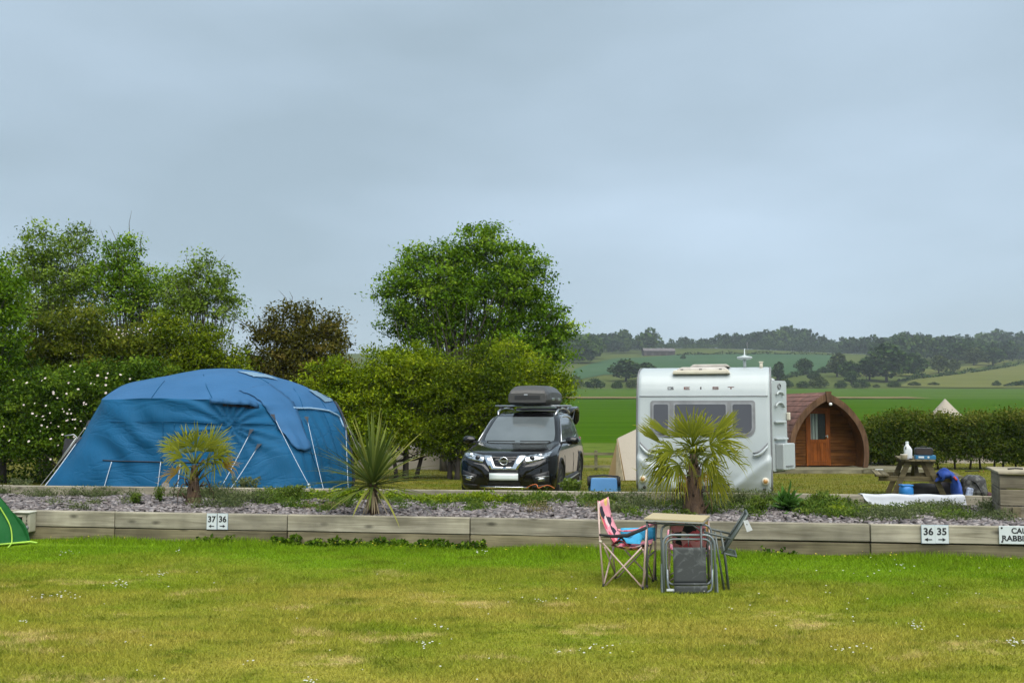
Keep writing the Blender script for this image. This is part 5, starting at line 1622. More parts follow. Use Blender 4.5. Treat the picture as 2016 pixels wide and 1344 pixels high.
for f in np.linspace(0, 1, 10):
    e = Vector(catmull(np.array([np.array(q) for q in edge_r]), f * 5))
    Pb.append([e + Vector((-2.2 * g * (0.2 + 0.8 * f), 0.25 * g * f, 0)) for g in np.linspace(0, 1, 8)])
b = MB(); b.grid(Pb, True); b.build('back_panel', M_GTENT, gtent, off=gtent.location, recalc=False)

# ================================================================== BLACK CAR
M_PAINT = pmat('black_pearl_paint', (0.007, 0.0066, 0.0062), 0.16, (0.006, 0.0056, 0.0052), scale=2, spec=0.35, coat=0.4)
M_BLKPLASTIC = pmat('black_trim_plastic', (0.020, 0.020, 0.021), 0.55)
M_GLOSSBLK = pmat('gloss_black', (0.008, 0.008, 0.009), 0.08, spec=0.6)
M_SCREEN = pmat('windscreen_glass', (0.120, 0.138, 0.142), 0.05, (0.085, 0.100, 0.104), scale=1.5, spec=0.8, ior=1.7)  # sky reflection is painted into the grey base colour
M_SIDEGLASS = pmat('side_glass', (0.055, 0.062, 0.066), 0.04, (0.045, 0.050, 0.054), scale=1.5, spec=0.9, ior=1.75)
M_LAMP = pmat('headlamp_reflector', (0.62, 0.65, 0.68), 0.12, (0.25, 0.27, 0.29), scale=14, metal=0.85, coat=1.0, lo=0.42, hi=0.55)
M_SATIN = pmat('satin_silver', (0.62, 0.63, 0.64), 0.28, (0.55, 0.56, 0.57), scale=3, metal=0.9)
M_PLATE = pmat('white_number_plate', (0.66, 0.72, 0.70), 0.35, (0.64, 0.70, 0.68), scale=2)
CFRONT = at(992, 985, 17.55)
car = thing('black_suv', 'black SUV parked behind the slate bed with its tailgate raised', 'car', (CFRONT.x, 17.45, 0.0), -R(11.5))
# plan rings: z, front y, rear y, half width, front bow, corner rx, corner ry
RINGS = [
    (0.20, 0.16, 4.50, 0.82, 0.10, 0.34, 0.40), (0.26, 0.06, 4.58, 0.86, 0.10, 0.36, 0.42), (0.34, 0.02, 4.62, 0.885, 0.10, 0.36, 0.42),
    (0.44, 0.0, 4.64, 0.90, 0.10, 0.36, 0.42), (0.55, 0.0, 4.64, 0.908, 0.10, 0.36, 0.42), (0.66, 0.01, 4.63, 0.912, 0.10, 0.36, 0.44),
    (0.76, 0.03, 4.62, 0.910, 0.11, 0.36, 0.46), (0.84, 0.06, 4.61, 0.902, 0.12, 0.36, 0.48), (0.895, 0.12, 4.60, 0.892, 0.14, 0.38, 0.52),
    (0.935, 0.28, 4.59, 0.880, 0.16, 0.40, 0.55), (0.975, 0.52, 4.585, 0.868, 0.17, 0.40, 0.50), (1.01, 0.80, 4.58, 0.856, 0.17, 0.38, 0.42), (1.035, 1.06, 4.57, 0.842, 0.16, 0.34, 0.34),
    (1.055, 1.22, 4.56, 0.826, 0.15, 0.26, 0.26), (1.10, 1.32, 4.54, 0.806, 0.15, 0.12, 0.18), (1.20, 1.47, 4.49, 0.782, 0.15, 0.10, 0.16), (1.30, 1.62, 4.43, 0.756, 0.15, 0.10, 0.16),
    (1.40, 1.77, 4.36, 0.726, 0.15, 0.10, 0.16), (1.48, 1.90, 4.30, 0.700, 0.15, 0.10, 0.16), (1.545, 2.03, 4.24, 0.672, 0.15, 0.10, 0.17), (1.60, 2.18, 4.14, 0.63, 0.14, 0.12, 0.2),
    (1.635, 2.36, 3.98, 0.56, 0.13, 0.14, 0.22), (1.655, 2.6, 3.7, 0.42, 0.10, 0.14, 0.2), (1.662, 2.85, 3.4, 0.22, 0.05, 0.1, 0.1)]
NF, NC, NS, NR = 17, 6, 46, 11
def ring_pts(q):
    z, yf, yr, w, bow, rx, ry = q
    pts = []
    for x in np.linspace(-(w - rx), w - rx, NF): pts.append((x, yf + bow * (x / w) ** 2))
    ye = yf + bow * ((w - rx) / w) ** 2
    for k in range(1, NC + 1):
        a = PI / 2 * k / (NC + 1)
        pts.append((w - rx + rx * math.sin(a), ye + ry * (1 - math.cos(a))))
    y0, y1 = ye + ry, yr - 0.22
    for y in np.linspace(y0, y1, NS):
        t = (y - (y0 + y1) / 2) / ((y1 - y0) / 2)
        pts.append((w * (1 - 0.035 * abs(t) ** 3 * (1 if t > 0 else 0)), y))
    wr = w * 0.965
    for k in range(1, NC + 1):
        a = PI / 2 * k / (NC + 1)
        pts.append((wr - 0.2 + 0.2 * math.cos(a), y1 + 0.2 * math.sin(a)))
    for x in np.linspace(wr - 0.2, -(wr - 0.2), NR): pts.append((x, yr))
    n = len(pts)
    left = [(-x, y) for (x, y) in pts[NF:NF + NC + NS + NC]][::-1]
    return [Vector((x, y, z)) for x, y in pts + left]
RP = [ring_pts(q) for q in RINGS]
NP = len(RP[0])
def yfront(x, z):
    zs = [q[0] for q in RINGS]
    g = lambda i: float(np.interp(z, zs, [q[i] for q in RINGS]))
    yf, w, bow, rx, ry = g(1), g(3), g(4), g(5), g(6)
    ax = abs(x)
    if ax <= w - rx: return yf + bow * (ax / w) ** 2
    ye = yf + bow * ((w - rx) / w) ** 2
    s_ = min((ax - (w - rx)) / rx, 0.995)
    return ye + ry * (1 - math.sqrt(1 - s_ * s_))
WY = (0.93, 3.64)      # wheel centres
WR = 0.365
groups = {'body_shell': [], 'windscreen': [], 'roof_glass': []}
side = {}
for i in range(len(RINGS) - 1):
    z = (RINGS[i][0] + RINGS[i + 1][0]) / 2
    for j in range(NP):
        k = (j + 1) % NP
        c = (RP[i][j] + RP[i][k] + RP[i + 1][j] + RP[i + 1][k]) / 4
        f = (i * NP + j, i * NP + k, (i + 1) * NP + k, (i + 1) * NP + j)
        fr = j < NF - 1
        sd = NF + NC <= j < NF + NC + NS - 1 or NP - NC - NS <= j < NP - NC - 1
        if abs(c.x) > 0.55 and z < 0.85 and any(math.hypot(c.y - y, c.z - WR) < 0.395 for y in WY): continue
        if fr and 1.06 < z < 1.545: groups['windscreen'].append(f); continue
        if z > 1.545 and abs(c.x) < 0.47 and c.y < 3.2: groups['roof_glass'].append(f); continue
        if sd and 1.06 < z < 1.51:
            jj = (j - NF - NC) if j < NF + NC + NS else (NP - NC - 1 - j) - 1
            t = jj / NS
            lim = 0.03 + (z - 1.06) * 0.02
            w = 'front' if lim < t < 0.36 else 'rear' if 0.385 < t < 0.66 else 'quarter' if 0.69 < t < 0.86 - (1.5 - z) * 0.25 else None
            if w:
                side.setdefault((w, 1 if c.x > 0 else -1), []).append(f); continue
        groups['body_shell'].append(f)
allv = [p for r_ in RP for p in r_]
def from_faces(name, faces, mat, close_top=False, smooth=True):
    used = sorted({i for f in faces for i in f}); mp = {v: k for k, v in enumerate(used)}
    b_ = MB(); b_.add([allv[i] for i in used], [tuple(mp[i] for i in f) for f in faces], smooth)
    return b_.build(name, mat, car, recalc=False)
top = len(RINGS) - 1
groups['roof_glass'].append(tuple(top * NP + j for j in range(NP)))
body = from_faces('body_shell', groups['body_shell'], M_PAINT)
from_faces('windscreen', groups['windscreen'], M_SCREEN)
from_faces('sunroof', groups['roof_glass'], M_GLOSSBLK)
for (w, s), fs in side.items(): from_faces('side_window', fs, M_SIDEGLASS)
b = MB(); b.box((0, 2.3, 0.26), (1.5, 3.9, 0.12)); b.build('underbody', M_BLKPLASTIC, car)
for s in (-1, 1):
    for y in WY:      # dark wheel housings
        b = MB(); b.lathe([(0.40, -0.30), (0.40, 0.26)], 28, (s * 0.62, y, WR), 'x'); b.lathe([(0.0, -0.30 * s), (0.41, -0.30 * s)], 24, (s * 0.62, y, WR), 'x'); b.build('wheel_housing', M_BLKPLASTIC, car)
        wheel_at(car, s * 0.79, y, WR, 0.225, off=s)
        b = MB(); P = []
        for a in np.linspace(R(-12), R(192), 30):
            row = []
            for rr, o in ((0.375, -0.03), (0.385, 0.014), (0.435, 0.012), (0.445, -0.015)):
                yy, zz = y + math.cos(a) * rr, WR + math.sin(a) * rr
                zs = [q[0] for q in RINGS]
                w = float(np.interp(max(zz, 0.2), zs, [q[3] for q in RINGS]))
                yl = 0.55
                if yy < yl: w = w - 0.30 * ((yl - yy) / 0.55) ** 2.2
                row.append(Vector((s * (w + o), yy, max(zz, 0.16))))
            P.append(row)
        b.grid(P, True); b.build('arch_cladding', M_BLKPLASTIC, car)
    b = MB(); P = []
    for y in np.linspace(1.36, 3.22, 14):
        P.append([Vector((s * 0.86, y, 0.20)), Vector((s * 0.905, y, 0.22)), Vector((s * 0.922, y, 0.30)), Vector((s * 0.912, y, 0.40)), Vector((s * 0.89, y, 0.41))])
    b.grid(P, True); b.build('sill_cladding', M_BLKPLASTIC, car)
    b = MB(); b.tube([(s * 0.925, 1.42, 0.335), (s * 0.928, 2.3, 0.345), (s * 0.925, 3.18, 0.36)], 0.012, n=6); b.build('sill_trim', M_SATIN, car, recalc=False)
    b = MB(); b.tube([(s * 0.93, 1.5, 0.205), (s * 0.95, 2.3, 0.205), (s * 0.93, 3.1, 0.205)], 0.03, n=8, flat=0.6); b.build('side_step', M_SATIN, car, recalc=False)
    def wside(z): return float(np.interp(z, [q[0] for q in RINGS], [q[3] for q in RINGS]))
    # chrome line round the side windows
    b = MB(); pts = [(1.46, 1.07), (2.4, 1.075), (3.4, 1.10), (3.92, 1.16), (4.02, 1.24), (3.9, 1.36), (3.68, 1.49), (3.3, 1.545), (2.7, 1.55), (2.35, 1.535), (2.1, 1.47), (1.75, 1.25), (1.46, 1.07)]
    b.tube([Vector((s * (wside(z) + 0.006 - (0.03 if y > 3.8 else 0)), y, z)) for y, z in pts], 0.013, n=6); b.build('window_chrome', M_SATIN, car, recalc=False)
    for y in (2.42, 3.28):      # door handles
        b = MB(); z = 0.985 + (0.03 if y > 3 else 0); x = s * (wside(z) + 0.02); b.tube([(x - s * 0.02, y - 0.10, z), (x + s * 0.015, y - 0.06, z), (x + s * 0.015, y + 0.06, z), (x - s * 0.02, y + 0.10, z)], 0.016, n=6); b.build('door_handle', M_CHROME, car, recalc=False)
    for (y0, y1) in ((1.42, 1.36), (2.52, 2.56), (3.30, 3.36)):      # door gaps
        b = MB(); b.tube([Vector((s * (wside(z) + 0.001), y0 + (y1 - y0) * f, z)) for f, z in ((0, 0.42), (0.4, 0.6), (0.7, 0.8), (1, 1.05))], 0.006, n=4); b.build('door_gap', M_RUBBER, car, recalc=False)
    # mirror
    b = MB(); P = []
    for (dx, k) in ((0.0, 0.45), (0.04, 0.85), (0.12, 1.0), (0.19, 0.95), (0.235, 0.7), (0.25, 0.25)):
        P.append([Vector((s * (0.90 + dx), 1.52 + 0.085 * k * math.cos(a) + 0.02, 1.095 + 0.082 * k * math.sin(a))) for a in np.linspace(0, 2 * PI, 15)])
    b.grid(P, True); mr = b.build('mirror', M_PAINT, car)
    b = MB(); b.beam((s * 0.82, 1.50, 1.055), (s * 0.94, 1.52, 1.06), 0.06, 0.04); b.build('mirror_arm', M_BLKPLASTIC, mr)
    # roof rail
    b = MB(); pts = [(2.22, 1.575), (2.32, 1.645), (2.6, 1.70), (3.2, 1.715), (3.75, 1.69), (4.02, 1.63), (4.1, 1.58)]
    b.tube([Vector((s * (0.605 - 0.02 * (i in (0, 6))), y, z)) for i, (y, z) in enumerate(pts)], [.02, .024, .02, .02, .02, .024, .02], n=7); b.build('roof_rail', M_SATIN, car, recalc=False)
# front panels laid on the nose
def nose(poly, off, thick, name, mat, parent=None, cuts=2):
    bm = bmesh.new()
    f = bm.faces.new([bm.verts.new((x, 0, z)) for x, z in poly])
    bmesh.ops.triangulate(bm, faces=[f])
    bmesh.ops.subdivide_edges(bm, edges=bm.edges[:], cuts=cuts, use_grid_fill=True)
    bmesh.ops.triangulate(bm, faces=bm.faces[:])
    for v in bm.verts: v.co.y = yfront(v.co.x, v.co.z) - off
    bmesh.ops.recalc_face_normals(bm, faces=bm.faces[:])
    if sum(q.normal.y for q in bm.faces) > 0: bmesh.ops.reverse_faces(bm, faces=bm.faces[:])
    for q in bm.faces: q.smooth = True
    ext = bmesh.ops.extrude_edge_only(bm, edges=[e for e in bm.edges if e.is_boundary])
    for v in [g for g in ext['geom'] if isinstance(g, bmesh.types.BMVert)]: v.co.y += thick + off
    me = bpy.data.meshes.new(name); bm.to_mesh(me); bm.free()
    return link(name, me, mat, parent or car)
def mirror(poly): return [(-x, z) for x, z in poly][::-1]
grille = nose([(-0.335, 0.872), (0.335, 0.872), (0.20, 0.63), (-0.20, 0.63)], 0.012, 0.02, 'grille', M_GLOSSBLK)
for k in range(5):
    z = 0.66 + k * 0.042; w = 0.17 + k * 0.027
    b = MB(); b.tube([Vector((x, yfront(x, z) - 0.018, z)) for x in np.linspace(-w, w, 9)], 0.007, n=5); b.build('grille_bar', M_BLKPLASTIC, grille, recalc=False)
for s in (1, -1):
    q = [(0.245, 0.870), (0.40, 0.872), (0.395, 0.862), (0.245, 0.622), (0.0, 0.622), (0.0, 0.672), (0.165, 0.672)]
    nose(q if s > 0 else mirror(q), 0.034, 0.03, 'chrome_surround', M_CHROME)
    hl = [(0.375, 0.862), (0.42, 0.872), (0.60, 0.905), (0.745, 0.930), (0.80, 0.932), (0.792, 0.860), (0.70, 0.805), (0.46, 0.742), (0.41, 0.735), (0.385, 0.775)]
    h = nose(hl if s > 0 else mirror(hl), 0.016, 0.02, 'headlight', M_LAMP)
    for (x, z, r_) in ((0.50, 0.82, 0.042), (0.64, 0.86, 0.042)):
        b = MB(); yy = yfront(x, z) - 0.022
        b.lathe([(0.0, -0.012), (r_ * 0.6, -0.008), (r_, 0.0), (r_ * 1.12, 0.006), (r_ * 1.15, 0.02)], 16, (s * x, yy, z), 'y'); b.build('lens', M_GLOSSBLK if x < 0.55 else M_CHROME, h)
    # bumper sculpting
    q = [(0.27, 0.62), (0.36, 0.71), (0.62, 0.755), (0.80, 0.80), (0.80, 0.76), (0.60, 0.66), (0.42, 0.56), (0.30, 0.40), (0.27, 0.42)]
    nose(q if s > 0 else mirror(q), 0.02, 0.03, 'bumper_blade', M_PAINT)
    q = [(0.50, 0.52), (0.80, 0.60), (0.80, 0.36), (0.56, 0.36)]
    fg = nose(q if s > 0 else mirror(q), 0.006, 0.02, 'fog_recess', M_BLKPLASTIC)
    q = [(0.60, 0.468), (0.735, 0.485), (0.725, 0.425), (0.625, 0.415)]
    nose(q if s > 0 else mirror(q), 0.014, 0.01, 'fog_light', M_LAMP, fg)
    q = [(0.57, 0.49), (0.80, 0.515), (0.80, 0.50), (0.57, 0.475)]
    nose(q if s > 0 else mirror(q), 0.018, 0.01, 'fog_trim', M_SATIN, fg)
    q = [(0.50, 0.34), (0.80, 0.36), (0.78, 0.295), (0.52, 0.285)]
    nose(q if s > 0 else mirror(q), 0.014, 0.02, 'lower_lip', M_BLKPLASTIC)
    # wiper
    b = MB(); b.tube([Vector((x, yfront(x, 1.085) - 0.012 + 0.0, 1.085 + 0.03 * (x * s < 0))) for x in np.linspace(s * 0.05, s * 0.62, 8)], 0.010, n=5); b.build('wiper', M_RUBBER, car, recalc=False)
nose([(-0.26, 0.62), (0.26, 0.62), (0.30, 0.34), (-0.30, 0.34)], 0.008, 0.02, 'lower_grille', M_BLKPLASTIC)
nose([(-0.46, 0.315), (0.46, 0.315), (0.43, 0.272), (-0.43, 0.272)], 0.036, 0.03, 'skid_strip', M_CHROME)
nose([(-0.26, 0.555), (0.26, 0.555), (0.26, 0.435), (-0.26, 0.435)], 0.045, 0.02, 'number_plate', M_PLATE)
# badge: silver ring crossed by a bar that carries the maker's name
ye = yfront(0, 0.775) - 0.055
b = MB(); b.tube([(0.072 * math.cos(a), ye, 0.775 + 0.066 * math.sin(a)) for a in np.linspace(0, 2 * PI, 28, endpoint=False)], 0.0105, n=6, closed=True); b.box((0, ye - 0.004, 0.775), (0.178, 0.014, 0.030)); bd = b.build('badge', M_CHROME, car, recalc=False)
b = MB(); b.lathe([(0.0, 0.0), (0.062, 0.0)], 24, (0, ye + 0.014, 0.775), 'y'); b.build('badge_backing', M_GLOSSBLK, bd)
o = link('lettering', text_mesh('NISSAN', 0.028, 0.0008, 0.0006), M_INK, bd); o.rotation_euler = (PI / 2, 0, 0); o.location = (0, ye - 0.012, 0.775)
# bonnet edge gaps
for s in (-1, 1):
    b = MB(); pts = [(0.42, 0.905), (0.70, 0.93), (0.78, 0.965), (0.80, 0.99), (0.795, 1.02)]
    b.tube([(s * 0.40, 0.16, 0.90), (s * 0.60, 0.24, 0.915), (s * 0.745, 0.50, 0.955), (s * 0.775, 0.85, 0.998), (s * 0.775, 1.2, 1.045)], 0.006, n=4); b.build('bonnet_gap', M_RUBBER, car, recalc=False)
# no interior behind the opaque glass, windscreen reflection is in its colour; raised tailgate at the rear
b = MB(); P = []
for (y, z, w, t) in ((4.16, 1.63, 0.60, 0), (4.55, 1.74, 0.66, 0), (4.95, 1.78, 0.70, 0), (5.18, 1.66, 0.70, 0), (5.28, 1.46, 0.68, 0), (5.25, 1.36, 0.62, 0)):
    P.append([Vector((x * w, y - 0.05 * abs(x) ** 3, z - 0.03 * x * x)) for x in np.linspace(-1, 1, 11)])
b.grid(P, True); tg = b.build('tailgate', M_PAINT, car, solid=0.05)
b = MB(); P = [[Vector((x * 0.55, y, z + 0.004)) for x in np.linspace(-1, 1, 7)] for (y, z) in ((4.35, 1.695), (4.62, 1.765), (4.86, 1.785))]
b.grid(P, True); b.build('rear_glass', M_SIDEGLASS, tg)
b = MB(); b.box((0, 4.12, 1.70), (1.16, 0.26, 0.03)); b.build('spoiler', M_PAINT, tg, bevel=0.01)
for s in (-1, 1):
    b = MB(); b.tube([(s * 0.62, 4.28, 1.35), (s * 0.62, 4.85, 1.66)], 0.012, n=6); b.build('gas_strut', M_STEEL, tg, recalc=False)
    b = MB(); b.box((s * 0.70, 4.60, 0.98), (0.18, 0.10, 0.20)); b.build('tail_light', pmat('red_lens', (0.30, 0.015, 0.012), 0.2, coat=0.6), car, bevel=0.02)
# load bars belong to the car, the box stands on them
for y in (2.62, 3.48):
    b = MB(); b.tube([(-0.74, y, 1.765), (0.74, y, 1.765)], 0.026, n=8, flat=0.6); cb_ = b.build('load_bar', M_SATIN, car, recalc=False)
    for s in (-1, 1):
        b = MB(); b.box((s * 0.605, y, 1.735), (0.09, 0.10, 0.05)); b.build('bar_foot', M_BLKPLASTIC, cb_, bevel=0.01)
# roof box
rb = thing('roof_box', 'dark grey roof box on top of the black car', 'roof box', (CFRONT.x, 17.45, 0), -R(11.5))
M_BOX = pmat('grey_textured_box', (0.060, 0.058, 0.054), 0.45, (0.050, 0.048, 0.045), scale=20)
M_BOXLOW = pmat('black_box_base', (0.018, 0.018, 0.018), 0.5)
BX = 0.06
def boxring(y, w, z0, z1, ins):
    zz = z0 + (z1 - z0) * 0.62
    return [Vector((BX - w * 0.92, y, z0)), Vector((BX - w, y, z0 + (z1 - z0) * 0.18)), Vector((BX - w * 0.97, y, zz)), Vector((BX - w * ins, y, z1)), Vector((BX, y, z1 + 0.012)), Vector((BX + w * ins, y, z1)), Vector((BX + w * 0.97, y, zz)), Vector((BX + w, y, z0 + (z1 - z0) * 0.18)), Vector((BX + w * 0.92, y, z0))]
Z0 = 1.83
P = [boxring(*q) for q in ((1.98, 0.385, Z0, 2.01, 0.90), (2.01, 0.405, Z0, 2.07, 0.86), (2.20, 0.425, Z0, 2.145, 0.72), (2.60, 0.44, Z0, 2.175, 0.70), (3.3, 0.44, Z0, 2.17, 0.70), (3.85, 0.425, Z0, 2.13, 0.72), (4.05, 0.39, Z0, 2.04, 0.8))]
b = MB(); b.grid(P, False); b.add(P[0], [tuple(range(9))]); b.add(P[-1], [tuple(range(9))]); lid = b.build('lid', M_BOX, rb, bevel=0.012, seg=2)
b = MB(); P2 = []
for (y, w, z0) in ((2.02, 0.36, 1.80), (2.3, 0.40, 1.782), (3.6, 0.40, 1.782), (4.0, 0.35, 1.80)):
    P2.append([Vector((BX - w * 1.06, y, Z0 + 0.002)), Vector((BX - w, y, z0)), Vector((BX + w, y, z0)), Vector((BX + w * 1.06, y, Z0 + 0.002))])
b.grid(P2, False); b.add(P2[0], [(0, 1, 2, 3)]); b.add(P2[-1], [(0, 1, 2, 3)]); b.build('tray', M_BOXLOW, rb)
b = MB(); b.box((BX - 0.03, 1.975, 1.985), (0.075, 0.012, 0.022)); b.build('badge', M_SATIN, lid, bevel=0.004)
b = MB(); b.box((BX, 1.982, 1.93), (0.52, 0.012, 0.09)); b.build('front_panel', M_BOXLOW, lid, bevel=0.004)
for y in (2.5, 3.3):
    b = MB(); b.box((BX + 0.442, y, 1.90), (0.02, 0.30, 0.05)); b.build('latch', M_SATIN, lid, bevel=0.008)

# ================================================================== SIGNS ON THE FRONT WALL
WANG = math.atan(-0.144)
def wall_point(px, py):
    """point on the front face of the front wall seen at (px, py)"""
    x = wall_x(px, W1)
    return at(px, py, W1(x) - 0.018)
M_FRAME = pmat('blue_grey_plastic_edge', (0.30, 0.40, 0.50), 0.5)
def arrow(b_, s, w, h, z):
    b_.box((-s * w * 0.15, -0.0068, z), (w * 0.62, 0.003, h * 0.26))
    b_.add([(s * w * 0.5, -0.0085, z), (s * w * 0.08, -0.0085, z + h / 2), (s * w * 0.08, -0.0085, z - h / 2), (s * w * 0.5, -0.0053, z), (s * w * 0.08, -0.0053, z + h / 2), (s * w * 0.08, -0.0053, z - h / 2)], [(0, 1, 2), (3, 5, 4), (0, 3, 4, 1), (1, 4, 5, 2), (2, 5, 3, 0)])
def number_sign(num, direction, px, py, w_px, h_px, label):
    p = wall_point(px, py)
    s = p.y / FPX
    w, h = w_px * s, h_px * s
    t = thing('number_sign', label, 'sign', p, WANG, 'pitch number signs on the front wall')
    b = MB(); b.box((0, 0.003, 0), (w, 0.008, h)); b.build('backing', M_FRAME, t)
    b = MB(); b.box((0, -0.003, 0), (w - 0.008, 0.004, h - 0.008)); b.build('plate', M_SIGN, t)
    o = link('number', text_mesh(num, h * 0.52, 0.0012, h * 0.014), M_INK, t)
    o.rotation_euler = (PI / 2, 0, 0); o.location = (0, -0.0065, h * 0.13)
    b = MB(); arrow(b, direction, w * 0.56, h * 0.19, -h * 0.28); b.build('arrow', M_INK, t)
number_sign('37', -1, 417, 1026, 21, 31, 'white sign with the number 37 and an arrow pointing left')
number_sign('36', 1, 438.5, 1026, 21, 31, 'white sign with the number 36 and a right arrow, beside 37')
number_sign('36', -1, 1827.5, 1051, 26, 36, 'white sign with the number 36 and a left arrow, beside 35')
number_sign('35', 1, 1854, 1051, 26, 36, 'white sign with the number 35 and an arrow pointing right')
p = wall_point(2026, 1053); s = p.y / FPX
cs = thing('caution_sign', 'wide white caution sign about rabbits cut off by the right edge', 'sign', p, WANG)
w, h = 110 * s, 35 * s
b = MB(); b.box((0, 0.002, 0), (w, 0.008, h)); b.build('plate', M_SIGN, cs, bevel=0.002)
for k, (tx, z) in enumerate((('CAUTION', 0.22), ('RABBIT HOLES', -0.20))):
    me_ = text_mesh(tx, h * 0.42, 0.0012, h * 0.012)
    o = link('lettering', me_, M_INK, cs)
    o.scale = ((100 if k else 64) * s / (max(v.co.x for v in me_.vertices) - min(v.co.x for v in me_.vertices)), 1, 1); o.rotation_euler = (PI / 2, 0, 0); o.location = (0, -0.0035, h * z)
for sx in (-1, 1):
    for sz in (-1, 1):
        b = MB(); b.lathe([(0, -0.006), (0.010, -0.005), (0.012, 0.0)], 10, (sx * (w / 2 - 0.03), -0.002, sz * (h / 2 - 0.025)), 'y'); b.build('screw', M_RUBBER, cs)

# ================================================================== POWER BOX AT THE LEFT END OF THE WALL
p = wall_point(55, 1026); s = p.y / FPX
pb = thing('power_box', 'cream electricity hook-up box fixed to the front wall beside the green tent', 'power box', p, WANG)
M_PBOX = pmat('weathered_cream_box', (0.42, 0.40, 0.31), 0.6, (0.36, 0.34, 0.25), scale=6)
w, h = 33 * s, 37 * s
b = MB(); b.box((0, -0.06, 0), (w, 0.14, h)); b.build('housing', M_PBOX, pb, bevel=0.015, seg=2)
b = MB(); b.box((0, -0.075, h / 2 + 0.008), (w + 0.02, 0.17, 0.02)); b.build('lid', pmat('pale_box_lid', (0.58, 0.57, 0.48), 0.6), pb, bevel=0.006)
b = MB(); b.box((-w * 0.17, -0.135, h * 0.17), (w * 0.42, 0.012, h * 0.27)); b.build('meter_window', M_GLOSSBLK, pb, bevel=0.004)
b = MB(); b.box((-w * 0.17, -0.137, h * 0.34), (w * 0.40, 0.016, 0.016)); b.build('window_hood', M_CVCREAM, pb)
for ch, z in (('T', 0.30), ('t', 0.12), ('b', -0.06)):
    o = link('lettering', text_mesh(ch, 0.055, 0.001, 0.001), M_INK, pb); o.rotation_euler = (PI / 2, 0, 0); o.location = (w * 0.32, -0.132, h * z)
b = MB(); b.lathe([(0.0, -0.03), (0.025, -0.028), (0.03, 0.0)], 14, (w * 0.34, -0.13, -h * 0.26), 'y'); b.build('socket', M_CVGREY, pb)
b = MB(); b.tube([(w * 0.34, -0.13, -h * 0.36), (w * 0.30, -0.14, -h * 0.45), (w * 0.2, -0.1, -h * 0.55)], 0.012, n=6); b.build('cable', pmat('brown_cable', (0.10, 0.03, 0.015), 0.6), pb, recalc=False)

# ================================================================== TABLE AND CHAIRS ON THE LAWN
def Q(zx, zy, Y): return at(1160 + zx / 5.844, 960 + zy / 5.844, Y)
def yground(zy): return FPX * EYE / (960 + zy / 5.844 - HOR)     # depth of a foot seen at that row
def foot(zx, zy):
    q = Q(zx, zy, yground(zy)); q.z = 0.012; return q
def rope(parent, name, pts, r, mat, n=7, off=None, sm=0):
    if sm:
        A_ = np.array([np.array(p_) for p_ in pts])
        pts = [Vector(catmull(A_, t)) for t in np.linspace(0, len(pts) - 1, sm)]
    b_ = MB(); b_.tube(pts, r, n=n)
    return b_.build(name, mat, parent, off=off, recalc=False)
M_TABLETOP = pmat('beige_laminate', (0.44, 0.36, 0.20), 0.45, (0.41, 0.33, 0.18), scale=3)
M_TABLEEDGE = pmat('light_alloy_edge', (0.42, 0.42, 0.40), 0.4, metal=0.3)
M_TABLELEG = pmat('grey_table_leg', (0.10, 0.11, 0.11), 0.45, metal=0.3)
tf = foot(660, 1110)
table = thing('folding_table', 'small beige folding table with grey legs among the chairs on the lawn', 'table', (tf.x + 0.3, tf.y + 0.2, 0))
TO = table.location
c0 = [Q(630, 352, 9.42), Q(1312, 374, 9.20), Q(1388, 309, 9.66), Q(735, 291, 9.90)]
zt = sum(c.z for c in c0) / 4
for c in c0: c.z = zt
b = MB(); b.add([c for c in c0] + [c - Vector((0, 0, 0.012)) for c in c0], [(0, 1, 2, 3), (7, 6, 5, 4), (0, 4, 5, 1), (1, 5, 6, 2), (2, 6, 7, 3), (3, 7, 4, 0)]); b.build('table_top', M_TABLETOP, table, off=TO)
ci = [c + (sum(c0, Vector()) / 4 - c) * 0.015 for c in c0]
b = MB()
for i in range(4): b.beam(ci[i] - Vector((0, 0, 0.021)), ci[(i + 1) % 4] - Vector((0, 0, 0.021)), 0.014, 0.014)
b.build('edge_rail', M_TABLEEDGE, table, off=TO)
ctr = sum(c0, Vector()) / 4
for i, c in enumerate(c0):
    t_ = c + (ctr - c) * 0.09; t_.z = zt - 0.03
    f_ = Vector((t_.x + (t_.x - ctr.x) * 0.03, t_.y, 0.012))
    rope(table, 'leg', [t_, f_], 0.011, M_TABLELEG, off=TO)
    b = MB(); b.tube([f_ + Vector((0, 0, 0.025)), f_ - Vector((0, 0, 0.01))], 0.016, n=8); b.build('foot_cap', M_RUBBER, table, off=TO, recalc=False)
for i, j in ((0, 3), (1, 2)):
    a_, d_ = c0[i] + (ctr - c0[i]) * 0.09, c0[j] + (ctr - c0[j]) * 0.09
    rope(table, 'cross_bar', [Vector((a_.x, a_.y, 0.30)), Vector((d_.x, d_.y, 0.30))], 0.008, M_TABLELEG, off=TO)
b = MB(); a_, d_ = c0[0] + (ctr - c0[0]) * 0.09, c0[1] + (ctr - c0[1]) * 0.09
b.tube([Vector((a_.x, a_.y, zt - 0.045)), Vector((a_.x, a_.y, zt - 0.045)).lerp(Vector((d_.x, d_.y, zt - 0.045)), 0.85), Vector((d_.x, d_.y, zt - 0.10))], 0.010, n=6); b.build('under_rail', M_TABLELEG, table, off=TO, recalc=False)

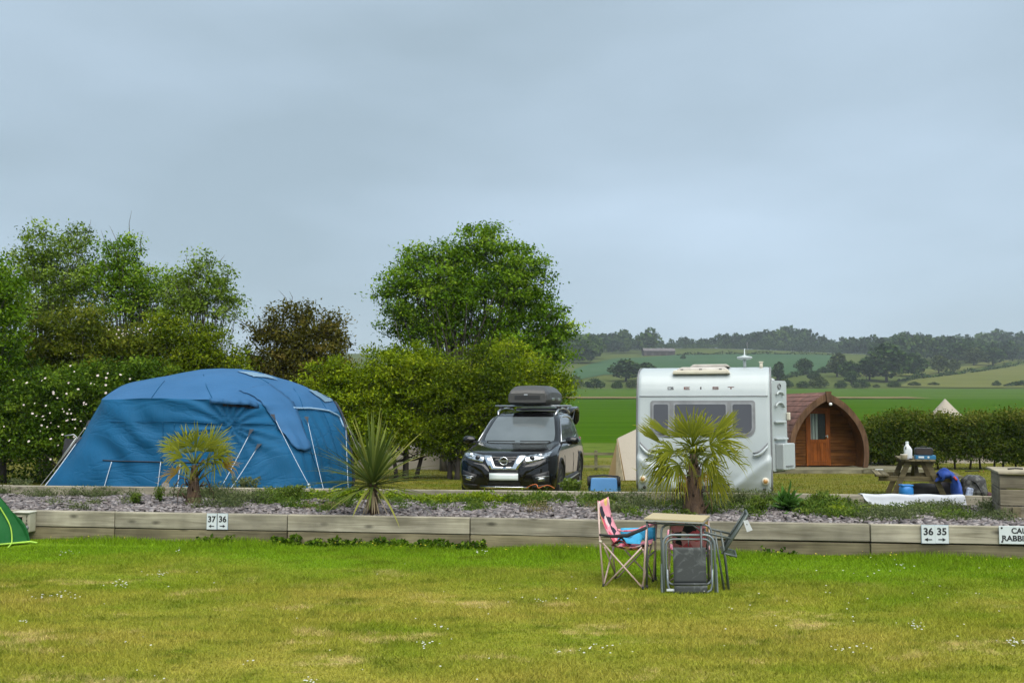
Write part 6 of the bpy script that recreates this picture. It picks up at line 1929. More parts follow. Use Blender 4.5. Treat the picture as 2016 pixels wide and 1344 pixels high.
# pink patterned quad chair
def pattern_mat():
    m, nt, bs = nodes('tropical_print_cloth')
    N, L = nt.nodes, nt.links
    tc = N.new('ShaderNodeTexCoord')
    mp = N.new('ShaderNodeMapping'); mp.inputs['Scale'].default_value = (14, 14, 9)
    L.new(tc.outputs['Object'], mp.inputs[0])
    nz = N.new('ShaderNodeTexNoise'); nz.inputs['Scale'].default_value = 0.8; nz.inputs['Detail'].default_value = 2
    L.new(mp.outputs[0], nz.inputs[0])
    ad = N.new('ShaderNodeMix'); ad.data_type = 'RGBA'; ad.blend_type = 'LINEAR_LIGHT'; ad.inputs[0].default_value = 0.35
    L.new(mp.outputs[0], ad.inputs['A']); L.new(nz.outputs['Color'], ad.inputs['B'])
    vo = N.new('ShaderNodeTexVoronoi'); vo.inputs['Scale'].default_value = 1.15
    L.new(ad.outputs['Result'], vo.inputs[0])
    rp = N.new('ShaderNodeValToRGB'); rp.color_ramp.interpolation = 'CONSTANT'
    cols = [(0.0, '#d98c98'), (0.26, '#dc929c'), (0.44, '#23242f'), (0.55, '#cf5566'), (0.66, '#d9bdbc'), (0.78, '#cfae62'), (0.83, '#d98c98'), (0.93, '#23242f')]
    e = rp.color_ramp.elements
    e[0].position, e[0].color = 0, (*srgb(cols[0][1]), 1)
    e[1].position, e[1].color = cols[1][0], (*srgb(cols[1][1]), 1)
    for pos, c in cols[2:]:
        q_ = e.new(pos); q_.color = (*srgb(c), 1)
    sx = N.new('ShaderNodeSeparateColor'); L.new(vo.outputs['Color'], sx.inputs[0])
    L.new(sx.outputs[0], rp.inputs[0]); L.new(rp.outputs[0], bs.inputs['Base Color'])
    bs.inputs['Roughness'].default_value = 0.8
    return m
M_PRINT = pattern_mat()
M_PINKTUBE = pmat('pale_pink_tube', (0.55, 0.40, 0.35), 0.4)
M_AQUA = pmat('bright_blue_cloth', (0.05, 0.42, 0.70), 0.8)
M_DARKRED = pmat('dark_red_cloth', (0.16, 0.012, 0.02), 0.8)
def quad_chair(label):
    """folding camp chair: local x is the side the seat opens to, feet on z = 0"""
    t = thing('quad_camp_chair', label, 'camp chair', (0, 0, 0), 0, 'pink patterned camp chairs')
    hw = 0.22      # half depth (y), sides at y = -hw (near) and +hw (far)
    xb, xf = -0.18, 0.20
    for s in (-1, 1):
        y = s * hw
        rope(t, 'back_pole', [(xb, y, 0.0), (xb - 0.035, y, 0.42), (xb - 0.06, y * 0.86, 0.81)], 0.009, M_PINKTUBE)
        rope(t, 'front_pole', [(xf + 0.01, y, 0.0), (xf + 0.03, y, 0.30), (xf + 0.05, y, 0.58)], 0.009, M_PINKTUBE)
        rope(t, 'side_brace', [(xb + 0.015, y, 0.01), (xf + 0.0, y * 0.94, 0.40)], 0.0085, M_PINKTUBE)
        rope(t, 'side_brace', [(xf - 0.01, y, 0.03), (xb - 0.01, y * 0.94, 0.42)], 0.0085, M_PINKTUBE)
        rope(t, 'arm_strap', [(xb - 0.04, y, 0.50), (xb + 0.09, y * 1.02, 0.49), (xb + 0.24, y * 1.02, 0.505), (xf + 0.05, y, 0.59)], [0.010, 0.016, 0.02, 0.016], M_BLACKCLOTH if s < 0 else M_PRINT, sm=0)
        for x in (xb, xf + 0.01):
            b_ = MB(); b_.tube([(x, y, 0.03), (x, y, -0.005)], 0.014, n=8); b_.build('foot_cap', M_RUBBER, t, recalc=False)
        b_ = MB(); b_.tube([(xb - 0.03, y, 0.425), (xb - 0.03, y, 0.445)], 0.016, n=8); b_.build('joint', M_CVCREAM, t, recalc=False)
    for x, q_ in ((xb, 1), (xf, 1)):
        rope(t, 'cross_brace', [(x, -hw, 0.02), (x, hw, 0.38)], 0.0085, M_PINKTUBE)
        rope(t, 'cross_brace', [(x + 0.012, hw, 0.02), (x + 0.012, -hw, 0.38)], 0.0085, M_PINKTUBE)
    P = []
    for f in np.linspace(0, 1, 14):
        z = 0.83 - 0.42 * f; wd = hw * (0.90 - 0.10 * f)
        x = xb - 0.062 + 0.02 * f + 0.14 * f ** 2
        P.append([Vector((x + 0.05 * (1 - (2 * g - 1) ** 2) * -0.7, (2 * g - 1) * wd, z - 0.025 * (1 - (2 * g - 1) ** 2))) for g in np.linspace(0, 1, 10)])
    b_ = MB(); b_.grid(P); b_.build('back_cloth', M_PRINT, t, solid=0.004)
    P = []
    for f in np.linspace(0, 1, 12):
        x = xb + 0.08 + f * (xf - xb - 0.06); P.append([Vector((x, (2 * g - 1) * hw * 0.96, 0.41 - 0.03 * math.sin(f * PI) - 0.05 * (1 - (2 * g - 1) ** 2) + 0.015 * f)) for g in np.linspace(0, 1, 10)])
    b_ = MB(); b_.grid(P); b_.build('seat_cloth', M_PRINT, t, solid=0.004)
    P = []
    for f in np.linspace(0, 1, 10):
        x = xb + 0.06 + f * (xf - xb - 0.02); P.append([Vector((x, hw * 0.98, 0.41 + 0.12 * g * (0.9 + 0.2 * f))) for g in np.linspace(0, 1, 4)])
    b_ = MB(); b_.grid(P); b_.build('far_side_panel', M_AQUA, t, solid=0.004)
    return t
ch1 = quad_chair('pink camp chair with a colourful print standing left of the folding table')
ch1.location = (foot(440, 1075).x, 9.68, 0); ch1.rotation_euler = (0, 0, R(-21))
b = MB()
for i in range(9):
    f = i / 8
    b.add([], [])
ck = thing('folded_cloth', 'blue and dark red cloth lying on the seat of the pink chair', 'cloth', ch1.location, R(-21))
P = []
for f in np.linspace(0, 1, 12):
    P.append([Vector((-0.06 + 0.24 * f, -0.20 + 0.34 * g, 0.405 + 0.05 * math.sin(f * PI) * math.sin(g * PI) + 0.045 * math.sin(f * 7 + g * 4) * math.sin(g * PI) + 0.02)) for g in np.linspace(0, 1, 12)])
b = MB(); b.grid(P); b.build('blue_fold', M_AQUA, ck, solid=0.008)
P = []
for f in np.linspace(0, 1, 10):
    P.append([Vector((-0.09 + 0.16 * f, -0.245 + 0.13 * g, 0.40 + 0.055 * math.sin(f * PI) * (1 - 0.5 * g))) for g in np.linspace(0, 1, 8)])
b = MB(); b.grid(P); b.build('red_fold', M_DARKRED, ck, solid=0.008)
b = MB(); b.tube([(-0.05 + 0.09 * f, -0.20, 0.42 + 0.055 * math.sin(f * PI)) for f in np.linspace(0, 1, 9)], 0.010, n=6); b.build('black_strap', M_BLACKCLOTH, ck, recalc=False)
ch2 = copy_tree(ch1)
tag(ch2, 'pink camp chair with a colourful print hidden behind the grey folded chair', 'camp chair', 'pink patterned camp chairs')
ch2.location = (Q(1180, 900, 9.75).x, 9.85, 0); ch2.rotation_euler = (0, 0, R(80)); ch2.scale = (0.88, 0.95, 0.80)

# grey folded chair facing the camera
M_GREYTUBE = pmat('grey_blue_tube', (0.185, 0.215, 0.225), 0.4, (0.16, 0.185, 0.195), scale=5, metal=0.35)
def scuffed():
    m, nt, bs = nodes('scuffed_charcoal_mesh')
    N, L = nt.nodes, nt.links
    tc = N.new('ShaderNodeTexCoord')
    nz = N.new('ShaderNodeTexNoise'); nz.inputs['Scale'].default_value = 9; nz.inputs['Detail'].default_value = 6; nz.inputs['Distortion'].default_value = 1.5
    L.new(tc.outputs['Object'], nz.inputs[0])
    rp = N.new('ShaderNodeValToRGB'); e = rp.color_ramp.elements
    e[0].position, e[0].color = 0.52, (0.040, 0.045, 0.045, 1)
    e[1].position, e[1].color = 0.72, (0.13, 0.145, 0.14, 1)
    L.new(nz.outputs[0], rp.inputs[0]); L.new(rp.outputs[0], bs.inputs['Base Color'])
    bs.inputs['Roughness'].default_value = 0.8
    return m
M_SCUFF = scuffed()
gf = foot(1160, 1172)
gch = thing('folded_grey_chair', 'grey framed folding chair folded flat with charcoal mesh facing the camera', 'folding chair', (gf.x, gf.y, 0))
GO = gch.location
def frame_rect(x0, x1, z0, z1, r, y0, y1, closed=True, n=6):
    """upright tube frame with rounded corners, leaning from y0 at the foot to y1 at the top"""
    pts = []
    yy = lambda z: y0 + (y1 - y0) * (z / 0.62)
    corners = [(x1 - r, z1 - r, 0), (x0 + r, z1 - r, 90)] + ([(x0 + r, z0 + r, 180), (x1 - r, z0 + r, 270)] if closed else [])
    if not closed: pts.append(Vector((x1, yy(z0), z0)))
    for cx, cz, a0 in corners:
        for k in range(n + 1):
            a = R(a0 + 90 * k / n); pts.append(Vector((cx + r * math.cos(a), yy(cz + r * math.sin(a)), cz + r * math.sin(a))))
    if not closed: pts.append(Vector((x0, yy(z0), z0)))
    return pts
b = MB(); b.tube(frame_rect(-0.235, 0.245, 0.0, 0.612, 0.07, 0.16, 0.20, False), 0.0105, n=8); b.build('rear_frame', M_GREYTUBE, gch, recalc=False)
b = MB(); b.tube(frame_rect(-0.243, 0.243, 0.0, 0.535, 0.09, 0.0, 0.05, False), 0.0125, n=8); b.build('front_frame', M_GREYTUBE, gch, recalc=False)
b = MB(); b.tube(frame_rect(-0.215, 0.215, 0.075, 0.495, 0.07, 0.02, 0.06, True), 0.0105, n=8, closed=True); b.build('seat_frame', M_GREYTUBE, gch, recalc=False)
b = MB(); b.tube([(-0.212, 0.0, 0.22), (-0.21, -0.005, 0.08), (-0.195, -0.01, 0.03), (-0.155, -0.012, 0.008), (0.155, -0.012, 0.008), (0.195, -0.01, 0.03), (0.21, -0.005, 0.08), (0.212, 0.0, 0.22)], 0.0105, n=8); b.build('lower_frame', M_GREYTUBE, gch, recalc=False)
for s in (-1, 1):
    b = MB(); b.beam((s * 0.262, 0.03, 0.0), (s * 0.258, 0.06, 0.26), 0.012, 0.06, up=(0, 1, 0)); b.build('arm_bar', M_GREYTUBE, gch)
P = [[Vector((x, -0.02 + 0.03 * z / 0.43 - 0.008 * math.cos(x * 9), z)) for x in np.linspace(-0.155, 0.155, 9)] for z in np.linspace(0.095, 0.425, 12)]
b = MB(); b.grid(P); b.build('seat_mesh', M_SCUFF, gch, solid=0.004)
P = [[Vector((x, -0.045, z)) for x in np.linspace(-0.155, 0.155, 9)] for z in np.linspace(0.0, 0.075, 4)]
b = MB(); b.grid(P); b.build('back_mesh', M_SCUFF, gch, solid=0.004)
b = MB(); b.tube([(-0.16, -0.035, 0.088), (0.16, -0.035, 0.088)], 0.012, n=8); b.build('mesh_roll', M_SCUFF, gch, recalc=False)
b = MB(); b.tube([(0, 0.05, 0.43), (0, 0.055, 0.53)], 0.006, n=5); b.build('strut', M_GREYTUBE, gch, recalc=False)
b = MB(); b.box((-0.18, -0.03, 0.035), (0.09, 0.006, 0.02)); b.build('white_label', M_SIGN, gch)

# green grey chair half folded at the right of the table, with a paper tag
M_GREENTUBE = pmat('green_grey_tube', (0.105, 0.125, 0.115), 0.45, (0.09, 0.105, 0.10), scale=5, metal=0.25)
M_GREENCLOTH = pmat('green_grey_sling', (0.085, 0.105, 0.090), 0.8, (0.070, 0.088, 0.075), scale=9)
f1 = foot(1557, 1142)
rch = thing('green_folding_chair', 'half folded green grey chair with a white paper tag right of the table', 'folding chair', (f1.x, 9.5, 0))
RO = rch.location
YN, YF = 9.35, 9.72
def RQ(zx, zy, far):      # far side of the chair sits a little right and up, as depth makes it
    q_ = Q(zx, zy, YN); return q_ + (Vector((0.07, YF - YN, 0.0)) if far else Vector((0, 0, 0)))
for far in (0, 1):
    rope(rch, 'back_tube', [RQ(1822, 305, far), RQ(1700, 500, far), RQ(1538, 752, far)], 0.012, M_GREENTUBE, off=RO)
    rope(rch, 'arm_tube', [RQ(1640, 585, far), RQ(1480, 545, far), RQ(1330, 512, far)], 0.011, M_GREENTUBE, off=RO)
    a_ = RQ(1550, 1140, far); a_.z = 0.012
    rope(rch, 'leg', [RQ(1455, 560, far), RQ(1490, 790, far), a_], 0.0105, M_GREENTUBE, off=RO)
    a_ = RQ(1605, 1090, far); a_.z = 0.012
    rope(rch, 'leg', [RQ(1525, 560, far), RQ(1565, 800, far), a_], 0.0105, M_GREENTUBE, off=RO)
    rope(rch, 'seat_tube', [RQ(1520, 745, far), RQ(1600, 765, far), RQ(1690, 790, far)], 0.010, M_GREENTUBE, off=RO)
for zx, zy in ((1822, 305), (1690, 790), (1330, 512)):
    rope(rch, 'cross_tube', [RQ(zx, zy, 0), RQ(zx, zy, 1)], 0.011, M_GREENTUBE, off=RO)
for zx in (1550, 1605):
    p0, p1 = RQ(zx, 1100, 0), RQ(zx, 1100, 1); p0.z = p1.z = 0.014
    rope(rch, 'foot_bar', [p0, p1], 0.0105, M_GREENTUBE, off=RO)
b = MB(); b.grid([[RQ(zx, zy, 0).lerp(RQ(zx, zy, 1), g) + Vector((0.006, 0, -0.01)) for g in np.linspace(0.03, 0.97, 8)] for zx, zy in ((1815, 315), (1750, 420), (1700, 500), (1620, 622), (1550, 735))]); b.build('back_sling', M_GREENCLOTH, rch, off=RO, solid=0.005)
for k in range(5):
    g = 0.1 + 0.2 * k
    b = MB(); p0, p1 = RQ(1525, 745, 0).lerp(RQ(1525, 745, 1), g), RQ(1690, 790, 0).lerp(RQ(1690, 790, 1), g); b.beam(p0, p1, 0.03, 0.006); b.build('seat_slat', M_GREENCLOTH, rch, off=RO)
tagp = RQ(1790, 372, 0) + Vector((0, -0.03, 0))
tg_ = thing('paper_tag', 'white paper tag hanging from the backrest of the green chair', 'tag', tagp)
b = MB(); b.prism([(-0.022, 0.0), (0.022, 0.008), (0.066, -0.088), (0.012, -0.108)], lambda u, v, t_: Vector((u, t_, v)), -0.001, 0.001); b.build('card', pmat('white_card', (0.56, 0.58, 0.60), 0.6), tg_)
b = MB(); b.tube([(0.0, 0.0, 0.0), (0.005, 0.01, 0.035)], 0.002, n=4); b.build('string', M_ROPE_G, tg_, recalc=False)
b = MB(); b.box((0.012, -0.002, -0.035), (0.014, 0.001, 0.012), (0, 0.4, 0)); b.build('print', M_CVGREY, tg_)

# ================================================================== BY THE CAR: WASTE TANK
wp = G(1187, 17.3)
wt = thing('waste_tank', 'blue plastic water container between the car and the caravan', 'water tank', wp, R(-4))
M_TANK = pmat('blue_tank_plastic', (0.10, 0.26, 0.52), 0.35, (0.085, 0.23, 0.47), scale=4)
M_TANK2 = pmat('dark_teal_tank', (0.020, 0.085, 0.125), 0.4)
k = 17.3 / FPX
b = MB(); b.prism(rounded(-27 * k, 27 * k, 0.10, 0.50, 0.05), lambda u, v, t_: Vector((u * (1 - 0.06 * (v > 0.4)), t_, v)), -0.10, 0.02); o = b.build('front_shell', M_TANK, wt, bevel=0.012, seg=2)
b = MB(); b.box((0, -0.104, 0.22), (0.05, 0.004, 0.04)); b.build('label', M_SIGN, o)
b = MB(); b.prism(rounded(-30 * k, 33 * k, 0.03, 0.48, 0.05), lambda u, v, t_: Vector((u, t_, v)), 0.022, 0.36); b.build('tank_body', M_TANK2, wt, bevel=0.012)
for s in (-1, 1):
    b = MB(); b.tube([(s * 29 * k, 0.0, 0.36), (s * 29 * k, 0.0, 0.52)], 0.03, n=8); b.build('handle_grip', M_RUBBER, wt, recalc=False)
    b = MB(); b.lathe([(0.0, -0.03), (0.08, -0.03), (0.085, 0.0), (0.08, 0.03), (0.0, 0.03)], 16, (s * 26 * k, 0.33, 0.085), 'x'); b.build('wheel', M_RUBBER, wt)
b = MB(); b.tube([(-29 * k, 0, 0.52), (0, 0.0, 0.545), (29 * k, 0, 0.52)], 0.018, n=6); b.build('carry_bar', M_RUBBER, wt, recalc=False)
# orange hose end lying on the edging below the car
b = MB(); A_ = np.array([np.array(at(*q_)) for q_ in ((1035, 961, 14.85), (1045, 955, 14.8), (1056, 953, 14.8), (1060, 960, 14.75), (1068, 957, 14.8), (1080, 955, 14.85), (1092, 961, 14.85))])
b.tube([Vector(catmull(A_, t_)) for t_ in np.linspace(0, 6, 30)], 0.005, n=6)
tag(b.build('orange_cord', pmat('orange_cord', (0.65, 0.16, 0.03), 0.6), recalc=False), 'loop of orange cord on the sleeper edging below the car bumper', 'cord')

# ================================================================== PICNIC TABLE AND WHAT IS ON IT
PT_Y = 19.0
ks = PT_Y / FPX
pt_loc = G(1801, PT_Y)
pt = thing('picnic_table', 'weathered wooden picnic table with attached benches seen end on', 'picnic table', pt_loc, R(-17))
M_PICNIC = woodmat('picnic_timber', srgb('#7d7459'), srgb('#57503c'), knots=False, axis=1)
M_PICNIC_X = woodmat('picnic_frame_timber', srgb('#786d50'), srgb('#534b36'), knots=False, axis=0)
TZ = 0.73
PLEN = 1.55
for i in range(5):
    b = MB(); b.box((0, 0, 0), (0.115, PLEN, 0.035)); o = b.build('top_board', M_PICNIC, pt, bevel=0.004); o.location = (-0.25 + i * 0.125, PLEN / 2 - 0.1, TZ)
for s in (-1, 1):
    for j in range(2):
        b = MB(); b.box((0, 0, 0), (0.115, PLEN, 0.035)); o = b.build('bench_board', M_PICNIC, pt, bevel=0.004); o.location = (s * (0.60 + 0.125 * j), PLEN / 2 - 0.1, 0.43)
for y in (0.08, PLEN - 0.28):
    b = MB(); b.box((0, y, TZ - 0.06), (0.58, 0.04, 0.08)); b.build('top_bearer', M_PICNIC_X, pt, bevel=0.004)
    b = MB(); b.box((0, y, 0.365), (1.46, 0.04, 0.10)); b.build('bench_bearer', M_PICNIC_X, pt, bevel=0.004)
    for s in (-1, 1):
        b = MB(); b.beam((s * 0.17, y - 0.045, TZ - 0.02), (s * 0.48, y - 0.045, -0.02), 0.04, 0.10, up=(1, 0, 0)); b.build('leg', M_PICNIC_X, pt)
b = MB(); b.beam((0, 0.15, 0.36), (0, 0.62, TZ - 0.04), 0.07, 0.04); b.beam((0, PLEN - 0.35, 0.36), (0, 0.72, TZ - 0.04), 0.07, 0.04); b.build('brace', M_PICNIC_X, pt)
def on_table(px, Y=19.15):      # a spot on the table top
    q_ = at(px, 908, Y); q_.z = pt_loc.z + TZ + 0.0185; return q_
# milk bottle
M_MILK = pmat('white_bottle_plastic', (0.74, 0.77, 0.80), 0.35)
mb_ = thing('plastic_bottle', 'tall white plastic bottle standing on the picnic table', 'bottle', on_table(1788, 19.1), R(-10))
b = MB(); P = []
for (z, wx, wy, ox) in ((0.0, 0.068, 0.06, 0), (0.01, 0.075, 0.066, 0), (0.19, 0.075, 0.066, 0), (0.235, 0.06, 0.056, -0.008), (0.27, 0.036, 0.036, -0.012), (0.295, 0.028, 0.028, -0.012), (0.315, 0.026, 0.026, -0.012)):
    P.append([Vector((ox + math.copysign(abs(math.cos(a)) ** 0.6, math.cos(a)) * wx, math.copysign(abs(math.sin(a)) ** 0.6, math.sin(a)) * wy, z)) for a in np.linspace(0, 2 * PI, 25)])
b.grid(P); b.build('bottle_body', M_MILK, mb_)
b = MB(); b.lathe([(0, 0.345), (0.028, 0.345), (0.03, 0.335), (0.03, 0.312)], 16, (-0.012, 0, 0)); b.build('cap', M_SIGN, mb_)
b = MB(); b.tube([(-0.05, -0.068, 0.20), (-0.055, -0.075, 0.225), (-0.045, -0.068, 0.25)], 0.010, n=6); b.build('handle_recess', M_RUBBER, mb_, recalc=False)
# beige tub
tb_ = thing('beige_tub', 'small beige tub beside the white bottle on the picnic table', 'tub', on_table(1780, 19.0))
b = MB(); b.lathe([(0.0, 0.0), (0.055, 0.0), (0.066, 0.085), (0.066, 0.09)], 20); b.build('tub_body', pmat('beige_plastic', (0.50, 0.42, 0.30), 0.6), tb_)
b = MB(); b.lathe([(0.07, 0.088), (0.07, 0.102), (0.0, 0.105)], 20); b.build('tub_lid', pmat('cream_lid', (0.60, 0.55, 0.44), 0.5), tb_)
b = MB(); b.box((0.11, 0.01, 0.012), (0.07, 0.03, 0.024)); o = b.build('small_gadget', M_RUBBER, None, bevel=0.006); o.location = on_table(1783, 18.97); tag(o, 'small black object between the tub and the blue box', 'gadget')
# blue stove box with the black stove case on it
sb = thing('blue_box', 'flat blue box lying on the picnic table', 'box', on_table(1821, 19.2), R(-17))
b = MB(); b.box((0, 0, 0.037), (0.37, 0.30, 0.074)); b.build('carton', pmat('blue_carton', (0.020, 0.155, 0.30), 0.5, (0.016, 0.12, 0.24), scale=6), sb, bevel=0.004)
b = MB(); b.box((-0.08, -0.1515, 0.04), (0.10, 0.003, 0.035)); b.build('print_panel', M_SIGN, sb)
b = MB(); b.lathe([(0, -0.1535), (0.02, -0.1535)], 14, (0.05, 0, 0.04), 'y'); b.build('print_spot', M_SIGN, sb)
kc = thing('black_case', 'black rounded case on top of the blue box', 'case', Vector(sb.location) + Vector((-0.02, 0, 0.076)), R(-17))
b = MB(); b.prism(rounded(-0.165, 0.165, 0.0, 0.145, 0.04), lambda u, v, t_: Vector((u, t_, v)), -0.12, 0.12); b.build('case_shell', pmat('black_case_plastic', (0.022, 0.020, 0.020), 0.5), kc, bevel=0.012)
b = MB(); b.prism(rounded(-0.15, 0.12, 0.015, 0.10, 0.035), lambda u, v, t_: Vector((u, t_, v)), -0.128, -0.121); b.build('front_pocket', pmat('brown_black_fabric', (0.035, 0.026, 0.022), 0.8), kc)
b = MB(); b.tube([(-0.06, 0, 0.14), (-0.05, 0, 0.17), (0.05, 0, 0.17), (0.06, 0, 0.14)], 0.008, n=6); b.build('handle', M_RUBBER, kc, recalc=False)
# bags below and beside the table
def soft_bag(name, label, cat, loc, size, mat, seed, flat_top=0.0, rz=0.0, lumps=0.18):
    t = thing(name, label, cat, loc, rz)
    r_ = random.Random(seed)
    ph = [r_.uniform(0, 6) for _ in range(6)]
    P = []
    for i in range(15):
        v = i / 14 * PI
        row = []
        for j in range(25):
            u = j / 24 * 2 * PI
            d = Vector((math.sin(v) * math.cos(u), math.sin(v) * math.sin(u), math.cos(v)))
            d = Vector([math.copysign(abs(c) ** 0.75, c) for c in d])
            k_ = 1 + lumps * (math.sin(3 * u + ph[0]) * math.sin(2 * v + ph[1]) * 0.6 + math.sin(5 * u + 4 * v + ph[2]) * 0.25 + math.sin(7 * v + ph[3]) * 0.2) * math.sin(v)
            q_ = Vector((d.x * size[0] / 2, d.y * size[1] / 2, d.z * size[2] / 2)) * k_
            q_.z = max(q_.z, -size[2] / 2) + size[2] / 2
            row.append(q_)
        P.append(row)
    b_ = MB(); b_.grid(P); b_.build('bag_body', mat, t)
    return t
M_BLUECLOTH = pmat('royal_blue_cloth', (0.018, 0.065, 0.32), 0.7, (0.012, 0.042, 0.22), scale=7, bump=0.3)
M_GREYCLOTH = pmat('grey_camouflage_cloth', (0.105, 0.105, 0.098), 0.8, (0.030, 0.030, 0.030), scale=11, bump=0.4, lo=0.45, hi=0.56)
M_BRIGHTBLUE = pmat('bright_blue_bag', (0.02, 0.20, 0.55), 0.5, (0.015, 0.16, 0.45), scale=5)
t = soft_bag('cool_bag', 'bright blue cool bag under the left side of the picnic table', 'bag', G(1776, 18.9), (0.26, 0.24, 0.27), M_BRIGHTBLUE, 1, lumps=0.05)
b = MB(); b.box((0, 0, 0.255), (0.22, 0.20, 0.03)); b.build('lid', M_BRIGHTBLUE, t, bevel=0.008)
soft_bag('black_holdall', 'black holdall lying in the shade under the picnic table', 'bag', G(1812, 19.4), (0.62, 0.4, 0.26), M_BLACKCLOTH, 2)
soft_bag('dark_rucksack', 'dark rucksack under the right bench of the picnic table', 'bag', G(1850, 19.3), (0.40, 0.35, 0.30), pmat('charcoal_purple_cloth', (0.028, 0.024, 0.032), 0.8), 5)
ct_ = thing('blue_jacket', 'royal blue jacket heaped over the right bench of the picnic table', 'jacket', G(1868, 18.7))
P = []
A_ = [at(1846, 940, 18.8), at(1858, 932, 18.75), at(1870, 935, 18.7), at(1880, 948, 18.6), at(1884, 975, 18.5), at(1884, 990, 18.5)]
arr = np.array([np.array(q_) for q_ in A_])
for f in np.linspace(0, 5, 20):
    c = Vector(catmull(arr, f)); w_ = 0.10 + 0.03 * math.sin(f * 2)
    P.append([c + Vector((0.4 * w_ * math.cos(a) * (1.0 if f > 2.5 else 0.5), w_ * 1.6 * math.sin(a), w_ * 0.8 * math.cos(a) * (0.35 if f > 3 else 1)) ) + Vector((0.02 * math.sin(f * 5 + a * 3), 0, 0.02 * math.sin(f * 7 + a * 2))) for a in np.linspace(0, 2 * PI, 15)])
b = MB(); b.grid(P); b.build('jacket_cloth', M_BLUECLOTH, ct_, off=ct_.location)
b = MB(); b.tube([at(1878, 938, 18.55), at(1884, 945, 18.5)], 0.022, n=6); b.build('red_trim', pmat('red_cloth', (0.45, 0.05, 0.03), 0.7), ct_, off=ct_.location, recalc=False)
rk = soft_bag('grey_rucksack', 'grey and black rucksack slumped beside the blue jacket', 'rucksack', G(1908, 18.8), (0.46, 0.36, 0.46), M_GREYCLOTH, 4, lumps=0.22)
b = MB(); b.tube([Vector((-0.12 + 0.20 * f, -0.18, 0.36 - 0.30 * f * f)) for f in np.linspace(0, 1, 8)], 0.022, n=6, flat=0.4); b.build('strap', M_BLACKCLOTH, rk, recalc=False)
b = MB(); b.box((-0.16, -0.15, 0.13), (0.13, 0.06, 0.2), (0, 0.25, 0)); b.build('pale_pocket', pmat('pale_blue_print', (0.36, 0.42, 0.55), 0.7, (0.16, 0.18, 0.26), scale=25), rk, bevel=0.02)
o_ = soft_bag('maroon_bundle', 'small maroon bundle at the right end of the luggage', 'bundle', G(1932, 18.9), (0.22, 0.2, 0.13), pmat('maroon_cloth', (0.06, 0.02, 0.028), 0.8), 9)
b = MB(); P = [[at(1897 + 14 * f, 944 + 8 * f, 18.95) + Vector((0, 0.2 * g, 0.02 * math.sin(f * 5))) for g in (0, 1)] for f in np.linspace(0, 1, 6)]
b.grid(P); tag(b.build('white_paper', M_SIGN, solid=0.004), 'white folded paper sticking up behind the grey rucksack', 'paper')
# orange headed stakes by the hedge
st = thing('stake_frame', 'thin frame of rusty stakes with an orange cap in front of the hedge', 'stakes', G(1925, 31.5))
for px in (1919, 1927):
    b = MB(); g_ = G(px, 31.5); b.tube([g_, (g_.x + 0.03, 31.5, at(px, 926, 31.5).z)], 0.018, n=5); b.build('stake', pmat('rusty_rod', (0.24, 0.09, 0.03), 0.7), st, off=st.location, recalc=False)
b = MB(); b.tube([at(1900, 927, 31.5), at(1928, 926, 31.5)], 0.018, n=5); b.build('cross_bar', M_BLACKCLOTH, st, off=st.location, recalc=False)
b = MB(); q_ = at(1924, 946, 31.4); b.box(q_, (0.10, 0.08, 0.10)); b.build('orange_cap', pmat('orange_plastic', (0.60, 0.14, 0.02), 0.5), st, off=st.location, bevel=0.02)

# ================================================================== WHITE CLOTH OVER THE BACK EDGING
clo = thing('white_cloth', 'white sheet hung over the back sleeper edging to dry', 'sheet', (wall_x(1790, W2), W2(wall_x(1790, W2)), H2))
P = []
for f in np.linspace(0, 1, 60):
    px = 1688 + 201 * f
    x = wall_x(px, W2); y = W2(x)
    drop = 0.20 * min(1, (f / 0.10) ** 0.55) * (0.78 + 0.30 * f)
    top_ = H2 + 0.008 - 0.012 * math.sin(f * PI * 3) ** 2
    wv = 0.008 * math.sin(f * 19) + 0.004 * math.sin(f * 43 + 1)
    row = [Vector((x, y + 0.16, H2 - 0.06)), Vector((x, y + 0.12, top_)), Vector((x, y + 0.05, top_ + 0.004)), Vector((x, y - 0.006, top_ - 0.004))]
    for g in np.linspace(0.15, 1, 8):
        row.append(Vector((x + 0.03 * g * (f > 0.97), y - 0.016 - abs(wv) * g - 0.03 * g * g, top_ - drop * g)))
    P.append(row)
b = MB(); b.grid(P); b.build('sheet_cloth', clothmat('white_cotton', (0.56, 0.58, 0.62), (0.52, 0.54, 0.58), 0.1, rough=0.9, bump=0.06, bscale=10), clo, off=clo.location, recalc=False)

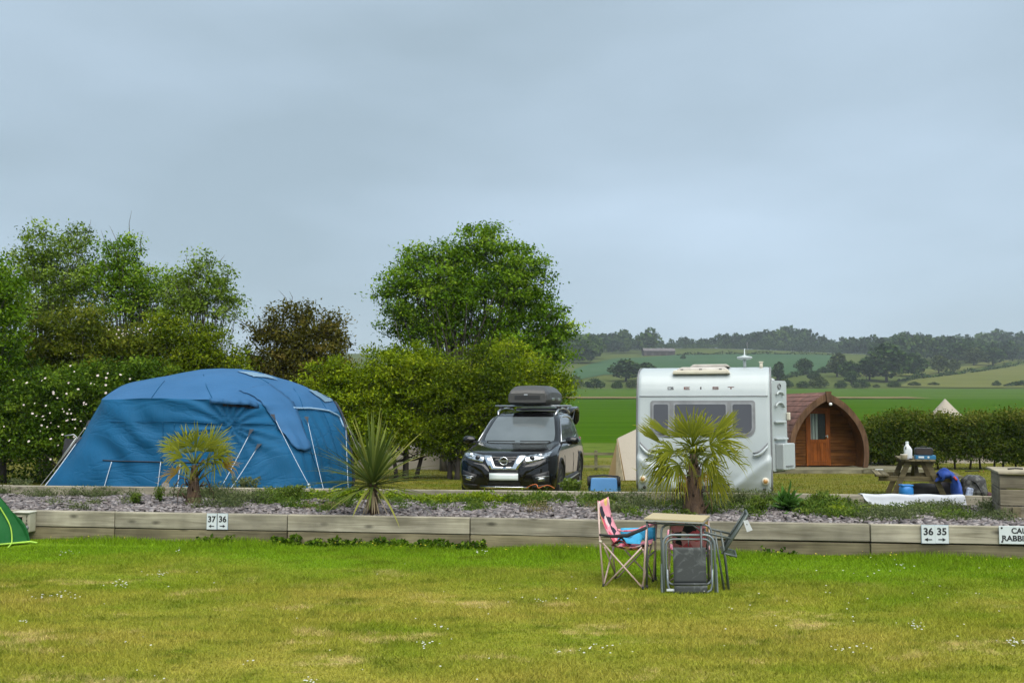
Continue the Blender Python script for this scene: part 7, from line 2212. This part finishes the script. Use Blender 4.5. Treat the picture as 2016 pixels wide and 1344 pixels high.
# ================================================================== TIMBER PLANTER AT THE RIGHT EDGE
xp = wall_x(2040, W1)
PB0 = at(1975, 1012, 12.45); PB0.z = 0.30
tp = thing('timber_box', 'tall weathered timber sleeper box with a pale lid at the right edge', 'timber box', (0, 0, 0))
cA = Vector((at(1955, 1000, 13.55).x, 13.55, 0)); cB = Vector((at(1972, 1015, 12.55).x, 12.55, 0)); cC = Vector((at(2130, 1015, 12.30).x, 12.30, 0)); cD = Vector((at(2105, 1000, 13.30).x, 13.30, 0))
tp.location = cB + Vector((0, 0, 0.28))
M_BOXWOOD = woodmat('grey_box_timber', srgb('#968d78'), srgb('#6b6452'), axis=0)
zl = [0.26, 0.475, 0.69, 0.875]
for i in range(3):
    z = (zl[i] + zl[i + 1]) / 2; hh = zl[i + 1] - zl[i] - 0.012
    for (p0, p1) in ((cB, cC), (cA, cB), (cD, cC)):
        d = (p1 - p0); L_ = d.length
        ins = 0.05 if p0 is cB else -0.05
        b = MB(); b.box((0, 0, 0), (L_ - (0.01 if p0 is cB else 0.22), 0.10, hh)); o = b.build('sleeper', M_BOXWOOD, tp, bevel=0.005)
        m_ = (p0 + p1) / 2 + Vector((0, 0.055 if p0 is cB else 0.05, 0)); o.location = Vector((m_.x + (0.055 if p0 is cA else 0), m_.y, z)) - tp.location
        o.rotation_euler = (0, 0, math.atan2(d.y, d.x))
b = MB(); q_ = at(1988, 992, 12.5); b.box((0, 0, 0), (0.10, 0.03, 0.19)); o = b.build('knee_block', M_SLEEPER_LOW, tp); o.location = Vector((cB.x + 0.16, cB.y - 0.02 - 0.04, 0.37)) - tp.location
M_LID = woodmat('pale_lid_board', srgb('#b3aa93'), srgb('#948b75'), knots=False, axis=0)
b = MB(); ov = 0.05
lidp = [cA + Vector((-ov, ov, 0)), cB + Vector((-ov, -ov, 0)), cC + Vector((ov, -ov, 0)), cD + Vector((ov, ov, 0))]
b.add([p_ + Vector((0, 0, 0.883)) - tp.location for p_ in lidp] + [p_ + Vector((0, 0, 0.913)) - tp.location for p_ in lidp], [(3, 2, 1, 0), (4, 5, 6, 7), (0, 1, 5, 4), (1, 2, 6, 5), (2, 3, 7, 6), (3, 0, 4, 7)]); b.build('lid', M_LID, tp, bevel=0.004)
b = MB(); q_ = cB.lerp(cC, 0.25).lerp(cA, 0.4) + Vector((0, 0, 0.925)) - tp.location
b.tube([q_, q_ + Vector((0.12, 0.05, 0.004)), q_ + Vector((0.2, 0.0, 0.0))], 0.01, n=5); b.build('hasp', M_RUBBER, tp, recalc=False)

# ================================================================== PALMS AND CORDYLINE IN THE BED
M_FIBRE = pmat('palm_fibre', (0.115, 0.070, 0.038), 0.95, (0.05, 0.030, 0.018), scale=14, bump=1.0, bscale=40, stretch=(1, 1, 0.35))
def frondmat(name, c1, c2, c3):
    return leafmat(name, c1, c2, c3, trans=0.4)
M_FROND = frondmat('palm_frond_green', (0.060, 0.085, 0.006), (0.190, 0.210, 0.014), (0.400, 0.340, 0.030))
M_FRONDOLD = frondmat('palm_frond_yellowed', (0.16, 0.11, 0.020), (0.34, 0.22, 0.03), (0.45, 0.28, 0.05))
M_PETIOLE = pmat('palm_petiole', (0.13, 0.16, 0.035), 0.5)
def fan_frond(parent, base, tip, size, nrm, mat, spread=125, nseg=24, droop=0.25, name='frond'):
    """stalk from base to tip and a fan of narrow pleated segments beyond it"""
    base, tip = Vector(base), Vector(tip)
    d = (tip - base).normalized()
    n = Vector(nrm); n = (n - d * n.dot(d)).normalized()
    side_ = d.cross(n).normalized()
    co, fs, rn = [], [], []
    for k in range(nseg):
        f = (k / (nseg - 1) - 0.5) * 2
        a = R(spread) * f + random.gauss(0, 0.045)
        L_ = size * (1 - 0.20 * abs(f) ** 2) * random.uniform(0.72, 1.12)
        dr = (d * math.cos(a) + side_ * math.sin(a)).normalized()
        perp = (side_ * math.cos(a) - d * math.sin(a)).normalized()
        w = size * 0.024
        t0 = random.random()
        b0 = len(co)
        cup = 0.10 * size * (1 - math.cos(a))
        for s_, ww in ((0.03, 0.25), (0.38, 1.0), (0.66, 0.85), (0.86, 0.5), (1.0, 0.06)):
            dz = Vector((0, 0, -droop * L_ * s_ ** 2.6 * (0.6 + 1.3 * random.random() * (s_ > 0.6)))) + n * (cup * s_ * 0.8)
            p = tip + dr * (L_ * s_) + dz
            fold = n * (w * ww * 0.35)
            co += [p - perp * (w * ww), p + fold, p + perp * (w * ww)]
            rn += [np.clip(0.25 + 0.45 * s_ + 0.25 * (t0 - 0.5), 0, 1)] * 3
        for i in range(4):
            q = b0 + i * 3
            fs += [(q, q + 1, q + 4, q + 3), (q + 1, q + 2, q + 5, q + 4)]
    loops = np.array(fs).reshape(-1)
    o = link(name, np_mesh(name, np.array([tuple(c) for c in co]), loops, 4, rn), mat, parent)
    b_ = MB(); m_ = base.lerp(tip, 0.5) + Vector((0, 0, 0.03)); b_.tube([base, m_, tip], [0.016, 0.010, 0.006], n=5)
    b_.build('petiole', M_PETIOLE, o, recalc=False)
    return o
def palm_trunk(root, r0, h):
    b_ = MB(); P = []
    for i in range(12):
        f = i / 11
        z = f * h
        P.append([Vector((math.cos(a) * r0 * (1.2 - 0.92 * f ** 0.8 + 0.10 * math.sin(a * 5 + f * 20)), math.sin(a) * r0 * (1.2 - 0.92 * f ** 0.8 + 0.10 * math.sin(a * 4 + f * 17)), z - 0.05)) for a in np.linspace(0, 2 * PI, 19)])
    b_.grid(P); b_.build('trunk', M_FIBRE, root)
    for _ in range(16):
        a = random.uniform(0, 2 * PI); z = random.uniform(0.05, h * 0.95); rr = r0 * (1.1 - 0.4 * z / h)
        q = MB(); p = Vector((math.cos(a) * rr, math.sin(a) * rr, z)); q.tube([p, p + Vector((math.cos(a) * 0.05, math.sin(a) * 0.05, 0.08))], [0.016, 0.006], n=4)
        q.build('leaf_stub', M_FIBRE, root, recalc=False)
def palm(label, px, Y, fronds, trunk_r, trunk_h, kk):
    x = (px - 1008) / FPX * Y / _cp
    root = thing('fan_palm', label, 'palm', (x, Y, float(bed_z(x, Y)) - 0.01), 0, 'fan palms in the slate bed')
    palm_trunk(root, trunk_r, trunk_h)
    cz = trunk_h
    for (tx, ty, size, yoff, spread, old, droop) in fronds:
        tip = at(tx, ty, Y + yoff) - root.location
        base = Vector((tip.x * 0.10, tip.y * 0.1, cz * (0.55 if old else random.uniform(0.62, 0.97) if tip.z < cz * 1.25 else 0.96)))
        tip = base.lerp(tip, 0.78 if abs(tip.x) > 0.12 else 0.7); size = size * 1.42
        d = (tip - base).normalized()
        nrm = Vector((-d.x * 0.5, -0.75 - 0.2 * abs(d.x), 0.85 if abs(d.z) < 0.75 else 0.25))
        fan_frond(root, base, tip, size, nrm, M_FRONDOLD if old else M_FROND, spread, droop=droop)
    for k_ in range(6):      # withered stalks hanging along the trunk
        a_ = k_ * 1.05 + random.uniform(-0.3, 0.3); z_ = trunk_h * random.uniform(0.35, 0.65); r_ = trunk_r * 0.9
        c_ = Vector((math.cos(a_), math.sin(a_), 0))
        q_ = MB(); q_.tube([c_ * r_ + Vector((0, 0, z_)), c_ * (r_ + 0.09) + Vector((0, 0, z_ + 0.03)), c_ * (r_ + 0.17) + Vector((0, 0, z_ - 0.10)), c_ * (r_ + 0.18) + Vector((0, 0, z_ - 0.26))], [0.011, 0.009, 0.007, 0.004], n=5)
        q_.build('dead_stalk', M_FIBRE, root, recalc=False)
    return root
palm('yellow green fan palm in front of the blue tent', 388, 14.1,
     [(388, 868, 0.30, 0.0, 80, 0, 0.05), (362, 872, 0.30, 0.1, 70, 0, 0.08), (420, 870, 0.30, 0.12, 70, 0, 0.08), (400, 884, 0.27, -0.30, 88, 0, 0.12),
      (345, 880, 0.26, 0.0, 40, 0, 0.2), (440, 888, 0.28, -0.1, 75, 0, 0.2), (430, 898, 0.32, -0.2, 85, 0, 0.25), (355, 898, 0.26, -0.1, 40, 0, 0.3),
      (450, 910, 0.24, 0.0, 60, 1, 0.25), (365, 915, 0.24, -0.2, 60, 0, 0.35), (340, 928, 0.20, 0.0, 75, 1, 0.4), (412, 905, 0.25, -0.25, 80, 0, 0.3), (392, 915, 0.2, -0.3, 80, 0, 0.4), (375, 885, 0.25, 0.3, 80, 0, 0.1), (410, 880, 0.28, 0.3, 80, 0, 0.1)],
     0.115, 0.62, 1)
palm('larger fan palm with drooping fronds in front of the white caravan', 1362, 13.1,
     [(1360, 848, 0.34, 0.0, 75, 0, 0.05), (1340, 852, 0.30, 0.1, 65, 0, 0.1), (1385, 850, 0.30, 0.1, 65, 0, 0.1), (1362, 862, 0.28, -0.3, 88, 0, 0.15),
      (1310, 852, 0.34, 0.0, 16, 0, 0.05), (1290, 862, 0.34, 0.15, 14, 0, 0.05), (1412, 850, 0.34, 0.0, 16, 0, 0.0), (1425, 862, 0.34, -0.1, 60, 0, 0.25),
      (1405, 872, 0.36, -0.2, 75, 0, 0.3), (1318, 885, 0.32, -0.1, 60, 0, 0.35), (1305, 900, 0.34, 0.1, 65, 0, 0.5), (1425, 885, 0.34, 0.1, 60, 0, 0.4),
      (1390, 905, 0.30, -0.25, 70, 0, 0.5), (1330, 915, 0.30, -0.2, 70, 0, 0.55), (1400, 920, 0.30, 0.0, 70, 0, 0.45), (1318, 928, 0.24, 0.0, 60, 0, 0.6), (1380, 890, 0.28, 0.3, 80, 0, 0.4), (1340, 885, 0.30, 0.3, 80, 0, 0.4), (1362, 905, 0.25, 0.35, 80, 0, 0.5), (1415, 945, 0.22, -0.1, 55, 0, 0.3), (1300, 922, 0.24, 0.0, 50, 0, 0.6), (1350, 896, 0.24, -0.35, 80, 0, 0.5), (1376, 880, 0.26, -0.35, 80, 0, 0.35), (1345, 932, 0.18, -0.2, 60, 1, 0.6), (1383, 934, 0.18, -0.2, 60, 1, 0.6)],
     0.15, 0.86, 1)
# yellow flower cluster and dead hanging stalks on the palms
def cordyline(px, Y):
    x = (px - 1008) / FPX * Y / _cp
    root = thing('cordyline', 'spiky green cordyline with a skirt of dead leaves right of the blue tent', 'cordyline', (x, Y, float(bed_z(x, Y))))
    b_ = MB(); b_.tube([(0, 0, -0.05), (0.01, 0, 0.2), (0.0, 0, 0.40)], [0.07, 0.055, 0.05], n=10); b_.build('trunk', M_FIBRE, root, recalc=False)
    mg = leafmat('cordyline_leaf', (0.060, 0.090, 0.018), (0.140, 0.175, 0.034), (0.290, 0.270, 0.055), trans=0.25)
    md = leafmat('cordyline_dead_leaf', (0.20, 0.15, 0.09), (0.32, 0.25, 0.15), (0.42, 0.34, 0.22), trans=0.2)
    def blade(el, az, L_, w, bend, mat, z0, tone):
        d = Vector((math.cos(az) * math.cos(el), math.sin(az) * math.cos(el), math.sin(el)))
        sd = Vector((-math.sin(az), math.cos(az), 0))
        co, fs, rn = [], [], []
        ns = 7
        for i in range(ns + 1):
            f = i / ns
            p = Vector((0, 0, z0)) + d * (L_ * f) + Vector((0, 0, -bend * L_ * f ** 2.4)) + Vector((math.cos(az), math.sin(az), 0)) * (bend * 0.25 * L_ * f * f)
            ww = w * (0.55 + 0.45 * math.sin(min(f * 2.2, 1) * PI / 2)) * (1 - f ** 3) + 0.001
            up = Vector((-d.x * d.z, -d.y * d.z, 1)).normalized()
            co += [p - sd * ww, p - up * ww * 0.35, p + sd * ww]; rn += [np.clip(tone + 0.25 * (f - 0.4), 0, 1)] * 3
        for i in range(ns):
            q = i * 3; fs += [(q, q + 1, q + 4, q + 3), (q + 1, q + 2, q + 5, q + 4)]
        link('leaf', np_mesh('leaf', np.array([tuple(c) for c in co]), np.array(fs).reshape(-1), 4, rn), mat, root)
    for k in range(92):
        f = k / 91
        el = R(84 - 92 * f ** 0.85 + random.uniform(-7, 7)); az = k * 2.39996 + random.uniform(-0.3, 0.3)
        blade(el, az, random.uniform(0.80, 1.12) * (1 - 0.08 * f), random.uniform(0.016, 0.026), 0.06 + 0.45 * f * random.random(), mg, 0.36 + 0.06 * (1 - f), random.uniform(0.1, 0.8))
    for k in range(34):
        blade(R(random.uniform(-82, -40)), random.uniform(0, 2 * PI), random.uniform(0.28, 0.46), 0.012, 0.05, md, 0.36, random.random())
cordyline(737, 12.75)

# ================================================================== WEEDS AND SMALL THINGS IN THE BED
LM['weed'] = leafmat('weed_leaves', (0.045, 0.090, 0.012), (0.095, 0.155, 0.020), (0.165, 0.215, 0.035))
LM['lime'] = leafmat('lime_sedum', (0.100, 0.170, 0.008), (0.190, 0.270, 0.012), (0.290, 0.340, 0.030))
LM['greyweed'] = leafmat('grey_green_weed', (0.070, 0.095, 0.035), (0.115, 0.145, 0.055), (0.180, 0.200, 0.085))
LM['dry'] = leafmat('dry_weed', (0.14, 0.12, 0.05), (0.22, 0.18, 0.08), (0.30, 0.24, 0.12))
LM['bold'] = leafmat('broad_leaf', (0.040, 0.105, 0.018), (0.085, 0.190, 0.030), (0.160, 0.275, 0.070))
def bed_spot(px, py):
    """point of the bed surface seen at (px, py)"""
    for Y in np.linspace(12.0, 17, 400):
        p_ = at(px, py, float(Y))
        if p_.z <= float(bed_z(p_.x, p_.y)): return p_
    return p_
W_C, W_S, W_T = {}, {}, {}
def weed_patch(kind, px0, px1, py0, py1, n, h, ls, stems=0.0):
    """low leafy growth between two rows of the bed"""
    X, S, T = [], [], []
    nc = max(2, n // 9)
    cc = [(random.uniform(px0, px1), random.uniform(py0, py1), random.uniform(0.45, 1.25), random.uniform(4, 13)) for _ in range(nc)]
    for _ in range(n):
        cx_, cy_, ch_, cw_ = random.choice(cc)
        p_ = bed_spot(min(max(random.gauss(cx_, cw_), px0 - 8), px1 + 8), min(max(random.gauss(cy_, 3.5), py0), py1))
        if p_.y > W2(p_.x) - 0.03: p_.y = W2(p_.x) - random.uniform(0.03, 0.25)
        hh = h * random.uniform(0.4, 1.0) * ch_; tone = random.random()
        m = 34
        up = rng.random(m)
        sp = 0.035 + 0.05 * (h / 0.25)
        C = np.stack([p_.x + rng.normal(scale=sp, size=m), p_.y + rng.normal(scale=sp, size=m), float(bed_z(p_.x, p_.y)) + up * hh], 1)
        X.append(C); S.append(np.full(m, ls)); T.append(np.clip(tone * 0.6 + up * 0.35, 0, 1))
    W_C.setdefault(kind, []).extend(X); W_S.setdefault(kind, []).extend(S); W_T.setdefault(kind, []).extend(T)
weed_patch('lime', 640, 1010, 964, 984, 420, 0.15, 0.035)
weed_patch('lime', 760, 1060, 966, 980, 150, 0.15, 0.035)
weed_patch('weed', 520, 640, 966, 1000, 130, 0.22, 0.05)
weed_patch('weed', 540, 760, 970, 1000, 110, 0.14, 0.045)
weed_patch('weed', 780, 1010, 978, 1004, 70, 0.12, 0.04)
weed_patch('greyweed', 385, 530, 962, 1002, 190, 0.28, 0.045)
weed_patch('greyweed', 10, 330, 962, 976, 110, 0.18, 0.04)
weed_patch('greyweed', 60, 380, 976, 1003, 40, 0.10, 0.035)
weed_patch('weed', 1000, 1190, 964, 998, 190, 0.18, 0.045)
weed_patch('greyweed', 1170, 1470, 968, 1010, 330, 0.22, 0.045)
weed_patch('weed', 1300, 1540, 982, 1014, 190, 0.15, 0.045)
weed_patch('weed', 1560, 1660, 982, 1012, 120, 0.20, 0.06)
weed_patch('lime', 1630, 1730, 993, 1012, 60, 0.10, 0.035)
weed_patch('greyweed', 1690, 1950, 996, 1026, 320, 0.13, 0.04)
weed_patch('weed', 1180, 1700, 990, 1018, 160, 0.13, 0.045)
weed_patch('weed', 640, 1000, 985, 1008, 90, 0.10, 0.04)
weed_patch('weed', 1760, 1900, 1002, 1024, 60, 0.12, 0.045)
weed_patch('dry', 1000, 1500, 985, 1010, 40, 0.18, 0.03)
weed_patch('dry', 300, 700, 985, 1003, 24, 0.08, 0.03)
weed_patch('greyweed', 1930, 2030, 1000, 1028, 70, 0.18, 0.035)
lab = {'lime': 'lime green sedum carpet at the back of the slate bed', 'weed': 'fresh green weeds growing through the slate bed', 'greyweed': 'grey green weeds growing through the slate bed', 'dry': 'dry straw coloured weeds among the slate'}
for kname in W_C:
    C, S, T = np.concatenate(W_C[kname]), np.concatenate(W_S[kname]), np.concatenate(W_T[kname])
    ax = np.tile(np.array([[0, 0, 0.55]]), (len(C), 1))
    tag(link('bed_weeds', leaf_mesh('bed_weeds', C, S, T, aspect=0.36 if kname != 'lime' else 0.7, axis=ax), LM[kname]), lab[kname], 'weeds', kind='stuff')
def spire_plant(name, label, px, py, h, n_spire, leaf, w=0.18, ls=0.06, cat='plant', spires=True):
    p_ = bed_spot(px, py)
    root = thing(name, label, cat, p_)
    m = n_spire * 60
    C, T = [], []
    st_ = MB()
    for k_ in range(n_spire):
        a = random.uniform(0, 6.28); q = Vector((math.cos(a) * w * random.random(), math.sin(a) * w * random.random(), 0)); hh = h * random.uniform(0.6, 1.0)
        st_.tube([q * 0.4, q * 0.8 + Vector((0, 0, hh * 0.5)), q + Vector((random.uniform(-.03, .03), 0, hh))], [0.006, 0.005, 0.002], n=4)
        u = rng.random(60) ** 0.8
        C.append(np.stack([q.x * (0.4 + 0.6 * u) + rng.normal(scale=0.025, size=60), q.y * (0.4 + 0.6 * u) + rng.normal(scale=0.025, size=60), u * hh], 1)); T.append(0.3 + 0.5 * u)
    C, T = np.concatenate(C), np.concatenate(T)
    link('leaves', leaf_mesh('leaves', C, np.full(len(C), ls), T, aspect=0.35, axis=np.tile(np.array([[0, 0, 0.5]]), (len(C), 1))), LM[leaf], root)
    st_.build('stems', M_PETIOLE, root, recalc=False)
    return root
spire_plant('fleabane_plant', 'grey green spiky weed clump behind the first sleeper at the far left', 40, 972, 0.30, 10, 'greyweed', 0.22)
spire_plant('fleabane_plant', 'tall feathery green weed right of the yellow palm', 478, 976, 0.34, 12, 'greyweed', 0.26)
spire_plant('leafy_weed', 'rounded bushy green weed below the front wheel of the car', 1122, 972, 0.27, 18, 'weed', 0.2, 0.06)
spire_plant('leafy_weed', 'small leafy weed standing alone in the slate left of the yellow palm', 268, 990, 0.16, 8, 'weed', 0.09, 0.045)
spire_plant('leafy_weed', 'upright green weed beside the black garden light', 312, 986, 0.24, 6, 'weed', 0.06, 0.045)
spire_plant('leafy_weed', 'fresh green weed clump at the right of the broad leaved plant', 1620, 1000, 0.24, 16, 'weed', 0.22, 0.07)
spire_plant('leafy_weed', 'bright green low clump left of the broad leaved plant', 1495, 1006, 0.20, 16, 'weed', 0.2, 0.06)
spire_plant('leafy_weed', 'bright green bushy weed in the sedum right of the blue tent guy', 575, 984, 0.24, 16, 'weed', 0.24, 0.06)
# broad leaved plant
p_ = bed_spot(1550, 1006)
bl = thing('broad_leaved_plant', 'dark green broad leaved plant at the back of the bed near the caravan', 'plant', p_)
for k_ in range(42):
    f = k_ / 41
    el = R(82 - 70 * f + random.uniform(-8, 8)); az = k_ * 2.4 + random.uniform(-.3, .3); L_ = random.uniform(0.26, 0.42) * (1 + 0.15 * f); z0 = 0.02 + 0.22 * (1 - f) * random.random()
    d = Vector((math.cos(az) * math.cos(el), math.sin(az) * math.cos(el), math.sin(el))); sd = Vector((-math.sin(az), math.cos(az), 0)); up = sd.cross(d)
    co, fs, rn = [], [], []
    for i in range(6):
        g = i / 5; pp = Vector((0, 0, z0)) + d * (L_ * g) + Vector((0, 0, -0.30 * L_ * g * g)); ww = 0.045 * math.sin(min(g * 1.15 + 0.08, 1) * PI) + 0.003
        co += [pp - sd * ww + up * ww * 0.4, pp, pp + sd * ww + up * ww * 0.4]; rn += [np.clip(0.25 + 0.4 * g + random.uniform(-.1, .1), 0, 1)] * 3
    for i in range(5):
        q = i * 3; fs += [(q, q + 1, q + 4, q + 3), (q + 1, q + 2, q + 5, q + 4)]
    link('leaf', np_mesh('leaf', np.array([tuple(c) for c in co]), np.array(fs).reshape(-1), 4, rn), LM['bold'], bl)
# garden light by the yellow palm
p_ = bed_spot(325, 974)
gl = thing('garden_spotlight', 'small black garden spotlight on a stake beside the yellow palm', 'garden light', p_)
b = MB(); b.tube([(0, 0, -0.05), (0, 0, 0.10)], 0.012, n=6); b.build('stake', M_RUBBER, gl, recalc=False)
b = MB(); P = []
for (t_, r_) in ((-0.06, 0.02), (-0.055, 0.045), (0.0, 0.055), (0.06, 0.062), (0.075, 0.062)):
    c = Vector((0.3, -0.75, 0.5)).normalized() * t_ + Vector((0, 0, 0.13)); dd = Vector((0.3, -0.75, 0.5)).normalized(); x_ = dd.cross(Vector((0, 0, 1))).normalized(); y_ = x_.cross(dd)
    P.append([c + x_ * (r_ * math.cos(a)) + y_ * (r_ * math.sin(a)) for a in np.linspace(0, 2 * PI, 17)])
b.grid(P); hd = b.build('lamp_head', M_GLOSSBLK, gl)
b = MB(); b.add([Vector((0, 0, 0.13)) + dd * 0.07] + [p2 - dd * 0.008 for p2 in P[-1][:-1]], [(0, i + 1, (i + 1) % 16 + 1) for i in range(16)]); b.build('lamp_glass', M_GLOSSBLK, hd)
b = MB(); b.box((0.0, 0, 0.06), (0.03, 0.16, 0.015)); b.build('bracket', M_RUBBER, gl)

# dock leaves at the foot of the wall
C, T = [], []
for (a, c_, n_) in ((545, 600, 260), (610, 960, 1500), (400, 470, 160), (1480, 1560, 60)):
    for _ in range(n_):
        px = random.uniform(a, c_); x = wall_x(px, W1); bump_ = 0.5 + 0.5 * math.sin(px * 0.11) * math.sin(px * 0.043 + 1)
        C.append((x, W1(x) - random.random() ** 1.5 * 0.22 - 0.01, random.random() ** 1.3 * 0.105 * (0.4 + 0.8 * bump_) + 0.01)); T.append(random.random())
tag(link('wall_foot_weeds', leaf_mesh('wall_foot_weeds', np.array(C), np.full(len(C), 0.05), np.array(T), aspect=0.75), LM['dark']), 'dark green dock and nettle leaves at the foot of the front wall', 'weeds', kind='stuff')
# daisies and clover heads
def tiny_flowers(name, label, spots, size, mat):
    co, lp = [], []
    for i, (x, y, z) in enumerate(spots):
        s = size * random.uniform(0.6, 1.3); a0 = random.random() * 6
        for k_ in range(6):
            a = a0 + k_ * PI / 3; co.append((x + math.cos(a) * s, y + math.sin(a) * s * 0.9, z + 0.25 * s * math.sin(a)))
        for k_ in range(1, 5): lp += [i * 6, i * 6 + k_, i * 6 + k_ + 1]
    return tag(link(name, np_mesh(name, np.array(co), np.array(lp), 3), mat), label, 'flowers', kind='stuff')
sp = []
for (px, py, n_, sx, sy) in ((130, 1172, 26, 22, 5), (245, 1150, 16, 14, 4), (335, 1130, 16, 24, 3), (150, 1088, 10, 14, 3), (940, 1086, 10, 8, 3), (355, 1084, 5, 6, 2), (64, 1221, 6, 10, 2), (1790, 1230, 14, 10, 5), (1975, 1262, 22, 18, 4), (840, 1265, 10, 14, 4), (885, 1233, 7, 14, 2), (620, 1338, 10, 8, 3), (1180, 1275, 18, 60, 6), (1060, 1180, 10, 40, 4), (1740, 1110, 12, 30, 8), (1650, 1275, 12, 20, 5), (1500, 1200, 14, 120, 40), (700, 1200, 26, 400, 70), (1800, 1180, 30, 120, 50), (400, 1300, 14, 200, 25)):
    for _ in range(n_):
        qx, qy = random.gauss(px, sx), random.gauss(py, sy)
        if qy < 1068: continue
        Y = FPX * EYE / (qy - HOR); x = (qx - 1008) / FPX * Y / _cp
        if Y < W1(x) - 0.1: sp.append((x, Y, 0.028 + random.random() * 0.015))
tiny_flowers('daisies', 'white daisies and clover heads scattered over the front lawn', sp, 0.0075, pmat('daisy_white', (0.50, 0.50, 0.42), 0.8))
sp = []
for _ in range(60):
    px = random.uniform(120, 2016); x = wall_x(px, W1); sp.append((x, W1(x) - random.random() * 0.5, 0.05 + 0.04 * random.random()))
tiny_flowers('buttercups', 'tiny yellow flowers in the long grass by the front wall', sp, 0.008, pmat('buttercup_yellow', (0.70, 0.55, 0.03), 0.7))

# ================================================================== HAZE
hz = bpy.data.materials.new('valley_haze')
hz.use_nodes = True
nt = hz.node_tree
nt.nodes.clear()
_o = nt.nodes.new('ShaderNodeOutputMaterial')
_v = nt.nodes.new('ShaderNodeVolumePrincipled')
_v.inputs['Color'].default_value = (0.80, 0.88, 0.95, 1)
_v.inputs['Density'].default_value = 0.00024
_v.inputs['Anisotropy'].default_value = 0.2
nt.links.new(_v.outputs[0], _o.inputs['Volume'])
b = MB(); b.box((0, 1495, 54.2), (7200, 3090, 111.8))
tag(b.build('haze', hz), 'thin even summer haze over the valley', 'haze', kind='stuff')
